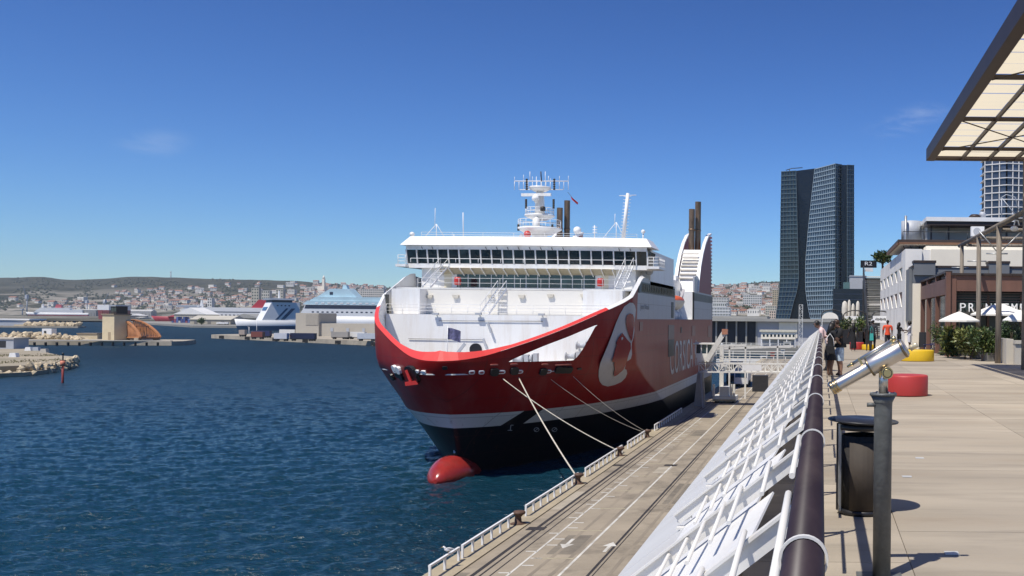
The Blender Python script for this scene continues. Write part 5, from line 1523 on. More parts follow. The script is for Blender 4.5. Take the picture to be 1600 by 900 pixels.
MB().box(p+Vector((-0.42,-0.2,-0.3)), p+Vector((0.42,0.2,0.32))).build('casing', white2, t); MB().lathe(p+Vector((-0.05,-0.2,0.0)), [(0.24,0),(0.24,0.015)], 18, axis=(0,-1,0)).build('fan_grille', greyp, t)
MB().box(p+Vector((-0.4,-0.18,-1.0)), p+Vector((-0.2,0.18,-0.302))).build('stand', greyp, t); MB().box(p+Vector((0.2,-0.18,-1.0)), p+Vector((0.4,0.18,-0.302))).build('stand', greyp, t)

# ================================================================== timber pergola and canopy
timber = M('weathered_timber', (0.22,0.185,0.145), 0.85, 0.4, 3.0, bump=0.5, bscale=12, stretch=(4,4,0.25))
perg = thing('timber_pergola', 'weathered round timber post frame in front of the brown shop front', 'pergola', (7.0, 38, ZP))
PYS = [(48.2,7.0,0.105),(43.0,7.0,0.11),(38.1,7.0,0.115)]
for y, x, r_ in PYS:
    MB().tube([(x,y,ZP),(x+0.02,y,15),(x,y,18.0)], [r_*1.05,r_,r_*0.92], 12).build('timber_post', timber, perg)
    MB().tube([(x-0.5,y,16.9),(x+0.35,y,16.9)], 0.03, 6).build('steel_bracket', steel, perg)
MB().tube([(7.0,49.0,18.05),(7.0,33.0,18.02)], 0.10, 10).build('timber_beam', timber, perg)
for y in (46.0,42.0,38.1,34.5):
    MB().tube([(6.9,y,17.85),(14,y,17.85)], 0.07, 8).build('timber_rafter', timber, perg)
for y in (38.1,): 
    MB().tube([(7.0,y,16.9),(7.9,y,17.8)], 0.025, 6).build('steel_brace', steel, perg); MB().tube([(7.0,y,16.9),(6.2,y,17.8)], 0.025, 6).build('steel_brace', steel, perg)
can = thing('roof_canopy', 'large brown framed canopy with cream panels jutting over the promenade', 'canopy', (7.0, 33.5, ZP))
ZC = ZE+5.6
cpan = M('canopy_panel', (0.78,0.71,0.55), 0.7, 0.06, 1.5, stretch=(0.3,2,1))
_b = cpan.node_tree.nodes['Principled BSDF']; _tr = cpan.node_tree.nodes.new('ShaderNodeBsdfTranslucent'); _mx = cpan.node_tree.nodes.new('ShaderNodeMixShader'); _mx.inputs[0].default_value = 0.68
_tr.inputs['Color'].default_value = (0.85,0.76,0.56,1)
cpan.node_tree.links.new(_b.outputs[0], _mx.inputs[1]); cpan.node_tree.links.new(_tr.outputs[0], _mx.inputs[2]); cpan.node_tree.links.new(_mx.outputs[0], cpan.node_tree.nodes['Material Output'].inputs['Surface'])
XL2, YF2, YN2, XR2 = 3.60, 33.6, 9.0, 12.5
MB().prism([(XL2,YN2,ZC),(XL2,YN2,ZC+0.42),(XL2+0.05,YN2,ZC+0.42),(XL2+0.28,YN2,ZC)], (0,YF2-YN2,0)).build('edge_beam', dkw, can, fix=True)
MB().box((XL2+0.28, YF2-0.12, ZC+0.01), (XR2, YF2-0.01, ZC+0.4)).build('front_beam', dkw, can)
ribs = [XL2+0.3+0.93*k for k in range(1, 9)]
for x in ribs: MB().box((x-0.032, YN2, ZC+0.002), (x+0.032, YF2-0.125, ZC+0.12)).build('canopy_rib', dkw, can)
yk = YF2-0.13; rows = []
for k in range(0, 27):
    rows.append(YF2-0.13-0.93*k)
for k in (2, 7, 12, 17, 22):
    y = rows[k]; MB().box((XL2+0.29, y-0.035, ZC+0.03), (XR2, y+0.035, ZC+0.14)).build('canopy_cross_beam', dkw, can)
pnl = {}
xe = [XL2+0.29]+ribs
for i in range(len(xe)-1):
    w = xe[i+1]-xe[i]
    me = MB().add([(0.012,-0.908,0),(w-0.012,-0.908,0),(w-0.012,-0.022,0),(0.012,-0.022,0)],[(0,1,2,3)]).mesh('canopy_panel', cpan)
    for y in rows[:-1]:
        if y < YN2+1: continue
        o = link('canopy_panel', me, can); o.location = Vector((xe[i], y, ZC+0.15+random.uniform(-0.006,0.006)))-WL[can.name]
for k in (2, 12): # diagonal tie rods
    MB().tube([(XL2+0.3,rows[k],ZC+0.02),(XL2+4.0,rows[k+5],ZC+0.02)], 0.018, 6).build('tie_rod', dkw, can); MB().tube([(XL2+0.3,rows[k+5],ZC+0.02),(XL2+4.0,rows[k],ZC+0.02)], 0.018, 6).build('tie_rod', dkw, can)
MB().tube([(7.08,33.2,ZP),(7.08,33.2,16),(7.06,33.2,ZC)], [0.17,0.16,0.15], 14).build('timber_post', timber, can)
MB().tube([(7.06,14,ZP),(7.06,14,ZC)], [0.17,0.15], 14).build('timber_post', timber, can)
# spherical lamp on the pergola
p = W(1587,352,34); t = thing('globe_lamp', 'white globe lamp with curved arm at the top of the timber frame', 'lamp', p)
MB().ball(p+Vector((-0.05,0,-0.12)), 0.12, 12, 8, sq=(1.2,1.2,0.8)).build('globe', white, t); MB().tube([p+Vector((0.12,0,0)), p+Vector((0.08,0,0.16)), p+Vector((-0.02,0,0.18)), p+Vector((-0.06,0,0.0))], 0.025, 6).build('arm', white2, t)

# ================================================================== parasols, hedge, planters, chairs
canvas = M('parasol_canvas', (0.80,0.77,0.70), 0.85, 0.04, 3.0)
def parasol(lab, px, apex, rim, hw, Y):
    A = W(px, apex, Y); zr_ = W(px, rim, Y).z; r_ = hw*Y/F
    t = thing('parasol', lab, 'parasol', (A.x, Y, ZP), group='white terrace parasols')
    k = 8; h = A.z-zr_
    for i in range(k):
        a0, a1 = 2*math.pi*i/k+0.2, 2*math.pi*(i+1)/k+0.2
        m2 = MB(); vs = [Vector((0,0,A.z-ZP))]
        for f_ in (0.33,0.66,1.0):
            for a in (a0,(a0+a1)/2,a1):
                rr_ = r_*f_*(0.965 if a == (a0+a1)/2 else 1.0); vs.append(Vector((math.cos(a)*rr_, math.sin(a)*rr_, A.z-ZP-h*(f_**1.12))))
        m2.add(vs, [(0,1,2),(0,2,3),(1,4,5,2),(2,5,6,3),(4,7,8,5),(5,8,9,6)], 0, False)
        a_ = len(m2.v); m2.add([vs[7],vs[8],vs[9],vs[9]-Vector((0,0,0.07)),vs[8]-Vector((0,0,0.07)),vs[7]-Vector((0,0,0.07))], [(0,1,4,5),(1,2,3,4)])
        m2.build('canopy_gore', canvas, t, local=True)
    MB().tube([(0,0,0),(0,0,A.z-ZP+0.08)], 0.025, 8).build('pole', timber, t, local=True)
    MB().box((-0.3,-0.3,0.001),(0.3,0.3,0.08)).build('base', dark, t, local=True)
parasol('lower white parasol left of the timber posts over the hedge', 1499, 486.5, 500.5, 33, 42.5)
parasol('larger white parasol behind the timber posts in front of the sign', 1562, 473, 491, 47, 44.5)
parasol('white parasol at the right picture edge, mostly in shade', 1594, 484, 500, 28, 41.0)
leafg = M('leaf_green', (0.055,0.095,0.022), 0.5, 0.5, 1.3, rand=0.2); leafy = M('leaf_yellow_green', (0.16,0.17,0.045), 0.5, 0.4, 1.5, rand=0.2); leafd = M('leaf_dark', (0.03,0.055,0.018), 0.5, 0.5, 1.5)
stemm = M('stem_brown', (0.09,0.06,0.04), 0.8, 0.2, 3)
def foliage(mb, c, rad, n, ls, mi=(0,), blade=1.0, flat=1.0):
    c = Vector(c)
    for _ in range(n):
        d_ = Vector((random.gauss(0,1), random.gauss(0,1), random.gauss(0,1))).normalized()
        r_ = random.random()**0.4
        p = c+Vector((d_.x*rad[0]*r_, d_.y*rad[1]*r_, d_.z*rad[2]*r_))
        o = Vector((random.gauss(0,1), random.gauss(0,1), random.gauss(0.4,0.8)*flat)).normalized()
        s_ = o.orthogonal().normalized(); s_.rotate(Matrix.Rotation(random.random()*6.28, 3, o))
        l = ls*random.uniform(0.6,1.4)
        mb.add([p, p+o*l*0.5*blade+s_*l*0.28, p+o*l*blade, p+o*l*0.5*blade-s_*l*0.28], [(0,1,2,3)], random.choice(mi))
def shrub(lab, px, top, base, hw, Y, mats, n, ls, grp, blade=1.2, planter=None, lobes=6):
    b = W(px, base, Y); b.z = ZP; zt = W(px, top, Y).z; w = hw*Y/F
    t = thing('shrub', lab, 'shrub', b, group=grp)
    z0 = ZP+(planter or 0.0)
    h = zt-z0
    m2 = MB()
    for i in range(lobes):
        cx = b.x+random.uniform(-0.65,0.65)*w; cz = z0+h*random.uniform(0.35,0.75); cy = Y+random.uniform(-0.35,0.35)*w
        rr_ = (w*random.uniform(0.35,0.6), w*random.uniform(0.35,0.5), min(h*random.uniform(0.25,0.42), (zt-cz)*1.05))
        foliage(m2, (cx,cy,cz), rr_, n//lobes, ls, (0,0,0,1,2), blade)
    m2.build('leaves', mats, t)
    for i in range(5):
        a = Vector((b.x+random.uniform(-.3,.3)*w, Y+random.uniform(-.2,.2), z0)); MB().tube([a, a+Vector((random.uniform(-.3,.3)*w,random.uniform(-.1,.1),h*0.7))], [0.02,0.008], 5).build('stem', stemm, t)
    return t
gr = 'shrubs of the terrace hedge'
shrub('leafy green shrub at the left end of the hedge beside the blackboard', 1474, 505, 552, 20, 46.0, [leafg,leafd,leafy], 1300, 0.10, gr)
shrub('tall spiky grass plant drooping over the blue chairs', 1487, 512, 556, 12, 43.5, [leafy,leafg,leafd], 900, 0.16, gr, blade=2.2)
shrub('broad yellow green bush in the middle of the hedge', 1512, 513, 560, 24, 41.5, [leafy,leafg,leafy], 2000, 0.11, gr, blade=1.5)
shrub('large green bush spilling over the grey planter', 1535, 512, 563, 24, 40.0, [leafg,leafy,leafg], 2200, 0.11, gr, blade=1.6)
shrub('dark green upright shrub between two timber posts', 1552, 508, 563, 15, 40.5, [leafd,leafg,leafd], 1500, 0.09, gr)
shrub('dark shrub in the shade behind the concrete planter', 1580, 500, 560, 22, 40.5, [leafd,leafg,leafd], 1700, 0.09, gr)
plm = M('planter_grey', (0.15,0.145,0.135), 0.7, 0.15, 3.0)
pk = [(1492,553),(1513,557),(1529,561),(1548,565)]
for i, (px, py) in enumerate(pk):
    p = G(px, py, ZP); t = thing('planter_box', ['leftmost low grey planter box under the grass plant','grey planter box under the yellow green bush','grey planter box left of the narrow post of the hedge','grey planter box nearest the concrete planter'][i], 'planter', (p.x,p.y+0.35,ZP), rz=0.25, group='grey planter boxes below the hedge')
    MB().box((-0.24,-0.3,0),(0.24,0.3,0.36)).build('box', plm, t, local=True); MB().box((-0.2,-0.26,0.361),(0.2,0.26,0.37)).build('soil', M('soil',(0.05,0.035,0.025),0.95), t, local=True)
concl = M('pale_concrete', (0.50,0.46,0.39), 0.8, 0.08, 1.2, bump=0.15, bscale=12)
p = G(1572,569,ZP); t = thing('concrete_planter', 'pale concrete planter wall at the right picture edge', 'planter', (p.x,p.y,ZP))
MB().box((p.x, p.y, ZP), (p.x+0.28, p.y+2.2, ZP+0.98)).build('end_pier', concl, t)
MB().box((p.x+0.282, p.y-0.35, ZP), (p.x+4, p.y+0.1, ZP+0.80)).build('side_wall', concl, t); MB().box((p.x+0.262, p.y-0.42, ZP+0.802), (p.x+4, p.y+0.14, ZP+0.93)).build('coping', concl, t)
MB().box((p.x+0.282, p.y+0.15, ZP), (p.x+4, p.y+2.2, ZP+0.7)).build('soil', M('soil',(0.05,0.035,0.025)), t)
# blackboard
p = G(1445,546,ZP); t = thing('menu_board', 'black standing menu board between the white pier and the hedge', 'sign', (p.x,p.y,ZP))
for s in (-1,1):
    MB().prism([(p.x-0.33,p.y+s*0.05,ZP+0.12+0.88),(p.x+0.33,p.y+s*0.05,ZP+1.0),(p.x+0.33,p.y+s*0.28,ZP+0.14),(p.x-0.33,p.y+s*0.28,ZP+0.14)], (0,0.03,0)).build('board', black, t, fix=True)
    for x in (-0.3,0.3): MB().bar((p.x+x,p.y+s*0.28,ZP+0.14),(p.x+x,p.y+s*0.31,ZP),0.04,0.04).build('leg', black, t)
# dark blue folding chairs and small table
blu = M('chair_blue', (0.012,0.014,0.075), 0.45, 0.1, 3)
def chair(px, py, rz, lab):
    p = G(px, py, ZP); t = thing('folding_chair', lab, 'chair', p, rz=rz, group='dark blue chairs by the hedge')
    MB().box((-0.22,-0.2,0.44),(0.22,0.22,0.47)).build('seat', blu, t, local=True)
    MB().prism([(-0.22,0.20,0.5),(0.22,0.20,0.5),(0.22,0.29,0.85),(-0.22,0.29,0.85)], (0,0.02,0)).build('backrest', blu, t, local=True)
    for x in (-0.2,0.2):
        MB().bar((x,0.28,0.84),(x,-0.2,0.0),0.03,0.02).build('leg', blu, t, local=True); MB().bar((x,-0.2,0.45),(x,0.26,0.0),0.03,0.02).build('leg', blu, t, local=True)
    return t
chair(1470,552,0.5,'dark blue folding chair closest to the drooping grass plant'); chair(1461,550.5,-0.6,'dark blue folding chair between the menu board and the other chairs'); chair(1478,551,2.2,'dark blue folding chair half hidden behind the grass plant')
p = G(1452,551,ZP); t = thing('small_table', 'low dark blue table in front of the menu board', 'table', p)
MB().box((-0.3,-0.25,0.40),(0.3,0.25,0.43)).build('table_top', blu, t, local=True)
for x in (-0.25,0.25):
    for y in (-0.2,0.2): MB().box((x-0.015,y-0.015,0),(x+0.015,y+0.015,0.4)).build('leg', blu, t, local=True)

# ================================================================== staircase with R2 sign, arches, gazebo
stm = M('stair_grey', (0.10,0.10,0.095), 0.7, 0.15, 1.0)
st = thing('outdoor_staircase', 'long grey open staircase climbing to the upper terrace', 'staircase', (4.9, 86, ZP))
xa, xb = 4.15, 5.95
ns = 34
for i in range(ns):
    t_ = i/(ns-1); y = 84+11*t_; z = ZP+0.17+ (18.6-ZP-0.2)*t_
    MB().box((xa, y, z-0.10), (xb, y+0.30, z)).build('step', concw if i in (17,33) else stm, st)
for x in (xa-0.12, xb+0.02):
    MB().prism([(x,83.8,ZP),(x,84.6,ZP),(x,95.5,18.6),(x,95.5,19.6),(x,94.8,19.6),(x,83.8,ZP+1.0)], (0.1,0,0)).build('stringer', dark, st, fix=True)
MB().box((xa,95.35,18.2),(xb,97,18.4)).build('landing', stm, st)
for x in (xa, xb): MB().box((x-0.1,96,ZP),(x+0.1,96.2,18.2)).build('column', dark, st)
p = W(1358,412,95); MB().box(p+Vector((-0.85,0,-0.4)), p+Vector((0.75,0.1,0.32))).build('sign_panel', black, st)
place_text('R2', p+Vector((-0.42,-0.01,-0.17)), (1,0,0), (0,0,1), 0.36, 0.72, letm, 'sign_lettering', st)
MB().box(p+Vector((-0.42,0.0,-0.78)), p+Vector((0.4,0.06,-0.42))).build('sign_panel', white2, st)
def arch(lab, px, top, hw, base, Y):
    A = W(px, top, Y); w = hw*Y/F; t = thing('garden_arch', lab, 'arch', (A.x, Y, ZP), group='dark arched frames on the promenade')
    for dy in (0, 0.5):
        pts = [Vector((-w,dy,0)), Vector((-w,dy,A.z-ZP-w*0.5))]+[Vector((-w*math.cos(a), dy, A.z-ZP-w*0.5+w*0.5*math.sin(a))) for a in [math.pi*k/10 for k in range(1,10)]]+[Vector((w,dy,A.z-ZP-w*0.5)), Vector((w,dy,0))]
        MB().tube(pts, 0.05, 6).build('arch_hoop', dark, t, local=True)
    return t
arch('leftmost dark arched frame above the white gazebo', 1300, 484, 16, 0, 78); arch('middle dark arched frame with white beam in front of pale columns', 1336, 485, 18, 0, 80)
a3 = arch('right dark arched frame holding a white sign below the stairs', 1377, 486, 13, 0, 76)
p = W(1376,499,75.9)-WL[a3.name]
MB().box(p+Vector((-0.62,0,-0.27)), p+Vector((0.62,0.05,0.27))).build('sign_panel', white2, a3, local=True)
for k in range(9): MB().box(p+Vector((-0.42+k*0.095,-0.012,-0.06-0.02*(k%3))), p+Vector((-0.36+k*0.095,-0.002,0.06+0.03*((k*2)%3)))).build('sign_mark', black, a3, local=True)
MB().box((3.0,79.9,14.42),(5.2-1.3,80.0,14.75)).build('x', white2) if False else None
p = W(1334,497,79.5); b_ = thing('sign_beam', 'long white sign beam under the middle arched frame', 'sign', p); MB().box(p+Vector((-0.72,0,-0.14)),p+Vector((0.78,0.06,0.16))).build('beam', white2, b_); MB().box(p+Vector((-0.42,-0.01,-0.13)),p+Vector((-0.28,-0.002,0.1))).build('dark_square', black, b_)
for x in (-0.6,0.66): MB().box(p+Vector((x,0.0,ZP-p.z)),p+Vector((x+0.06,0.06,-0.141))).build('post', white2, b_)
# gazebo
A = W(1297,488,70); gz = thing('white_gazebo', 'small white open gazebo with fan shaped roof behind the couple', 'gazebo', (A.x,70,ZP))
zr_ = W(1297,498,70).z-ZP; zt_ = A.z-ZP; w = 13*70/F
for i in range(10):
    a0, a1 = math.pi*i/10, math.pi*(i+1)/10
    MB().prism([(0,0,zr_),(-w*math.cos(a0),0,zr_+(zt_-zr_)*math.sin(a0)),(-w*math.cos(a1),0,zr_+(zt_-zr_)*math.sin(a1))], (0,1.2,0)).build('roof_segment', canvas, gz, local=True)
for x in (-w, w-0.05):
    for y in (0,1.15): MB().box((x,y,0),(x+0.05,y+0.05,zr_)).build('post', white2, gz, local=True)
# closed parasols
for i, (px, top, w_) in enumerate(((1320,470,4.6),(1327,468,2.6),(1333,474,2.8),(1340.5,470,3.2))):
    A = W(px, top, 88); r_ = w_*88/F
    t = thing('closed_parasol', ['widest pale furled parasol, first from the left of four','tallest pale furled parasol, second from the left','shortest pale furled parasol, third from the left','rightmost pale furled parasol beside the stairs'][i], 'parasol', (A.x,88,ZP), group='pale furled parasols behind the arches')
    h = A.z-ZP
    MB().lathe((0,0,0.9), [(r_*0.7,0),(r_,0.3),(r_*1.02,h-1.6),(r_*0.8,h-1.1),(r_*0.25,h-0.92)], 14).build('furled_canvas', M('furled_canvas',(0.62,0.58,0.5),0.85,0.12,2,stretch=(3,3,0.4)), t, local=True)
    MB().tube([(0,0,0),(0,0,1.0)],0.04,6).build('pole', white2, t, local=True)
shrub('round shrub under the white gazebo', 1310, 498, 520, 12, 74, [leafg,leafy,leafd], 700, 0.16, 'shrubs among the arches'); shrub('olive shrub between the furled parasols and the arches', 1322, 496, 520, 9, 76, [leafd,leafg,leafy], 700, 0.15, 'shrubs among the arches'); shrub('young tree left of the staircase foot', 1347, 490, 520, 11, 74, [leafg,leafy,leafd], 900, 0.16, 'shrubs among the arches')
# low dark benches and bins across the end of the terrace
for i, (px, w_, h_) in enumerate(((1322,9,1.0),(1345,7,0.85),(1352,4,1.1))):
    p = W(px, 526, 66); t = thing('dark_planter', ['wide black planter trough behind the lone walking person','black planter trough left of the pair with the teal bag','narrow black planter just left of the teal bag'][i], 'planter', (p.x,66,ZP), group='black planters across the terrace')
    w = w_*66/F; MB().box((-w,0,0),(w,0.6,h_)).build('trough', black, t, local=True); MB().box((-w+0.04,0.04,h_+0.001),(w-0.04,0.56,h_+0.02)).build('soil', M('soil',(0.05,0.035,0.025)), t, local=True)
# palm-like bush on the roof
shrub_roof = thing('roof_plant', 'leafy green plant on the roof above the staircase', 'plant', W(1377,412,90))
m2 = MB(); foliage(m2, W(1379,402,90), (0.9,0.8,0.55), 700, 0.25, (0,0,1,2), 1.4); m2.build('leaves', [leafg,leafd,leafy], shrub_roof)
MB().tube([W(1379,420,90),W(1379,402,90)],0.1,6).build('stem', stemm, shrub_roof)

# ================================================================== passenger gangway on the quay
gw = thing('boarding_gangway', 'white steel boarding gangway with truss bridge and glazed cabin against the ferry side', 'gangway', (-14, 128, ZQ))
wg = M('gangway_white', (0.74,0.72,0.66), 0.5, 0.06, 1.0, dirt=(0.4,0.36,0.3), dirt_amt=0.45, dscale=0.8)
YG = 128.0
c0 = W(1086,538,YG); c1 = W(1112,566,YG)
mb = MB(); n0 = W(1091,566,YG); n1 = W(1110,566,YG)
mb.prism([Vector((c0.x,YG,c1.z+1.15)), Vector((n0.x,YG,c1.z)), Vector((n1.x,YG,c1.z)), Vector((c1.x+0.3,YG,c1.z+1.15))], (0,2.6,0)); mb.build('cabin_base', wg, gw, fix=True)
mb = MB(); zc0, zc1 = c1.z+1.152, c0.z
for x in (c0.x, (c0.x*2+c1.x)/3, (c0.x+2*c1.x)/3, c1.x):
    for y in (YG, YG+2.5): mb = MB(); mb.box((x,y,zc0),(x+0.16,y+0.16,zc1)); mb.build('cabin_post', wg, gw)
MB().box((c0.x-0.2,YG-0.2,zc1),(c1.x+0.5,YG+2.9,zc1+0.16)).build('cabin_roof', wg, gw)
for k in range(3):
    xa_ = c0.x+(c1.x-c0.x)*k/3+0.2; MB().box((xa_,YG+0.06,zc0+0.02),(xa_+(c1.x-c0.x)/3-0.2,YG+0.1,zc1-0.02)).build('cabin_window', glassd, gw)
MB().box((c0.x+0.1,YG+2.45,zc0),(c1.x,YG+2.5,zc1)).build('cabin_back', greyp, gw)
def truss(xa, xb, z0, z1, y, n, name):
    mb = MB(); mb.bar((xa,y,z0),(xb,y,z0),0.16,0.2); mb.bar((xa,y,z1),(xb,y,z1),0.16,0.16)
    for i in range(n):
        x0 = xa+(xb-xa)*i/n; x1 = xa+(xb-xa)*(i+1)/n
        mb.bar((x0,y,z0),(x0,y,z1),0.10,0.10); mb.bar((x0,y,z0) if i % 2 else (x0,y,z1),(x1,y,z1) if i % 2 else (x1,y,z0),0.10,0.10)
    mb.bar((xb,y,z0),(xb,y,z1),0.1,0.1)
    return mb.build(name, wg, gw)
ta = W(1092,581,YG); tb = W(1246,577,YG); tu = W(1092,568,YG)
truss(ta.x, tb.x, ta.z, tu.z, YG-0.05, 15, 'truss_side'); truss(ta.x, tb.x, ta.z, tu.z, YG+2.4, 15, 'truss_side')
MB().box((ta.x,YG+0.1,ta.z-0.05),(tb.x,YG+2.3,ta.z+0.05)).build('walkway_floor', wg, gw)
railing([(ta.x+2,YG,tu.z+0.1),(tb.x,YG,tu.z+0.1)], 'walkway_railing', gw, h=0.9, gap=1.4, r_=0.04, m=wg)
MB().box((W(1160,568,YG).x,YG-0.12,tu.z-0.9),(W(1190,568,YG).x,YG-0.06,tu.z-0.1)).build('sign_panel', white2, gw)
A, B = W(1104,564,YG-0.4), W(1131,520,YG-0.4)
MB().bar(A, B, 0.5, 0.62).build('luffing_boom', wg, gw)
m2 = MB(); m2.cbox(B+Vector((0.15,0,0.15)), (0.75,0.8,0.7)); m2.build('boom_head', M('faded_orange',(0.45,0.2,0.12),0.6), gw)
for px, yy in ((1128,134.5),):
    top = W(px,540,yy); MB().box((top.x-0.28,yy-0.28,ZQ),(top.x+0.28,yy+0.28,top.z)).build('support_column', wg, gw)
q = W(1133,628,134); 
MB().box((q.x-1.6,132.6,ZQ+0.25),(q.x+1.6,136.4,ZQ+0.9)).build('bogie_frame', wg, gw)
for x in (-1.45,0.95,1.35): MB().box((q.x+x-0.15,132.4,ZQ+0.9),(q.x+x+0.15,132.8,ZQ+2.6)).build('bogie_post', wg, gw)
MB().box((q.x-0.7,133,ZQ+0.91),(q.x+0.6,135.6,ZQ+2.2)).build('bogie_cabinet', wg, gw)
for x in (-1.2,1.2): MB().lathe((q.x+x-0.15,133.2,ZQ+0.26),[(0.26,0),(0.26,0.3)],12,axis=(1,0,0)).build('wheel', dark, gw)
for y in (133.0,136.0): MB().box((q.x-1.61,132.55 if y < 134 else 136.41,ZQ+0.3),(q.x+1.61,132.59 if y < 134 else 136.45,ZQ+0.5)).build('hazard_strip', M('hazard',(0.45,0.36,0.2),0.6), gw)
l0 = W(1093,582,YG-1)
mb = MB(); mb.prism([Vector((l0.x-0.3,YG-1.0,l0.z)), Vector((l0.x+0.5,YG-1.0,l0.z)), Vector((l0.x+0.75,YG-1.0,ZQ)), Vector((l0.x-0.7,YG-1.0,ZQ))], (0,0.5,0)); mb.build('support_leg', M('leg_grey',(0.33,0.31,0.28),0.6), gw, fix=True)
mb = MB(); mb.bar((l0.x+0.8,YG-3.5,ZQ),(l0.x+0.1,YG-0.9,l0.z-0.1),0.18,0.22); mb.build('support_leg', M('leg_grey',(0.33,0.31,0.28)), gw)
for (pa, pb_) in (((1122,541),(1166,539)),((1118,545),(1240,541))):
    MB().bar(W(pa[0],pa[1],140), W(pb_[0],pb_[1],140), 0.2, 0.3).build('upper_beam', wg, gw)
for px in (1140,1165,1215): MB().box((W(px,541,140).x-0.12,139.9,ZQ),(W(px,541,140).x+0.12,140.1,W(px,541,140).z)).build('upper_column', wg, gw)

# vehicles under the gangway
def truck(lab, p, rz, L, col, h=3.2, w=2.3, cabcol=None, logo=None, grp='lorries and trailers on the port quays', cab=True):
    t = thing('lorry' if cab else 'trailer', lab, 'truck' if cab else 'trailer', p, rz=rz, group=grp)
    cm = M('box_%.2f_%.2f_%.2f' % col, col, 0.5, 0.05, 0.5)
    MB().box((-w/2,0,1.05),(w/2,L,1.05+h-0.4)).build('cargo_box', cm, t, local=True)
    MB().box((-w/2+0.1,0.05,0.75),(w/2-0.1,L,1.045)).build('chassis', dark, t, local=True)
    for y in ((0.9,2.2,L-1.2) if L > 8 else (0.9,L-0.9)):
        for x in (-w/2,w/2-0.3): MB().lathe((x,y,0.5),[(0.5,0),(0.5,0.3)],14,axis=(1,0,0)).build('wheel', rubber, t, local=True)
    if cab:
        cc = cabcol or (0.7,0.7,0.68); cmm = M('cab_%.2f_%.2f_%.2f' % cc, cc, 0.4)
        MB().prism([(-w/2,L+0.3,0.6),(-w/2,L+2.3,0.6),(-w/2,L+2.3,1.7),(-w/2,L+2.0,2.9),(-w/2,L+0.3,2.9)], (w,0,0)).build('cab', cmm, t, local=True, fix=True)
        MB().prism([(-w/2+0.15,L+2.31,1.7),(w/2-0.15,L+2.31,1.7),(w/2-0.15,L+2.04,2.7),(-w/2+0.15,L+2.04,2.7)], (0,0.02,0)).build('windscreen', glassd, t, local=True)
        for x in (-w/2,w/2-0.3): MB().lathe((x,L+1.3,0.5),[(0.5,0),(0.5,0.3)],14,axis=(1,0,0)).build('wheel', rubber, t, local=True)
    return t
p = G(1163,601,ZQ); truck('white lorry parked under the gangway truss', p, math.pi, 5.0, (0.55,0.54,0.5))
p = G(1151,597,ZQ); truck('dark lorry parked under the gangway beside the white one', p, math.pi, 5.5, (0.05,0.05,0.055), cabcol=(0.06,0.06,0.07))
MB_ = MB(); p = G(1185,612,ZQ); MB_.box((p.x-1,p.y,ZQ),(p.x+1.5,p.y+1.5,ZQ+2.6)); single(MB_, 'equipment_cabinet', dark, 'dark equipment cabinet on the quay under the right end of the gangway', 'cabinet', loc=(p.x,p.y,ZQ))

# ================================================================== land beyond the quay
land = M('port_ground', (0.26,0.25,0.22), 0.9, 0.2, 0.02, dirt=(0.14,0.13,0.1), dirt_amt=0.7, dscale=0.01)
tag(MB().box((-62,392,-5),(400,470,2.6)).build('far_quay', land), kind='structure')
tag(MB().add([(-90,470,2.9),(3500,470,2.9),(5200,4200,14),(-230,4200,14)],[(0,1,2,3)]).build('city_ground', land), kind='structure')
tag(MB().box((6.01,-60,-6),(400,391,2.55)).build('port_land', land), kind='structure')
# port hall
hall = thing('port_hall', 'long grey port hall with dark open bays behind the gangway', 'building', (-28,432,2.6))
xh0, xh1 = W(1108,520,432).x, W(1300,520,432).x
hallm = M('hall_grey',(0.33,0.32,0.29),0.8,0.1,0.1)
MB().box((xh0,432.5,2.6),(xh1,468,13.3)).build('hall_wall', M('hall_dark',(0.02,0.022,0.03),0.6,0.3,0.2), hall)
MB().box((xh0-2,428,13.3),(xh1+2,470,14.6)).build('hall_roof', hallm, hall)
MB().box((xh0,445,14.601),(xh1-30,469,15.6)).build('roof_ridge', hallm, hall)
for px in (1119,1135,1150.5,1166,1182): 
    x = W(px,520,431).x; MB().box((x-0.35,431,2.6),(x+0.35,432.4,13.29)).build('hall_column', hallm, hall)
x0, x1 = W(1182,520,431).x+0.36, W(1300,520,431).x
MB().box((x0,431.2,2.6),(x1,432.45,13.28)).build('hall_panel', M('hall_panel',(0.40,0.40,0.42),0.7,0.06,0.1), hall)
MB().box((W(1217,505,430).x,430.5,6),(W(1246,505,430).x,431.1,13.0)).build('hall_panel', creamw, hall)
off_ = thing('port_office', 'two storey white port office on columns in front of the grey hall', 'building', (-25,400,2.6))
a, b_ = W(1189,517,400), W(1243,534,400)
MB().box((a.x,400,a.z-3.4),(b_.x,408,a.z-0.4)).build('office_floor', creamw, off_); MB().box((a.x-0.6,399.5,a.z-0.39),(b_.x+0.6,408.5,a.z+0.4)).build('office_roof', M('pale_roof',(0.62,0.58,0.46),0.7), off_)
for k in range(9):
    x = a.x+0.8+k*1.55; MB().box((x,399.94,a.z-2.4),(x+0.8,399.99,a.z-1.4)).build('office_window', glassd, off_)
for k in range(5): x = a.x+k*(b_.x-a.x-0.4)/4; MB().box((x,400.1,2.6),(x+0.4,400.5,a.z-3.41)).build('office_column', white2, off_)
MB().box((a.x+0.3,404,2.6),(b_.x,407.8,a.z-3.42)).build('office_ground_floor', greyp, off_)
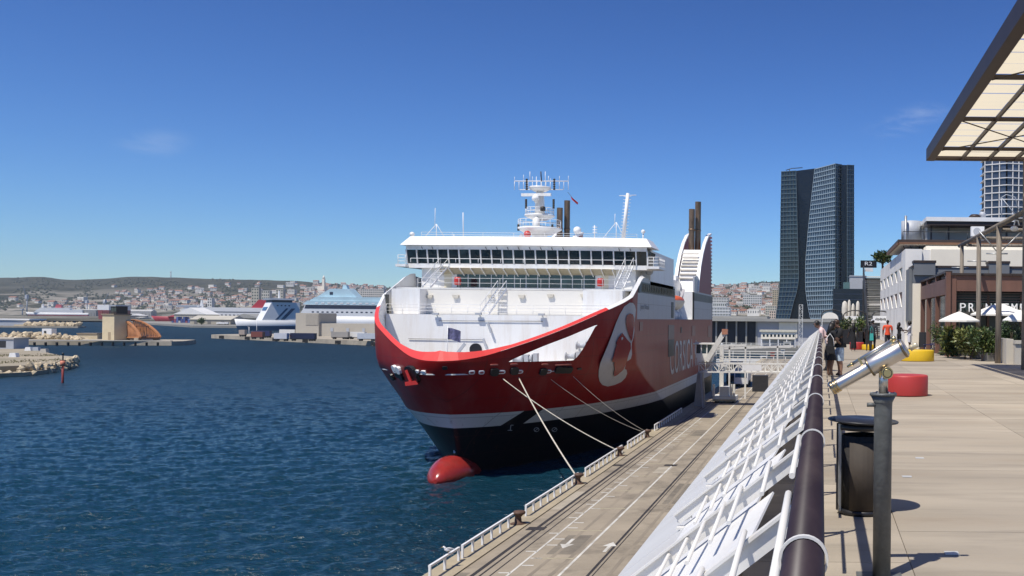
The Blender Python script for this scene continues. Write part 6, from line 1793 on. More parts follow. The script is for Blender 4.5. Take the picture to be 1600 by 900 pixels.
# lattice mast
def lattice(lab, px, top, base, w_px, Y, z0, m=None):
    A, B = W(px,top,Y), W(px,base,Y); w = w_px*Y/F/2
    t = thing('lattice_mast', lab, 'mast', (A.x,Y,z0)); mb = MB(); zt = A.z
    n = 12
    for sx, sy in ((-1,-1),(1,-1),(1,1),(-1,1)): mb.bar((A.x+sx*w,Y+sy*w,z0),(A.x+sx*w,Y+sy*w,zt),0.18,0.18)
    for i in range(n):
        za = z0+(zt-z0)*i/n; zb = z0+(zt-z0)*(i+1)/n; s = 1 if i % 2 else -1
        mb.bar((A.x-s*w,Y-w,za),(A.x+s*w,Y-w,zb),0.12,0.12); mb.bar((A.x-w,Y-s*w,za),(A.x-w,Y+s*w,zb),0.12,0.12); mb.bar((A.x-w,Y-w,zb),(A.x+w,Y-w,zb),0.12,0.12)
    mb.build('lattice', m or wg, t)
    return t
lattice('tall pale lattice mast in front of the glass tower foot', 1251.5, 476, 534, 5.5, 395, 2.6)
# clutter on the far quay: white fences, cabins, vehicles, a boat
railing([(W(1112,540,393).x,393,2.6),(W(1235,540,393).x,393,2.6)], 'far_quay_fence', None, h=1.8, gap=4, r_=0.09, m=wg)
o = bpy.data.objects['far_quay_fence']; tag(o, 'white pipe fence along the edge of the far quay before the port hall', 'fence')
for i, (px, py, w_, h_, col) in enumerate(((1193,558,9,6,(0.72,0.71,0.68)),(1207,551,6,4.5,(0.33,0.09,0.06)),(1223,548,6,4,(0.6,0.58,0.52)),(1145,536,8,4,(0.55,0.55,0.52)),(1128,533,4,5,(0.5,0.5,0.5)),(1230,533,12,7,(0.58,0.56,0.5)))):
    Yb = 300 if py > 550 else (330 if py > 545 else 394.5)
    zb = ZQ; c = W(px, py, Yb); w = w_*Yb/F; h = h_*Yb/F*1.3
    t = thing(['work_boat','red_cabin','site_cabin','parked_van','storage_tank','ticket_office'][i], ['small white work boat moored in the blue basin behind the gangway','small rusty red cabin right of the white boat','pale site cabin beside the white slope','pale van parked in front of the dark hall bays','upright grey tank by the left hall column','low pale ticket office under the lattice mast'][i], ['boat','cabin','cabin','van','tank','building'][i], (c.x,Yb,0 if i == 0 else zb))
    z0 = 0.1 if i == 0 else zb
    cm = M('clutter_%d' % i, col, 0.6, 0.1, 0.5)
    if i == 0:
        MB().prism([Vector((c.x-w*1.0,Yb,1.2)),Vector((c.x+w*1.2,Yb,1.2)),Vector((c.x+w*0.9,Yb,-0.2)),Vector((c.x-w*0.8,Yb,-0.2))],(0,3,0)).build('hull', white2, t, fix=True)
        MB().box((c.x-w*0.6,Yb+0.4,1.2),(c.x+w*0.5,Yb+2.6,2.7)).build('cabin', white2, t); MB().box((c.x-w*0.5,Yb+0.36,1.9),(c.x+w*0.4,Yb+0.395,2.4)).build('window', glassd, t)
    elif i == 4:
        MB().lathe((c.x,Yb,zb),[(w*0.5,0),(w*0.5,h),(w*0.2,h*1.1)],14).build('tank_shell', cm, t)
    else:
        MB().box((c.x-w/2,Yb,zb+(0.4 if i == 3 else 0)),(c.x+w/2,Yb+2.4,zb+h)).build('body', cm, t); MB().box((c.x-w*0.35,Yb-0.03,zb+h*0.5),(c.x+w*0.3,Yb-0.005,zb+h*0.8)).build('window', glassd, t)
        MB().box((c.x-w/2-0.1,Yb-0.1,zb+h),(c.x+w/2+0.1,Yb+2.5,zb+h+0.12)).build('roof', cm, t)
        if i == 3:
            for x in (-0.3,0.3): MB().lathe((c.x+x*w,Yb-0.01,zb+0.4),[(0.38,0),(0.38,0.25)],12,axis=(0,1,0)).build('wheel', rubber, t)
for i in range(4):
    p0 = (-26+i*6.5, 286+i*9, 0)
pontoon = single(MB().box((W(1120,563,288).x,286,-3),(6,289,2.2)), 'pontoon', wg, 'pale concrete pontoon closing the quay before the blue basin', 'pontoon', loc=(-20,286,0))
railing([(W(1120,560,290).x,288,2.2),(4,288,2.2)], 'pontoon_fence', None, h=2.4, gap=5, r_=0.09, m=wg); tag(bpy.data.objects['pontoon_fence'], 'white railing on the pontoon before the blue basin', 'fence')

# ================================================================== glass tower
YTW = 818.0
tw = thing('glass_tower', 'tall curved dark glass skyscraper with sweeping bright centre facade', 'tower', (W(1275,500,YTW).x, YTW, 5))
def glassmat(name, col, rough=0.12): 
    return M(name, col, rough, 0.35, 0.05, spec=0.5, stretch=(1,1,1))
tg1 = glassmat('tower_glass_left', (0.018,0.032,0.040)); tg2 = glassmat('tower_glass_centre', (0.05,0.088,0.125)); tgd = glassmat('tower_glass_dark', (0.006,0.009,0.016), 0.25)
mulw = M('tower_mullion', (0.34,0.43,0.49), 0.5, 0.05, 0.1); mulg = M('tower_mullion_grey', (0.11,0.15,0.165), 0.5, 0.05, 0.1)
def prof(tab): return pchip(sorted((y, x) for x, y in tab))
def facade(lft, rgt, y0, y1, Ya, Yb, gm, mm, nv, nf, name, bulge=0.0):
    """a curved glazed wing between two pixel profiles (x as a function of y), front left depth Ya and right Yb"""
    rows = nf; g = MB(); grid = MB()
    def pt(i, j):
        t = j/nv; yt = y0[0]*(1-t)+y0[1]*t; y = yt+(y1-yt)*i/rows; x = lft(y)*(1-t)+rgt(y)*t
        Yd = Ya*(1-t)+Yb*t + bulge*math.sin(math.pi*i/rows)
        return W(x, y, Yd)
    for i in range(rows):
        for j in range(nv):
            g.add([pt(i,j), pt(i+1,j), pt(i+1,j+1), pt(i,j+1)], [(0,1,2,3)])
    go = g.build(name, gm, tw, fix=False)
    gv = MB()
    for i in range(rows+1):
        for j in range(nv):
            a, b = pt(i,j), pt(i,j+1); grid.bar(a+Vector((0,-0.5,0)), b+Vector((0,-0.5,0)), 0.9, 0.5)
    for j in range(nv+1):
        for i in range(rows):
            a, b = pt(i,j), pt(i+1,j); grid.bar(a+Vector((0,-0.35,0)), b+Vector((0,-0.35,0)), 0.30, 0.6, up=(0,1,0))
    o = grid.build('mullion_grid', mm, go); o['kind'] = 'stuff'
    return go
Lt = prof([(1221,268),(1220,320),(1219,396),(1218.7,439),(1215,476),(1211,505)])
Lr = prof([(1243.6,268),(1245,320),(1246,364),(1247.5,411),(1248,430),(1245,455),(1240.5,470),(1232,505)])
Cl = prof([(1273,264),(1267,318),(1261,380),(1258.5,420),(1258.5,445),(1262,476),(1268,505)])
Cr = prof([(1305,256),(1305,350),(1304.5,439),(1302,465),(1299.6,489),(1297,505)])
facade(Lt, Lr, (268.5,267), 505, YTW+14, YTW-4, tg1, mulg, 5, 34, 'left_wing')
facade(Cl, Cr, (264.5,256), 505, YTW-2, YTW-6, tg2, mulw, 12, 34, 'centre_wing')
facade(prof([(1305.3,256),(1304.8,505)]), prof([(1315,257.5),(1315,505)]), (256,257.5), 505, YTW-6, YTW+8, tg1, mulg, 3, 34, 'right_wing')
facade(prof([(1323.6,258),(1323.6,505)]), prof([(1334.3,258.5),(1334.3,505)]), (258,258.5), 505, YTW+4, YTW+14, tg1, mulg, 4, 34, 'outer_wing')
mb = MB(); a = W(1222,270,YTW+16); b_ = W(1333,260,YTW+16)
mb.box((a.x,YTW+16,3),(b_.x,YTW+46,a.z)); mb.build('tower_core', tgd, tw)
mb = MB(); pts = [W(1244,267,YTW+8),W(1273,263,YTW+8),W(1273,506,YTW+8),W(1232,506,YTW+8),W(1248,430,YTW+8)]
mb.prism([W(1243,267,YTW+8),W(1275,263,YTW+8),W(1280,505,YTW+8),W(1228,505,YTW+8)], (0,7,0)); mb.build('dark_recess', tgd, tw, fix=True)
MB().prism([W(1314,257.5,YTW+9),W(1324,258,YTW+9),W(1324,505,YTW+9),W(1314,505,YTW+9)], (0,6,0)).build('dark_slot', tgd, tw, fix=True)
for px0, px1, yt in ((1222,1243,267.5),(1273,1305,262)):
    pass
A, B = W(1228,266,YTW+18), W(1254,262,YTW+18)
mb = MB(); mb.tube([A, A+Vector((5,0,1.6)), B], 0.35, 5); mb.tube([A+Vector((3,0,0.8)), A+Vector((3,0,-3))], 0.4, 5); mb.build('roof_crane', dark, tw)
# dark low building right of the tower and its pale top
lowb = thing('dark_office_block', 'dark navy office block at the foot of the glass tower', 'building', (W(1330,480,700).x,700,5))
a, b_ = W(1302,451,700), W(1354,505,700); MB().box((a.x,700,3),(b_.x,730,a.z)).build('wall', tgd, lowb)
for k in range(6): z = a.z-4-k*4; MB().box((a.x+0.5,699.8,z),(b_.x-0.5,699.95,z+0.35)).build('floor_band', M('navy_band',(0.03,0.04,0.07),0.4), lowb)
a, b_ = W(1328,432,740), W(1353,452,740); lb2 = thing('pale_block', 'pale grey block rising behind the dark navy office block', 'building', (a.x,740,5)); MB().box((a.x,740,3),(b_.x,760,a.z)).build('wall', M('pale_grey_wall',(0.42,0.43,0.44),0.7), lb2); MB().box((a.x-0.3,739.5,a.z),(b_.x+0.3,760.5,a.z+0.8)).build('roof_edge', greyp, lb2)
MB().box((W(1318,441,741).x,741,3),(a.x-0.1,755,W(1318,441,741).z)).build('annex', M('teal_glass',(0.10,0.18,0.17),0.3), lb2)

# ================================================================== white grid tower under construction
YU = 600.0
ut = thing('unfinished_tower', 'white gridded tower under construction behind the canopy', 'tower', (W(1570,400,YU).x,YU,5))
x0, xm, x1 = W(1542,300,YU).x, W(1573,300,YU).x, W(1612,300,YU).x
zt = W(1560,232,YU).z
nf = 26; fh = (zt-5)/nf
MB().prism([(x0+1.2,YU+9,3),(xm,YU+1.2,3),(x1,YU+5,3),(x1,YU+26,3),(x0+1.2,YU+26,3)], (0,0,zt-3)).build('core', M('tower_dark_core',(0.03,0.03,0.035),0.5,0.3,0.2), ut, fix=True)
slabm = M('tower_slab_white',(0.68,0.67,0.66),0.7,0.04,0.2); pane_m = M('tower_pane',(0.05,0.06,0.085),0.12,0.5,0.1,rand=0.4,spec=0.8)
for k in range(8, nf+1):
    z = 5+fh*k
    MB().prism([(x0-0.2,YU+8,z-0.35),(xm,YU-0.3,z-0.35),(x1,YU+3,z-0.35),(x1,YU+26,z-0.35),(x0-0.2,YU+26,z-0.35)], (0,0,0.55)).build('floor_slab', slabm, ut, fix=True)
def lerp3(a, b, t): return Vector(a).lerp(Vector(b), t)
for (A, B, n) in (((x0,YU+8.2,0),(xm,YU,0),3),((xm,YU,0),(x1,YU+3.2,0),4)):
    for j in range(n+1):
        c = lerp3(A, B, j/n); MB().box((c.x-0.28,c.y-0.1,5+fh*8),(c.x+0.28,c.y+0.4,zt)).build('column', slabm, ut)
    for k in range(10, nf):
        for j in range(n):
            c, d_ = lerp3(A,B,(j+0.12)/n), lerp3(A,B,(j+0.88)/n); z = 5+fh*k
            MB().prism([Vector((c.x,c.y+0.6,z+0.3)),Vector((d_.x,d_.y+0.6,z+0.3)),Vector((d_.x,d_.y+0.6,z+fh-0.5)),Vector((c.x,c.y+0.6,z+fh-0.5))],(0,0.2,0)).build('pane', pane_m, ut)
cr = thing('tower_crane', 'white curved construction hoist arms at the foot of the gridded tower', 'crane', W(1565,345,560))
MB().tube([W(1560,312,560),W(1572,304,560),W(1586,308,560),W(1592,330,560)],0.28,6).build('hoist_arm', greyp, cr); MB().tube([W(1566,310,560),W(1590,340,560)],0.3,6).build('hoist_arm', greyp, cr); MB().tube([W(1565,310,560),W(1565,345,560)],0.35,6).build('hoist_mast', greyp, cr)
MB().tube([W(1512,340,560),W(1548,336,560)],0.25,5).build('hoist_jib', white2, cr)

# ================================================================== city on the right: blocks told apart
def block(lab, px0, px1, top, Y, z0, col, rows, cols_, wy=None, grp=None, dep=None, name='apartment_block'):
    a, b_ = W(px0, top, Y), W(px1, top, Y)
    t = thing(name, lab, 'building', ((a.x+b_.x)/2, Y, z0), group=grp)
    m_ = M('block_%.2f_%.2f_%.2f' % col, col, 0.8, 0.06, 0.05)
    MB().box((a.x,Y,z0-4),(b_.x,Y+(dep or 14),a.z)).build('wall', m_, t)
    MB().box((a.x-0.2,Y-0.2,a.z),(b_.x+0.2,Y+(dep or 14)+0.2,a.z+0.6)).build('roof_edge', m_, t)
    if rows:
        wm = None; W_ = (b_.x-a.x)/cols_; H_ = (a.z-z0)/rows
        me = MB().box((0,-0.25,0),(W_*0.5,-0.02,H_*0.5)).mesh('window', glassd)
        for i in range(rows):
            for j in range(cols_):
                o = link('window', me, t); o.location = Vector((a.x+W_*(j+0.25), Y, z0+H_*(i+0.3)))-WL[t.name]
    return t
block('wide white apartment slab on the hillside left of the glass tower', 1161, 1190, 461, 2300, W(0,473,2300).z*0+44, (0.66,0.64,0.60), 5, 10)
block('tan apartment tower beside the glass tower edge', 1207, 1216, 453, 2250, 48, (0.52,0.42,0.28), 8, 3)
block('low white apartment row near the ferry stern', 1112, 1138, 465, 2200, 40, (0.62,0.60,0.56), 4, 10)
block('pale white office slab with window bands near the ferry stern', 1111, 1135, 473.5, 1500, 28, (0.70,0.68,0.62), 2, 8)
block('wide white office building with three window bands right behind the ferry stern', 1112, 1141, 480, 1400, 14, (0.70,0.69,0.66), 4, 12)
block('pale pink block at the foot of the glass tower', 1202, 1212, 486, 1350, 12, (0.62,0.50,0.40), 4, 3)
block('cream apartment block half hidden behind the glass tower', 1196, 1213, 478, 1700, 22, (0.60,0.56,0.46), 4, 6)
def house_mesh(name, w, d, h, roof, flat=False):
    m2 = MB(); m2.box((-w/2,-d/2,-6),(w/2,d/2,h))
    if not flat:
        m2.add([(-w/2-0.4,-d/2-0.4,h),(w/2+0.4,-d/2-0.4,h),(w/2+0.4,d/2+0.4,h),(-w/2-0.4,d/2+0.4,h),(-w/2-0.4,0,h+roof),(w/2+0.4,0,h+roof)], [(0,1,5,4),(2,3,4,5),(0,4,3),(1,2,5)], 1)
    for k in range(max(2, int(w/4))):
        x = -w/2+ (k+0.5)*w/max(2, int(w/4)); m2.box((x-0.7,-d/2-0.06,h*0.45),(x+0.7,-d/2-0.02,h*0.8), 2)
    return m2
hw = M('house_wall', (0.72,0.68,0.60), 0.85, 0.08, 0.05, rand=0.25); hr = M('house_roof', (0.30,0.15,0.10), 0.85, 0.2, 0.1, rand=0.25); hwin = M('house_window',(0.06,0.06,0.07),0.4)
HM = [house_mesh('house', 13,9,6,2.2).mesh('house',[hw,hr,hwin]), house_mesh('house', 17,10,8,2.6).mesh('house',[hw,hr,hwin]), house_mesh('house',22,11,12,0,True).mesh('house',[hw,hr,hwin]), house_mesh('house',10,9,5,2.0).mesh('house',[hw,hr,hwin])]
def put_house(x, y, z, lab, grp, s=1.0, k=None):
    o = bpy.data.objects.new('house', HM[random.randrange(4) if k is None else k]); COL.objects.link(o)
    o.location = (x, y, z); o.rotation_euler = (0,0,random.uniform(-0.5,0.5)); o.scale = (s,s,s*random.uniform(0.85,1.2))
    tag(o, lab, 'house', grp)

# ================================================================== hills
ridge = pchip([(-700,440),(-300,436),(0,434),(60,432.5),(110,437),(160,435.5),(215,432),(260,433),(330,435.5),(400,437),(470,439.5),(520,443),(560,446),(620,450),(720,455),(840,458),(960,456),(1060,452),(1110,446),(1150,444.5),(1185,441.5),(1215,439.5),(1300,436),(1450,440),(1700,446)])
import mathutils
def hn(x, y, s): return mathutils.noise.noise(Vector((x/s, y/s, 3.3)))
YH0, YH1, YH2 = 3780.0, 6400.0, 7400.0
def hill_z(px_u, Y):
    """px_u: pixel column at the horizon; Y depth"""
    x = (px_u-CX)*Y/F
    v = uv(px_u, ridge(px_u))[1]
    zr = ZE-v*YH1/F
    zl = 12.0
    yb = YH0 if px_u < 620 else (1500 if px_u > 1090 else 2600)
    t = (Y-yb)/(YH1-yb)
    if t < 0: return zl-10
    if t <= 1: base = zl+(zr-zl)*(0.85*t**1.12+0.15*t)
    else: base = zr-(t-1)*400
    amp = 26*math.sin(math.pi*min(1, max(0, t)))**0.8
    return base + amp*(hn(x, Y, 620)+0.5*hn(x, Y, 240)) + (3*hn(x, Y, 90))*min(1, t*3) 
hillm = bpy.data.materials.new('hill_scrub'); hillm.use_nodes = True
def hill_shader(m):
    t = m.node_tree; b = t.nodes['Principled BSDF']; b.inputs['Roughness'].default_value = 0.95; b.inputs['Specular IOR Level'].default_value = 0.1
    tcn = t.nodes.new('ShaderNodeTexCoord')
    def nz(s, d, r_=0.6):
        n = t.nodes.new('ShaderNodeTexNoise'); n.inputs['Scale'].default_value = s; n.inputs['Detail'].default_value = d; n.inputs['Roughness'].default_value = r_; t.links.new(tcn.outputs['Object'], n.inputs['Vector']); return n
    def ramp(src, p0, c0, p1, c1):
        r_ = t.nodes.new('ShaderNodeValToRGB'); r_.color_ramp.elements[0].position = p0; r_.color_ramp.elements[0].color = (*c0,1); r_.color_ramp.elements[1].position = p1; r_.color_ramp.elements[1].color = (*c1,1)
        t.links.new(src, r_.inputs['Fac']); return r_.outputs['Color']
    scrub = ramp(nz(0.012, 8, 0.7).outputs['Fac'], 0.35, (0.020,0.024,0.014), 0.70, (0.085,0.08,0.05))
    rock = ramp(nz(0.03, 6, 0.7).outputs['Fac'], 0.3, (0.20,0.18,0.145), 0.7, (0.40,0.37,0.31))
    mask = ramp(nz(0.0026, 9, 0.68).outputs['Fac'], 0.475, (0,0,0), 0.56, (1,1,1))
    # rock shows on the lower, quarried slopes to the left
    sep = t.nodes.new('ShaderNodeSeparateXYZ'); t.links.new(tcn.outputs['Object'], sep.inputs['Vector'])
    mr = t.nodes.new('ShaderNodeMapRange'); mr.inputs['From Min'].default_value = 175; mr.inputs['From Max'].default_value = 70; t.links.new(sep.outputs['Z'], mr.inputs['Value'])
    mm = t.nodes.new('ShaderNodeMath'); mm.operation = 'MULTIPLY'; t.links.new(mask, mm.inputs[0]); t.links.new(mr.outputs['Result'], mm.inputs[1])
    mx_ = t.nodes.new('ShaderNodeMixRGB'); t.links.new(mm.outputs[0], mx_.inputs[0]); t.links.new(scrub, mx_.inputs[1]); t.links.new(rock, mx_.inputs[2])
    t.links.new(mx_.outputs['Color'], b.inputs['Base Color'])
hill_shader(hillm)
mb = MB(); NU, NV = 200, 64
us = [-700+2400*i/NU for i in range(NU+1)]
for i in range(NU+1):
    for j in range(NV+1):
        Y = 1500+(YH2-1500)*j/NV
        mb.v.append(Vector(((us[i]-CX)*Y/F, Y, hill_z(us[i], Y))))
for i in range(NU):
    for j in range(NV):
        a = i*(NV+1)+j; mb.f.append((a, a+NV+1, a+NV+2, a+1)); mb.m.append(0); mb.sm.append(True)
tag(mb.build('hills', hillm), kind='structure')
# far shore quay
tag(MB().box((-6500,3760,-5),(-230,4300,4.5)).build('far_shore', land), kind='structure')
# houses on the slopes
random.seed(21)
nh = 0
areas = [(170,260,448,478,26),(255,330,450,486,34),(330,470,440,478,40),(470,600,442,470,84),(560,640,450,480,16),(0,160,470,486,12),(1112,1215,446,470,54),(1112,1214,470,494,34)]
glab = {0:'small pale house on the hillside above the orange bridge',1:'small pale house on the slope behind the red bowed ship',2:'small pale house on the wooded hillside behind the white ferry',3:'small pale house of the dense hill suburb behind the blue ship',4:'small pale house on the hill just left of the red ferry bow',5:'small pale house at the foot of the bare left hills',6:'small pale house on the hill between the ferry stern and the glass tower',7:'small low town house between the ferry stern and the glass tower'}
def find_on_hill(px, py):
    # march the pixel ray until it meets the slope
    Y = 1500.0
    while Y < YH1:
        p = W(px, py, Y); pu = CX+p.x*F/Y
        if hill_z(pu, Y) >= p.z: return Vector((p.x, Y, hill_z(pu, Y)))
        Y += 25
    return None
for ai, (a, b_, c, d_, n) in enumerate(areas):
    k = 0; tries = 0
    while k < n and tries < n*6:
        tries += 1
        px = random.uniform(a, b_); py = random.uniform(c, d_)
        p = find_on_hill(px, py)
        if p is None: continue
        s = (1.55 if p.y > 3500 else 0.85)*random.uniform(0.8,1.25)
        put_house(p.x, p.y, p.z-0.5, glab[ai], 'houses of hill area %s' % 'abcdefgh'[ai], s); k += 1
# the rest of the far town, past what one could count
town = MB()
for (a, b_, c, d_, n) in ((200,330,455,486,110),(330,470,456,480,90),(470,640,444,480,200),(90,200,472,487,40),(1112,1216,446,492,170)):
    for _ in range(n):
        p = find_on_hill(random.uniform(a, b_), random.uniform(c, d_))
        if p is None: continue
        s = (1.2 if p.y > 3500 else 0.7)*random.uniform(0.7,1.2); w_, d2, h_ = 13*s*random.uniform(0.8,1.8), 9*s, 7*s*random.uniform(0.7,1.3)
        z0 = p.z-4
        town.box((p.x-w_/2,p.y-d2/2,z0),(p.x+w_/2,p.y+d2/2,p.z+h_), 0)
        town.add([(p.x-w_/2-.4,p.y-d2/2-.4,p.z+h_),(p.x+w_/2+.4,p.y-d2/2-.4,p.z+h_),(p.x+w_/2+.4,p.y+d2/2+.4,p.z+h_),(p.x-w_/2-.4,p.y+d2/2+.4,p.z+h_),(p.x-w_/2-.4,p.y,p.z+h_+2.2*s),(p.x+w_/2+.4,p.y,p.z+h_+2.2*s)], [(0,1,5,4),(2,3,4,5),(0,4,3),(1,2,5)], 1)
        town.box((p.x-w_*0.3,p.y-d2/2-0.1,p.z+h_*0.45),(p.x-w_*0.12,p.y-d2/2-0.03,p.z+h_*0.8), 2); town.box((p.x+w_*0.12,p.y-d2/2-0.1,p.z+h_*0.45),(p.x+w_*0.3,p.y-d2/2-0.03,p.z+h_*0.8), 2)
tag(town.build('hillside_town', [M('town_wall',(0.60,0.56,0.49),0.85,0.3,0.01), M('town_roof',(0.28,0.16,0.11),0.85,0.4,0.01), hwin]), 'mass of small far houses covering the lower hill slopes', 'town', kind='stuff')
# woods on the hills: uncountable tree mass
wood = MB(); treem = M('far_tree', (0.032,0.042,0.02), 0.9, 0.5, 0.02)
for _ in range(5200):
    px = random.uniform(-60, 640) if random.random() < 0.75 else random.uniform(1105, 1220)
    py = random.uniform(436, 486)
    if mathutils.noise.noise(Vector((px/38.0, py/11.0, 0.7))) < -0.02: continue
    p = find_on_hill(px, py)
    if p is None: continue
    r_ = random.uniform(4, 8)*(1.0 if p.y > 3500 else 0.7); h = r_*random.uniform(1.0,1.7)
    k = 5; a0 = random.random()*6
    vs = [p+Vector((math.cos(a0+2*math.pi*i/k)*r_*random.uniform(.7,1.2), math.sin(a0+2*math.pi*i/k)*r_, h*random.uniform(.25,.5))) for i in range(k)]+[p+Vector((random.uniform(-.3,.3)*r_,0,h)), p]
    wood.add(vs, [(i,(i+1)%k,k) for i in range(k)]+[((i+1)%k,i,k+1) for i in range(k)])
tag(wood.build('hillside_wood', treem), 'dark scrub and tree cover scattered over the distant hills', 'trees', kind='stuff')
# towers and blocks told apart on the left
Yb = 3700
block('tan tower block behind the red ship funnel, left of two', 393, 404.5, 450, 3000, 12, (0.46,0.42,0.34), 9, 3)
block('tan tower block behind the blue ship bridge, right of two', 431, 442.5, 452, 3000, 12, (0.47,0.43,0.36), 9, 3)
block('lower pale tower block between the two tan ones', 409, 421, 454, 3050, 12, (0.50,0.48,0.43), 8, 4)
block('long pale apartment slab on the skyline left of the red ferry', 563, 600, 451.5, 3300, 60, (0.52,0.49,0.45), 6, 12)
block('small white block on the slope above the white ferry', 324, 331, 466, 3100, 30, (0.62,0.60,0.57), 4, 2)
def radio(lab, px, top, base, Y):
    A, B = W(px,top,Y), W(px,base,Y); t = thing('radio_mast', lab, 'mast', B)
    mb = MB(); mb.tube([B-Vector((0,0,20)),A],[3.5,2.0],6); mb.tube([A-Vector((0,0,8)),A-Vector((0,0,2))],4.0,8); mb.build('mast_pole', greyp, t)
radio('thin radio mast standing on the hill ridge', 267, 424, 435, 6300); 
bas = thing('hilltop_church', 'pale church tower crowning the hill above the blue ship', 'church', W(505,447,5200))
A = W(505,433,5200); B = W(505,447,5200); MB().box((A.x-6,5200,B.z-20),(A.x+6,5212,A.z-8)).build('tower', creamw, bas); MB().lathe((A.x,5206,A.z-8),[(7,0),(5,8),(1,18)],8).build('spire', creamw, bas); MB().box((A.x-35,5206,B.z-25),(A.x+8,5230,B.z)).build('nave', creamw, bas)

# ================================================================== left piers and rocks
rockm = M('breakwater_rock', (0.52,0.43,0.29), 0.9, 0.3, 0.25, bump=0.4, bscale=2, rand=0.2); pierm = M('pier_concrete', (0.40,0.35,0.27), 0.9, 0.15, 0.1, dirt=(0.2,0.17,0.13), dirt_amt=0.6, dscale=0.15)
drye = M('dry_earth', (0.34,0.29,0.21), 0.95, 0.2, 0.05, dirt=(0.12,0.12,0.06), dirt_amt=0.7, dscale=0.08)
rocks_me = []
for k in range(6):
    m2 = MB(); m2.ball((0,0,0), 1.0, 7, 4)
    for v in m2.v: v *= random.uniform(0.75,1.2)
    m2.sm = [False]*len(m2.sm)
    rocks_me.append(m2.mesh('boulder', rockm))
def boulder(p, s, parent):
    o = link('boulder', random.choice(rocks_me), parent); o.location = Vector(p)-WL[parent.name]; o.scale = (s*random.uniform(.8,1.4), s*random.uniform(.8,1.2), s*random.uniform(.6,.9)); o.rotation_euler = (random.random()*3,random.random()*3,random.random()*6)
# far left pier with tower: waterline about y=540
pz = 1.9
p1 = G(-60, 541.5, 0); p2 = G(268, 540, 0)
pier = tag(MB().prism([Vector((p1.x-200,p1.y,-5)), Vector((p2.x,p2.y,-5)), Vector((p2.x+1,p2.y+7,-5)), Vector((p2.x-10,p2.y+32,-5)), Vector((p1.x-200,p1.y+38,-5))], (0,0,5+pz)).build('harbour_pier', pierm, fix=True), kind='structure')
for i in range(14):
    px = 20+i*17.5; p = G(px, 540.6, 0.0); MB().box((p.x-0.2,p.y-0.9,0.1),(p.x+0.2,p.y+0.1,1.6)).build('pier_fender', rubber, pier)
MB().prism([Vector((p1.x-100,p1.y+0.5,pz+0.004)),Vector((p2.x-1,p2.y+0.6,pz+0.004)),Vector((p2.x-1,p2.y+2.2,pz+0.004)),Vector((p1.x-100,p1.y+2.2,pz+0.004))],(0,0,0.35)).build('pier_kerb', concl, pier, fix=True)
YPt = p2.y+12
tz0 = pz
tower_c = W(171,531,YPt)
bt = thing('bridge_tower', 'square beige control tower on the harbour pier', 'tower', (tower_c.x,YPt,pz))
beige = M('beige_render',(0.62,0.52,0.34),0.85,0.08,0.3,dirt=(0.4,0.33,0.22),dirt_amt=0.4,dscale=0.2)
a = W(153,492,YPt); w = (W(191,492,YPt).x-a.x); ztw = a.z
t0 = MB(); ang = R(24)
ex = Vector((math.cos(ang),-math.sin(ang),0)); ey = Vector((math.sin(ang),math.cos(ang),0))
wa, wb = w*0.80, w*0.62
o0 = Vector((W(153,531,YPt).x+wb*0.28,YPt,pz))
def twp(x, y, z): return o0+ex*x+ey*y+Vector((0,0,z))
hgt = ztw-pz
t0.prism([twp(0,0,0),twp(wa,0,0),twp(wa,wb,0),twp(0,wb,0)],(0,0,hgt)); t0.build('tower_wall', beige, bt, fix=True)
MB().prism([twp(-.4,-.4,hgt),twp(wa+.4,-.4,hgt),twp(wa+.4,wb+.4,hgt),twp(-.4,wb+.4,hgt)],(0,0,0.6)).build('tower_cornice', M('tower_cornice',(0.25,0.2,0.14),0.8), bt, fix=True)
for (y0_, z0_) in ((0.25,0.5),(0.6,0.5),(0.25,0.78),(0.6,0.78)):
    MB().prism([twp(-0.05,wb*y0_,hgt*z0_),twp(-0.05,wb*(y0_+0.14),hgt*z0_),twp(-0.05,wb*(y0_+0.14),hgt*(z0_+0.1)),twp(-0.05,wb*y0_,hgt*(z0_+0.1))],ex*0.03).build('tower_window', dkw, bt, fix=True)
MB().prism([twp(wa*0.5,-0.05,0.2),twp(wa*0.72,-0.05,0.2),twp(wa*0.72,-0.05,hgt*0.32),twp(wa*0.5,-0.05,hgt*0.32)],ey*0.03).build('tower_door', M('door_tan',(0.36,0.28,0.18),0.7), bt, fix=True)
cabm = MB(); cabm.prism([twp(wa*0.5,1,hgt+0.6),twp(wa-0.4,1,hgt+0.6),twp(wa-0.4,wb-1,hgt+0.6),twp(wa*0.5,wb-1,hgt+0.6)],(0,0,3.4)); cabm.build('lookout_cabin', dkw, bt, fix=True)
MB().prism([twp(wa*0.45,0.6,hgt+4.0),twp(wa,0.6,hgt+4.0),twp(wa,wb-0.6,hgt+4.0),twp(wa*0.45,wb-0.6,hgt+4.0)],(0,0,0.4)).build('cabin_roof', greyp, bt, fix=True)
for k in range(4): MB().prism([twp(wa*(0.52+0.12*k),0.95,hgt+1.6),twp(wa*(0.52+0.12*k)+0.7,0.95,hgt+1.6),twp(wa*(0.52+0.12*k)+0.7,0.95,hgt+3.4),twp(wa*(0.52+0.12*k),0.95,hgt+3.4)],ey*0.03).build('cabin_window', glassd, bt, fix=True)
railing([twp(0,0,hgt+0.6),twp(wa,0,hgt+0.6)], 'tower_railing', bt, h=1.0, gap=1.5, r_=0.06, m=dark)
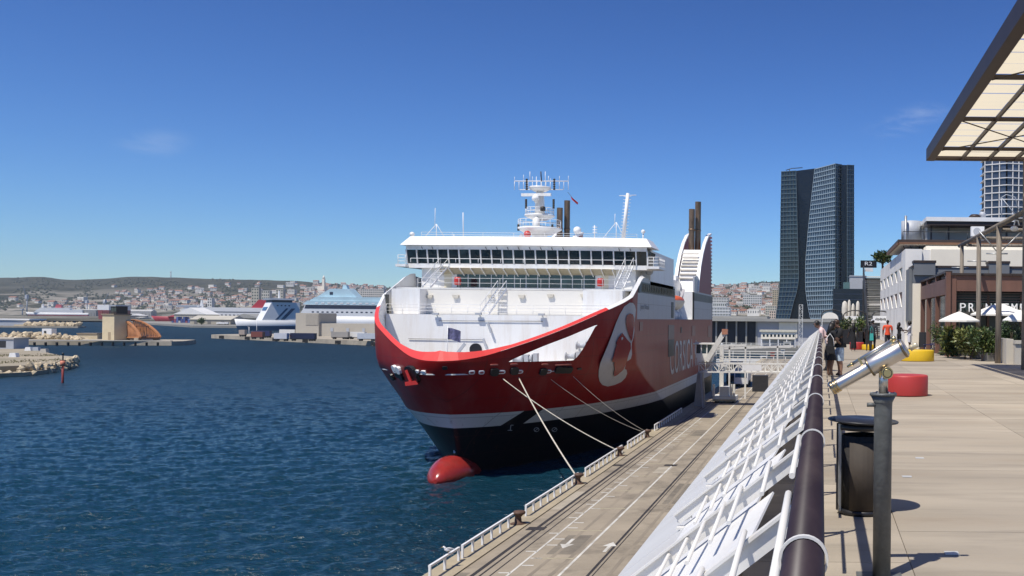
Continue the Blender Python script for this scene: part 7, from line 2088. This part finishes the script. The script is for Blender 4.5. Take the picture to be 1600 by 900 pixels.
# arched truss bridge, swung open along the pier
orm = M('bridge_orange',(0.46,0.20,0.085),0.6,0.15,0.3)
br = thing('arched_bridge', 'orange brown arched truss swing bridge beside the beige tower', 'bridge', W(220,531,YPt))
def archtruss(pxa, pxb, ytop, ybot, Ya, Yb_, nm):
    n = 16; mb = MB(); top = []; bot = []
    for i in range(n+1):
        t = i/n; px = pxa+(pxb-pxa)*t; Yd = Ya+(Yb_-Ya)*t
        yb_ = ybot; yt = ybot-(ybot-ytop)*math.cos(t*math.pi/2)**0.75 if t < 1 else ybot
        top.append(W(px,yt-0.3,Yd)); bot.append(W(px,yb_,Yd))
    for i in range(n):
        mb.bar(top[i],top[i+1],0.9,0.8); mb.bar(bot[i],bot[i+1],0.8,0.6)
        if i: mb.bar(top[i],bot[i],0.35,0.35)
        if i: mb.bar(top[i],bot[min(n,i+1)],0.25,0.25)
    mb.build(nm, orm, br); return top, bot
t1, b1 = archtruss(188, 219, 500, 527, YPt+4, YPt-4, 'arch_truss'); t2, b2 = archtruss(206, 250, 500.5, 527, YPt+14, YPt+4, 'arch_truss')
mb = MB()
for i in range(0,12,2): mb.bar(t1[i],t2[i],0.3,0.3)
mb.build('sway_bracing', M('bridge_dark',(0.12,0.06,0.035),0.7), br)
MB().prism([b1[0],b1[-1],b2[-1],b2[0]],(0,0,-0.8)).build('bridge_deck', M('bridge_dark',(0.12,0.06,0.035)), br, fix=True)
for q in (b1[2],b1[-3],b2[-3]): MB().box((q.x-1,q.y-1,pz),(q.x+1,q.y+1,q.z-0.3)).build('bearing', pierm, br)
# rubble on the pier, low walls and hut
rub = thing('rubble_bank', 'bank of pale rubble boulders along the left harbour pier', 'rocks', W(70,530,YPt))
for _ in range(150):
    px = random.uniform(-20,128); p = W(px, 531, YPt+random.uniform(-2,10)); p.z = pz+random.uniform(0,2.4)*math.sin(max(0.05,(128-px)/150)*3.0)
    boulder(p, random.uniform(0.7,1.7), rub)
MB().prism([W(-40,533,YPt+3),W(128,533,YPt+3),W(120,527,YPt+6),W(-40,527,YPt+6)],(0,6,0)).build('rubble_core', rockm, rub, fix=True)
wl = W(121,524,YPt+14); wr = W(152,524,YPt+14)
hut = thing('low_pier_building', 'long low tan building on the pier left of the beige tower', 'building', (wl.x,YPt+14,pz)); MB().box((wl.x,YPt+14,pz),(wr.x,YPt+20,wl.z+0.6)).build('wall', beige, hut); MB().box((wl.x-.3,YPt+13.7,wl.z+0.6),(wr.x,YPt+20.3,wl.z+1.1)).build('roof', M('tower_cornice',(0.25,0.2,0.14)), hut)
hb = W(73,519,YPt+5); hut2 = thing('white_beacon_hut', 'small white ruined hut on the rubble bank', 'hut', (hb.x,YPt+5,pz)); MB().box((hb.x-2.2,YPt+5,pz),(hb.x+2.2,YPt+8,hb.z+1.6)).build('wall', white2, hut2); MB().box((hb.x-1.2,YPt+4.9,hb.z-1.5),(hb.x-0.2,YPt+4.99,hb.z+0.6)).build('doorway', dark, hut2)
# near promontory with boulder edge
zn = 2.2
pts = [G(-200,596,0),G(0,590,0),G(40,588,0),G(80,583,0),G(108,577,0),G(119,571,0),G(112,566,0),G(95,560,0),G(60,552,0),G(20,548,0),G(-200,545,0)]
prm = tag(MB().prism([Vector((p.x,p.y,-4)) for p in pts], (0,0,4.9)).build('promontory', drye, fix=True), kind='structure')
inn = [Vector((p.x-3.5,p.y+4,0.9)) for p in pts[:6]]+[Vector((p.x-3,p.y-3,0.9)) for p in pts[6:]]
MB().prism(inn,(0,0,1.3)).build('upper_bank', drye, prm, fix=True)
rv = thing('boulder_revetment', 'pale boulder edge around the near left promontory', 'rocks', pts[3])
for i in range(5):
    L_ = (pts[i+1]-pts[i]).length if i else 40
    a, b_ = (pts[i], pts[i+1]) if i else (pts[1]-Vector((40,0,0)), pts[1])
    for k in range(int(L_*1.35)):
        t = random.random(); p = a.lerp(b_, t); u_ = random.random(); p += Vector((-2.6*u_,3.6*u_,0)); p.z = 0.1+1.9*u_
        if sum(1 for c in rv.children) < 290: boulder(p, random.uniform(0.45,0.95), rv)
for _ in range(24):
    p = pts[5].lerp(pts[8], random.random()); p.z = 0.4; 
    if len(rv.children) < 298: boulder(p, random.uniform(0.5,0.9), rv)
gr_m = MB(); scm = M('dry_scrub',(0.13,0.12,0.05),0.9,0.4,0.3)
for _ in range(420):
    px = random.uniform(-30,92); py = random.choice((random.gauss(556,0.8),random.gauss(567-px*0.05,0.9))); p = G(px, py, 2.2)
    foliage(gr_m, (p.x,p.y,2.25), (0.6,0.6,0.15), 2, 0.35, (0,))
tag(gr_m.build('dry_grass', scm), 'dry scrub patches on the near left promontory', 'grass', kind='stuff')
hb = G(2,545,2.2); h3 = thing('grey_shed', 'low grey shed at the left picture edge on the promontory', 'shed', hb); MB().box((hb.x-8,hb.y,2.2),(hb.x+4,hb.y+6,5.4)).build('wall', greyp, h3); MB().box((hb.x-8.3,hb.y-.3,5.4),(hb.x+4.3,hb.y+6.3,5.8)).build('roof', concl, h3); MB().box((hb.x-1,hb.y-0.05,2.6),(hb.x+1.5,hb.y-0.01,4.8)).build('door', dark, h3)
for i, (px, py, c_) in enumerate(((43,548,'white'),(55,548,'grey'),(67,551,'cream'),(19,558,'small white'))):
    q = G(px, py, 2.2); single(MB().prism([q+Vector((-1,0,0)),q+Vector((1,0,0)),q+Vector((0.8,0,1.1)),q+Vector((-0.7,0,1.1))],(0,1.2,0)), 'concrete_block', [white2,greyp,concl,white2][i], '%s concrete block on the promontory behind the boulders' % c_, 'block', 'concrete blocks on the promontory', loc=q, fix=True)
# channel marker
mp_ = G(98,598,0); mk = thing('channel_marker', 'red channel marker post standing in the water left', 'marker', mp_)
zt = W(98,552,mp_.y).z
MB().tube([mp_-Vector((0,0,3)),Vector((mp_.x,mp_.y,zt-1.6))],0.22,10).build('post', M('marker_red',(0.28,0.045,0.035),0.6), mk)
MB().lathe((mp_.x,mp_.y,zt-2.6),[(0.45,0),(0.45,1.1)],12).build('orange_band', M('marker_orange',(0.6,0.2,0.12),0.6), mk); MB().tube([(mp_.x,mp_.y,zt-1.5),(mp_.x,mp_.y,zt)],0.12,8).build('lamp_post', dark, mk); MB().lathe((mp_.x,mp_.y,zt-0.3),[(0.2,0),(0.2,0.4)],8).build('lamp', dark, mk); MB().box((mp_.x-0.6,mp_.y-.1,zt-1.5),(mp_.x+0.6,mp_.y+.1,zt-1.35)).build('platform', dark, mk)
# second, farther breakwater strip with small boats
q0, q1 = G(-40,513,0), G(122,512.5,0)
bw = tag(MB().prism([Vector((q0.x-300,q0.y,-3)),Vector((q1.x,q1.y,-3)),Vector((q1.x-6,q1.y+18,-3)),Vector((q0.x-300,q0.y+18,-3))],(0,0,4.5)).build('far_breakwater', pierm, fix=True), kind='structure')
rub2 = thing('far_rubble_bank', 'thin line of pale boulders on the farther breakwater', 'rocks', q1)
for _ in range(110):
    p = Vector((random.uniform(q0.x-20,q1.x-4), q1.y+random.uniform(2,10), 1.6+random.random()*2)); boulder(p, random.uniform(1.0,3.0), rub2)
MB().box((q0.x-30,q1.y+4,1.4),(q1.x-10,q1.y+11,2.6)).build('bank_core', rockm, rub2)
hb = W(5,503,q1.y+10); h4 = thing('white_roofed_shed', 'long shed with flat white roof at the left picture edge', 'shed', hb); MB().box((hb.x-60,q1.y+12,1.5),(hb.x+22,q1.y+30,W(5,500,q1.y+12).z)).build('wall', greyp, h4); MB().box((hb.x-62,q1.y+11,W(5,500,q1.y+12).z),(hb.x+24,q1.y+31,W(5,498,q1.y+12).z)).build('roof', white2, h4)
# middle pier with lorries and the big blank building
a0, a1 = G(330,528.5,0), G(610,541.5,0)
mp2 = tag(MB().prism([Vector((a0.x,a0.y,-5)),Vector((a1.x,a1.y,-5)),Vector((a1.x+120,a1.y-6,-5)),Vector((a1.x+120,a1.y+160,-5)),Vector((a0.x+6,a0.y+40,-5))],(0,0,5+2.2)).build('middle_pier', pierm, fix=True), kind='structure')
for i in range(6):
    t = 0.08+i*0.17; p = a0.lerp(a1, t); MB().box((p.x-1.4,p.y-1.2,0.2),(p.x+1.4,p.y+0.6,1.8)).build('pier_fender', rubber, mp2)
q = W(467,528,545); zt = W(465,489,545).z
bb = thing('blank_pier_building', 'large blank beige concrete building on the middle pier', 'building', (q.x,545,2.2))
bcm = M('blank_concrete',(0.46,0.42,0.35),0.85,0.06,0.08,dirt=(0.36,0.32,0.26),dirt_amt=0.4,dscale=0.06)
xl, xm_, xr = W(462,500,545).x, W(478,500,545).x, W(498,500,545).x
MB().box((xl,545,2.2),(xr,565,zt)).build('wall', bcm, bb); MB().box((xr+0.01,546.5,2.2),(W(640,500,545).x,566,W(520,505.5,546).z)).build('wing', bcm, bb)
MB().box((xm_,544.8,W(0,504,545).z*0+zt-6.8),(xr-0.3,544.95,zt-0.6)).build('wall_panel', M('panel_dark',(0.36,0.33,0.28),0.85), bb)
for k in range(5): x = xr+6+k*9; MB().box((x,546.3,5),(x+1.6,546.45,7)).build('vent', greyp, bb)
def lorry_px(px, py, L_px, col, lab, cab, rz):
    p = G(px, py, 2.2); truck(lab, p, rz, L_px*p.y/F, col, h=3.0, cab=cab)
lorry_px(493,533,38,(0.02,0.025,0.06),'long navy trailer parked on the middle pier', False, HP)
lorry_px(450,533,20,(0.62,0.62,0.64),'white trailer with red lettering left of the navy trailer', False, HP)
p = G(441,533,2.2); 
tr = [o for o in bpy.data.objects if o.get('label','').startswith('white trailer with red lettering')][0]
place_text('nc', (p.x-1.4, p.y-1.25, 2.2+2.0), (1,0,0), (0,0,1), 0.9, 3.0, M('lorry_red',(0.4,0.03,0.05),0.5), 'lettering', tr)
lorry_px(590,533,30,(0.55,0.57,0.60),'pale grey trailer on the pier next to the red ferry bow', False, HP)
lorry_px(571,530,24,(0.70,0.69,0.66),'white lorry with cab behind the pale grey trailer', True, HP)
lorry_px(545,530,26,(0.33,0.31,0.28),'empty low flatbed in front of the blank building', False, HP)
lorry_px(423,528,26,(0.035,0.04,0.11),'blue container left behind the white trailer', False, HP)
lorry_px(412,530,18,(0.22,0.07,0.05),'rusty red container on the tip of the middle pier', False, HP)
lorry_px(384,526,9,(0.45,0.36,0.29),'small tan container at the end of the middle pier', False, HP)
lorry_px(462,525,24,(0.62,0.62,0.6),'white container behind the navy trailer', False, HP)
for px, lab in ((389,'thin pale lamp post at the left end of the middle pier'),(401,'tall thin lamp post among the containers on the middle pier')):
    p = G(px, 524, 2.2); t = thing('lamp_post', lab, 'lamp post', p, group='lamp posts on the middle pier'); zt2 = W(px, 497 if px > 395 else 511, p.y).z; MB().tube([p,Vector((p.x,p.y,zt2))],0.14,6).build('post', white2, t); MB().box((p.x-0.8,p.y-.15,zt2),(p.x+0.2,p.y+.15,zt2+0.2)).build('lamp_head', greyp, t)

# ================================================================== distant ships
def ship(name, lab, stern, bow, beam, z_deck, levels, hullm_, hullw, funnel=None, boot=None):
    """stern, bow: (x, y) on the water. levels: (from, to) along the length 0 stern..1 bow, width share, z0, z1, mat"""
    s, b = Vector((*stern,0)), Vector((*bow,0)); ax_ = (b-s).normalized(); nn = Vector((-ax_.y, ax_.x, 0)); L_ = (b-s).length
    t = thing(name, lab, 'ship', s)
    def pt(f, w, z): return s+ax_*(L_*f)+nn*(w*beam/2)+Vector((0,0,z))
    fr_ = [0,0.02,0.7,0.8,0.88,0.94,0.98,1.0]; ws = [0.85,1,1,0.9,0.7,0.45,0.2,0.02]
    zs = [(-1,0.0),(z_deck*0.35,0.3),(z_deck,1.0)]
    def section(za, zb, fa, fb, m_, nm):
        mb = MB(); n = len(fr_)
        for side in (1,-1):
            base = len(mb.v)
            for i in range(n):
                for z, fl in ((za,fa),(zb,fb)):
                    f = fr_[i]; w_ = ws[i]*(1-0.35*(1-fl)*max(0,(f-0.6)/0.4)); ff = f-(1-fl)*0.05*max(0,(f-0.6)/0.4)
                    zz = z+(0.12*z_deck*max(0,(f-0.75)/0.25) if z == z_deck else 0); mb.v.append(pt(ff, side*w_, zz))
            for i in range(n-1):
                a = base+i*2; mb.f.append((a,a+2,a+3,a+1)); mb.m.append(0); mb.sm.append(True)
        a = 0; b2 = n*2; mb.f.append((0,1,b2+1,b2)); mb.m.append(0); mb.sm.append(False)
        if nm == 'hull_upper':
            for i in range(n-1): mb.f.append((i*2+1,i*2+3,b2+i*2+3,b2+i*2+1)); mb.m.append(0); mb.sm.append(False)
        mb.build(nm, m_, t, fix=True)
    section(-1, z_deck*0.45, 0.0, 0.5, hullm_, 'hull_lower'); section(z_deck*0.45+0.01, z_deck, 0.5, 1.0, hullw, 'hull_upper')
    for i, (f0, f1, w_, z0, z1, m_, rake) in enumerate(levels):
        mb = MB(); P4 = [pt(f0,-w_,z0),pt(f1,-w_,z0),pt(f1,w_,z0),pt(f0,w_,z0)]; Q4 = [pt(f0,-w_,z1),pt(f1-rake,-w_,z1),pt(f1-rake,w_,z1),pt(f0,w_,z1)]
        mb.add(P4+Q4, [(3,2,1,0),(4,5,6,7),(0,1,5,4),(1,2,6,5),(2,3,7,6),(3,0,4,7)]); mb.build('deckhouse', m_, t, fix=True)
    return t, pt
shipw = M('ship_white',(0.74,0.74,0.73),0.5,0.04,0.05); shipred = M('ship_red',(0.33,0.035,0.05),0.5,0.08,0.05); shipblue = M('ship_blue',(0.02,0.07,0.14),0.45,0.1,0.05); shipcy = M('ship_pale_blue',(0.46,0.62,0.68),0.5,0.12,0.05); shipd = M('ship_window_band',(0.03,0.035,0.06),0.3,0.2,0.05); rooff = M('funnel_crimson',(0.42,0.03,0.045),0.5)
def WX(px, Y): return W(px, 500, Y).x
# 1: white ferry with red bow, at the sheds
Ys = 1500
t, pt = ship('white_ferry', 'white ferry with dark red bow and red funnel behind the harbour sheds', (WX(402,Ys),Ys+60), (WX(236,Ys),Ys), 26, 9.5, [], shipred, shipred)
for f0,f1,w_,z0,z1,m_,rk in ((0.0,0.80,0.98,9.6,17,shipw,0.03),(0.0,0.78,0.985,17.02,18.4,shipd,0.02),(0.02,0.76,0.9,18.42,25,shipw,0.03),(0.62,0.80,0.95,25.02,27.5,shipw,0.02),(0.64,0.79,1.0,27.52,28.4,shipw,0.0)):
    mb = MB(); P4 = [pt(f0,-w_,z0),pt(f1,-w_,z0),pt(f1,w_,z0),pt(f0,w_,z0)]; Q4 = [pt(f0,-w_,z1),pt(f1-rk,-w_,z1),pt(f1-rk,w_,z1),pt(f0,w_,z1)]
    mb.add(P4+Q4, [(3,2,1,0),(4,5,6,7),(0,1,5,4),(1,2,6,5),(2,3,7,6),(3,0,4,7)]); mb.build('deckhouse', m_, t, fix=True)
def slab(pt, f0, f1, g0_, g1_, w_, z0, z1, m_, nm, t):
    mb = MB(); P4 = [pt(f0,-w_,z0),pt(f1,-w_,z0),pt(f1,w_,z0),pt(f0,w_,z0)]; Q4 = [pt(g0_,-w_,z1),pt(g1_,-w_,z1),pt(g1_,w_,z1),pt(g0_,w_,z1)]
    mb.add(P4+Q4, [(3,2,1,0),(4,5,6,7),(0,1,5,4),(1,2,6,5),(2,3,7,6),(3,0,4,7)]); mb.build(nm, m_, t, fix=True)
slab(pt,0.02,0.22,0.05,0.16,0.5,25.02,38,rooff,'funnel',t); slab(pt,0.08,0.13,0.08,0.13,0.3,38,40.5,dark,'funnel_cap',t)
slab(pt,0.62,0.86,0.60,0.74,0.99,9.55,16.9,M('ship_coral',(0.55,0.08,0.10),0.5),'red_flash',t)
slab(pt,0.60,0.63,0.61,0.62,0.1,25,36,shipw,'mast',t)
for k in range(22):
    f = 0.05+k*0.032
    slab(pt,f,f+0.015,f,f+0.015,1.0,12.5,13.8,shipd,'window',t)
# 2: blue bowed ro-ro ship, bow left and towards the camera
Ys = 850; bx0 = WX(366,Ys)
t, pt = ship('blue_roro_ship', 'white ship with dark blue hull and high raked bridge front, bow pointing left', (bx0+0.74*62,Ys+0.67*62), (bx0,Ys), 24, 9.2, [], shipblue, shipw)
slab(pt,0.20,0.69,0.20,0.565,0.96,9.22,25.5,shipw,'bridge_block',t); slab(pt,0.28,0.59,0.28,0.60,1.15,27.5,29.0,shipw,'bridge_roof',t); slab(pt,0.30,0.557,0.30,0.563,1.0,25.52,27.48,shipd,'bridge_window',t)
slab(pt,0.62,0.63,0.597,0.607,0.62,18.2,21.2,M('ship_blue_glass',(0.06,0.14,0.26),0.3),'front_window',t)
slab(pt,0.40,0.45,0.26,0.31,0.985,9.8,20,shipblue,'blue_stripe',t); slab(pt,0.49,0.52,0.35,0.38,0.985,9.8,20,shipblue,'blue_stripe',t)
for k in range(4): slab(pt,0.33+k*0.05,0.35+k*0.05,0.33+k*0.05,0.35+k*0.05,0.985,22.0,23.0,shipd,'window',t)
slab(pt,0.42,0.44,0.425,0.435,0.1,29.0,36,shipw,'mast',t)
# 3: large ferry with pale blue upper works behind the blank building
Ys = 1050
t, pt = ship('pale_blue_ferry', 'large white ferry with pale blue upper decks and dark window band behind the blank building', (WX(680,Ys),Ys+25), (WX(440,Ys),Ys+15), 28, 13.0, [], shipw, shipw)
slab(pt,0.0,0.90,0.0,0.86,0.98,13.02,25.8,shipw,'deckhouse',t); slab(pt,0.0,0.865,0.0,0.858,0.99,21.5,25.6,shipd,'window_band',t); slab(pt,0.0,0.88,0.02,0.85,0.95,25.82,30,shipcy,'upper_deck',t); slab(pt,0.35,0.84,0.40,0.80,0.85,30.02,34.5,shipcy,'upper_deck',t)
slab(pt,0.55,0.80,0.60,0.72,0.6,34.52,43.5,shipcy,'funnel',t); slab(pt,0.62,0.655,0.63,0.65,0.2,43.52,48,shipcy,'mast',t); slab(pt,0.70,0.72,0.70,0.72,0.62,37.0,40.0,shipd,'funnel_vent',t)
for k in range(26):
    f = 0.03+k*0.031; slab(pt,f,f+0.014,f,f+0.014,0.985,17.0,18.4,shipd,'window',t)
for k in range(18):
    f = 0.10+k*0.04; slab(pt,f,f+0.02,f,f+0.02,0.97,26.8,28.2,shipw,'deck_window',t)
# 4: far white ferry
Ys = 3650
t, pt = ship('far_white_ferry', 'far white ferry with red stripe at the foot of the hills', (WX(122,Ys),Ys+60), (WX(40,Ys),Ys), 28, 14, [], shipred, shipw)
slab(pt,0.1,0.86,0.1,0.80,0.95,14.1,26,shipw,'deckhouse',t); slab(pt,0.3,0.78,0.3,0.76,0.9,26.02,33,shipw,'deckhouse',t); slab(pt,0.44,0.54,0.45,0.52,0.5,33.02,46,M('ship_coral',(0.55,0.08,0.10)),'funnel',t); slab(pt,0.72,0.75,0.73,0.74,0.2,33,48,shipw,'mast',t)
# 5: ship end seen above the beige tower
Ys = 1900
t = thing('red_white_ship', 'red and white ship stern showing above the beige tower', 'ship', (WX(162,Ys),Ys,0))
a, b_ = W(152,476,Ys), W(170,493,Ys); MB().prism([Vector((a.x,Ys,a.z)),Vector((b_.x,Ys,a.z)),Vector((b_.x,Ys,a.z-10.5)),Vector((a.x+0.6,Ys,a.z-10.5))],(0,60,0)).build('upper_hull', shipw, t, fix=True); MB().prism([Vector((a.x+0.6,Ys+.3,a.z-10.52)),Vector((b_.x,Ys+.3,a.z-10.52)),Vector((b_.x-1,Ys+.3,0)),Vector((a.x+3,Ys+.3,0))],(0,60,0)).build('lower_hull', M('ship_maroon',(0.22,0.05,0.05),0.5), t, fix=True)
MB().tube([W(163,468,Ys),W(163,476,Ys)],0.8,6).build('mast', white2, t)

# ================================================================== harbour sheds, cranes and containers on the left
def shed(lab, px0, px1, eave, ridge_, base, Y, col, rcol, gable=False, z0=2.4):
    a, b_ = W(px0,eave,Y), W(px1,eave,Y); zr_ = W((px0+px1)/2,ridge_,Y).z
    t = thing('harbour_shed', lab, 'shed', ((a.x+b_.x)/2,Y,z0), group='harbour sheds on the left shore'); d_ = 30
    MB().box((a.x,Y,z0),(b_.x,Y+d_,a.z)).build('wall', M('shed_%.2f_%.2f' % (col[0],col[2]), col, 0.8, 0.08, 0.05), t)
    xm = (a.x+b_.x)/2; rm_ = M('roof_%.2f_%.2f' % (rcol[0],rcol[2]), rcol, 0.7, 0.08, 0.05)
    if gable: MB().prism([(a.x-1,Y-1,a.z),(b_.x+1,Y-1,a.z),(xm,Y-1,zr_)],(0,d_+2,0)).build('roof', rm_, t, fix=True)
    else: MB().prism([(a.x-1,Y-1,a.z),(a.x-1,Y+d_+1,a.z),(a.x-1,Y+d_/2,zr_)],(b_.x-a.x+2,0,0)).build('roof', rm_, t, fix=True)
    n = max(2, int((b_.x-a.x)/12))
    for k in range(n):
        x = a.x+(k+0.3)*(b_.x-a.x)/n; MB().box((x,Y-0.15,z0),(x+4,Y-0.02,z0+(a.z-z0)*0.6)).build('door', M('shed_door',(0.16,0.15,0.14),0.7), t)
q0, q1 = G(245,504,0), G(400,515,0)
tag(MB().prism([Vector((q0.x,1420,-5)),Vector((WX(262,1200),1180,-5)),Vector((WX(300,1000),1000,-5)),Vector((WX(390,1000),1000,-5)),Vector((WX(420,1000),1900,-5)),Vector((q0.x,1900,-5))],(0,0,7.2)).build('shed_quay', land, fix=True), kind='structure')
shed('white gabled shed in front of the red bowed ferry', 272, 322, 491, 480.5, 505, 1340, (0.42,0.38,0.30), (0.74,0.73,0.70), True)
shed('long tan warehouse with pale roof at the water edge', 297, 360, 499, 493, 510, 1120, (0.40,0.36,0.28), (0.46,0.43,0.36))
shed('grey green warehouse left of the blue bowed ship', 356, 408, 497, 490, 510, 1160, (0.22,0.23,0.19), (0.30,0.30,0.28), True)
shed('long flat grey shed on the far quay at left', 62, 150, 484, 483, 490, 3700, (0.24,0.24,0.23), (0.40,0.40,0.38))
shed('long grey shed on the far quay behind the beige tower', 172, 236, 486, 483.5, 492, 3600, (0.28,0.28,0.27), (0.44,0.43,0.41))
shed('white roofed shed right of the beige tower', 188, 218, 493, 490, 499, 2300, (0.10,0.10,0.11), (0.60,0.59,0.57), True)
shed('small white shed above the arched bridge', 212, 222, 496, 495, 500, 2200, (0.60,0.58,0.52), (0.60,0.58,0.52))
tag(MB().prism([Vector((WX(130,3500),3560,-4)),Vector((WX(240,2150),2150,-4)),Vector((WX(246,2150),2400,-4)),Vector((WX(250,3500),3760,-4))],(0,0,6.4)).build('basin_quay', land, fix=True), kind='structure')
for i in range(10):
    px = 268+i*3.6; Y = 1290; c_ = [(0.05,0.08,0.22),(0.25,0.06,0.10),(0.08,0.12,0.30),(0.45,0.44,0.42),(0.06,0.07,0.2)][i % 5]
    a = W(px, 503, Y); t = single(MB().box((a.x,Y,2.2),(a.x+2.6,Y+8,2.2+2.7*(1+i % 3))), 'shipping_container', M('cont_%d' % (i % 5), c_, 0.6, 0.1, 0.2), ['navy container at the left of the harbour container row','maroon container second in the harbour container row','blue container stack under the white gabled shed','pale grey container among the blue ones','dark blue container mid row by the sheds','tall maroon container stack mid row','bright blue container right of the maroon stack','pale container toward the right of the row','navy container stack near the tan warehouse','maroon container closest to the tan warehouse'][i], 'container', 'containers by the harbour sheds', loc=(a.x,Y,2.2))
def crane(lab, px, top, base, Y, lean=0.0):
    A, B = W(px,top,Y), W(px,base,Y); w = 5.0*Y/3700
    t = thing('harbour_crane', lab, 'crane', (B.x,Y,3), group='harbour cranes below the hills'); mb = MB()
    h = A.z-3
    MB().tube([(B.x,Y,3),(B.x,Y,3+h*0.7)],[w*0.5,w*0.3],6).build('crane_tower', greyp, t); MB().bar((B.x-w*0.5,Y,3+h*0.6),(A.x+lean*w*3,Y,A.z),w*0.25,w*0.25).build('crane_jib', M('crane_blue',(0.10,0.14,0.2),0.6), t); MB().box((B.x-w,Y-w,3+h*0.55),(B.x+w*0.6,Y+w,3+h*0.68)).build('crane_cab', greyp, t)
for i, (px, tp, ln) in enumerate(((42,446,-1),(110,470,1),(136,458,0),(164,457,1),(35,478,1),(75,478,-1))):
    crane(['tall pale crane above the far white ferry bow','small crane on the far quay right of the white ferry','thin dark crane left of the beige tower','thin dark crane standing behind the beige tower','low crane at the far left shore','low crane behind the far white ferry'][i], px, tp, 492, 3720, ln)
q = G(318,509,2.2); 
for i, (px, py, c_) in enumerate(((348,510,(0.7,0.7,0.7)),(357,510,(0.62,0.62,0.62)))):
    p = G(px, py, 2.2); Yv = 1090; p = W(px,py,Yv); p.z = 2.2; truck(['white van left of two by the grey green warehouse','pale van right of two by the grey green warehouse'][i], p, HP, 4.5, c_, h=2.4, w=2.0)
sb = thing('shore_tree', 'dark round tree at the water edge before the tan warehouse', 'tree', (WX(315,1080),1080,2.2))
m2 = MB(); 
for k in range(9): foliage(m2, (WX(315,1080)+random.uniform(-4,4),1080+random.uniform(-2,2),6+random.uniform(-1.5,2.0)), (2.6,2.6,2.0), 90, 1.3, (0,1))
m2.build('crown', [leafd,leafg], sb); MB().tube([(WX(315,1080),1080,2.2),(WX(315,1080),1080,6)],[0.5,0.3],6).build('trunk', stemm, sb)

# ================================================================== gulls
def gull(lab, p, rz, s=1.0):
    t = thing('gull', lab, 'bird', p, rz=rz, group='gulls'); s_ = s
    mb = MB(); mb.ball((0,0,0.2*s_), 0.1*s_, 10, 6, sq=(0.9,2.0,0.85)); mb.ball((0,0.2*s_,0.33*s_), 0.055*s_, 8, 5); mb.tube([(0,0.12*s_,0.22*s_),(0,0.19*s_,0.33*s_)],[0.06*s_,0.045*s_],8)
    mb.build('body', white2, t, local=True)
    mb = MB(); mb.prism([(0.07*s_,0.1*s_,0.27*s_),(0.09*s_,-0.05*s_,0.28*s_),(0.02*s_,-0.32*s_,0.2*s_),(0.06*s_,-0.1*s_,0.2*s_)],(0.02*s_,0,0)); mb.build('wing', greyp, t, local=True, fix=True)
    mb = MB(); mb.prism([(-0.07*s_,0.1*s_,0.27*s_),(-0.09*s_,-0.05*s_,0.28*s_),(-0.02*s_,-0.32*s_,0.2*s_),(-0.06*s_,-0.1*s_,0.2*s_)],(-0.02*s_,0,0)); mb.build('wing', greyp, t, local=True, fix=True)
    MB().tube([(0,0.25*s_,0.33*s_),(0,0.33*s_,0.31*s_)],[0.018*s_,0.006*s_],6).build('beak', M('beak_yellow',(0.6,0.35,0.03),0.5), t, local=True)
    for x in (-0.03,0.03): MB().tube([(x*s_,0,0),(x*s_,0,0.13*s_)],0.012*s_,5).build('leg', M('beak_yellow',(0.6,0.35,0.03)), t, local=True)
p = G(690,889,ZQ); gull('gull perched on the nearest quay guard rail', Vector((QX+0.35,p.y,ZQ+0.71)), 1.9, 0.95)
gull('left gull standing on the red bulb of the ferry', Vector((XC-0.4,86.0,1.82)), 0.5); gull('right gull on the red bulb close to the stem', Vector((XC+0.45,87.0,1.76)), -0.7)

# ================================================================== haze over the harbour
hz = bpy.data.materials.new('haze_air'); hz.use_nodes = True
t = hz.node_tree; t.nodes.clear()
o_ = t.nodes.new('ShaderNodeOutputMaterial'); pv_ = t.nodes.new('ShaderNodeVolumePrincipled')
pv_.inputs['Color'].default_value = (0.80, 0.90, 1.0, 1); pv_.inputs['Density'].default_value = 0.000036; pv_.inputs['Anisotropy'].default_value = 0.0
t.links.new(pv_.outputs['Volume'], o_.inputs['Volume'])
tag(MB().box((-10500,-420,-8),(10500,7600,420)).build('haze', hz), kind='stuff')
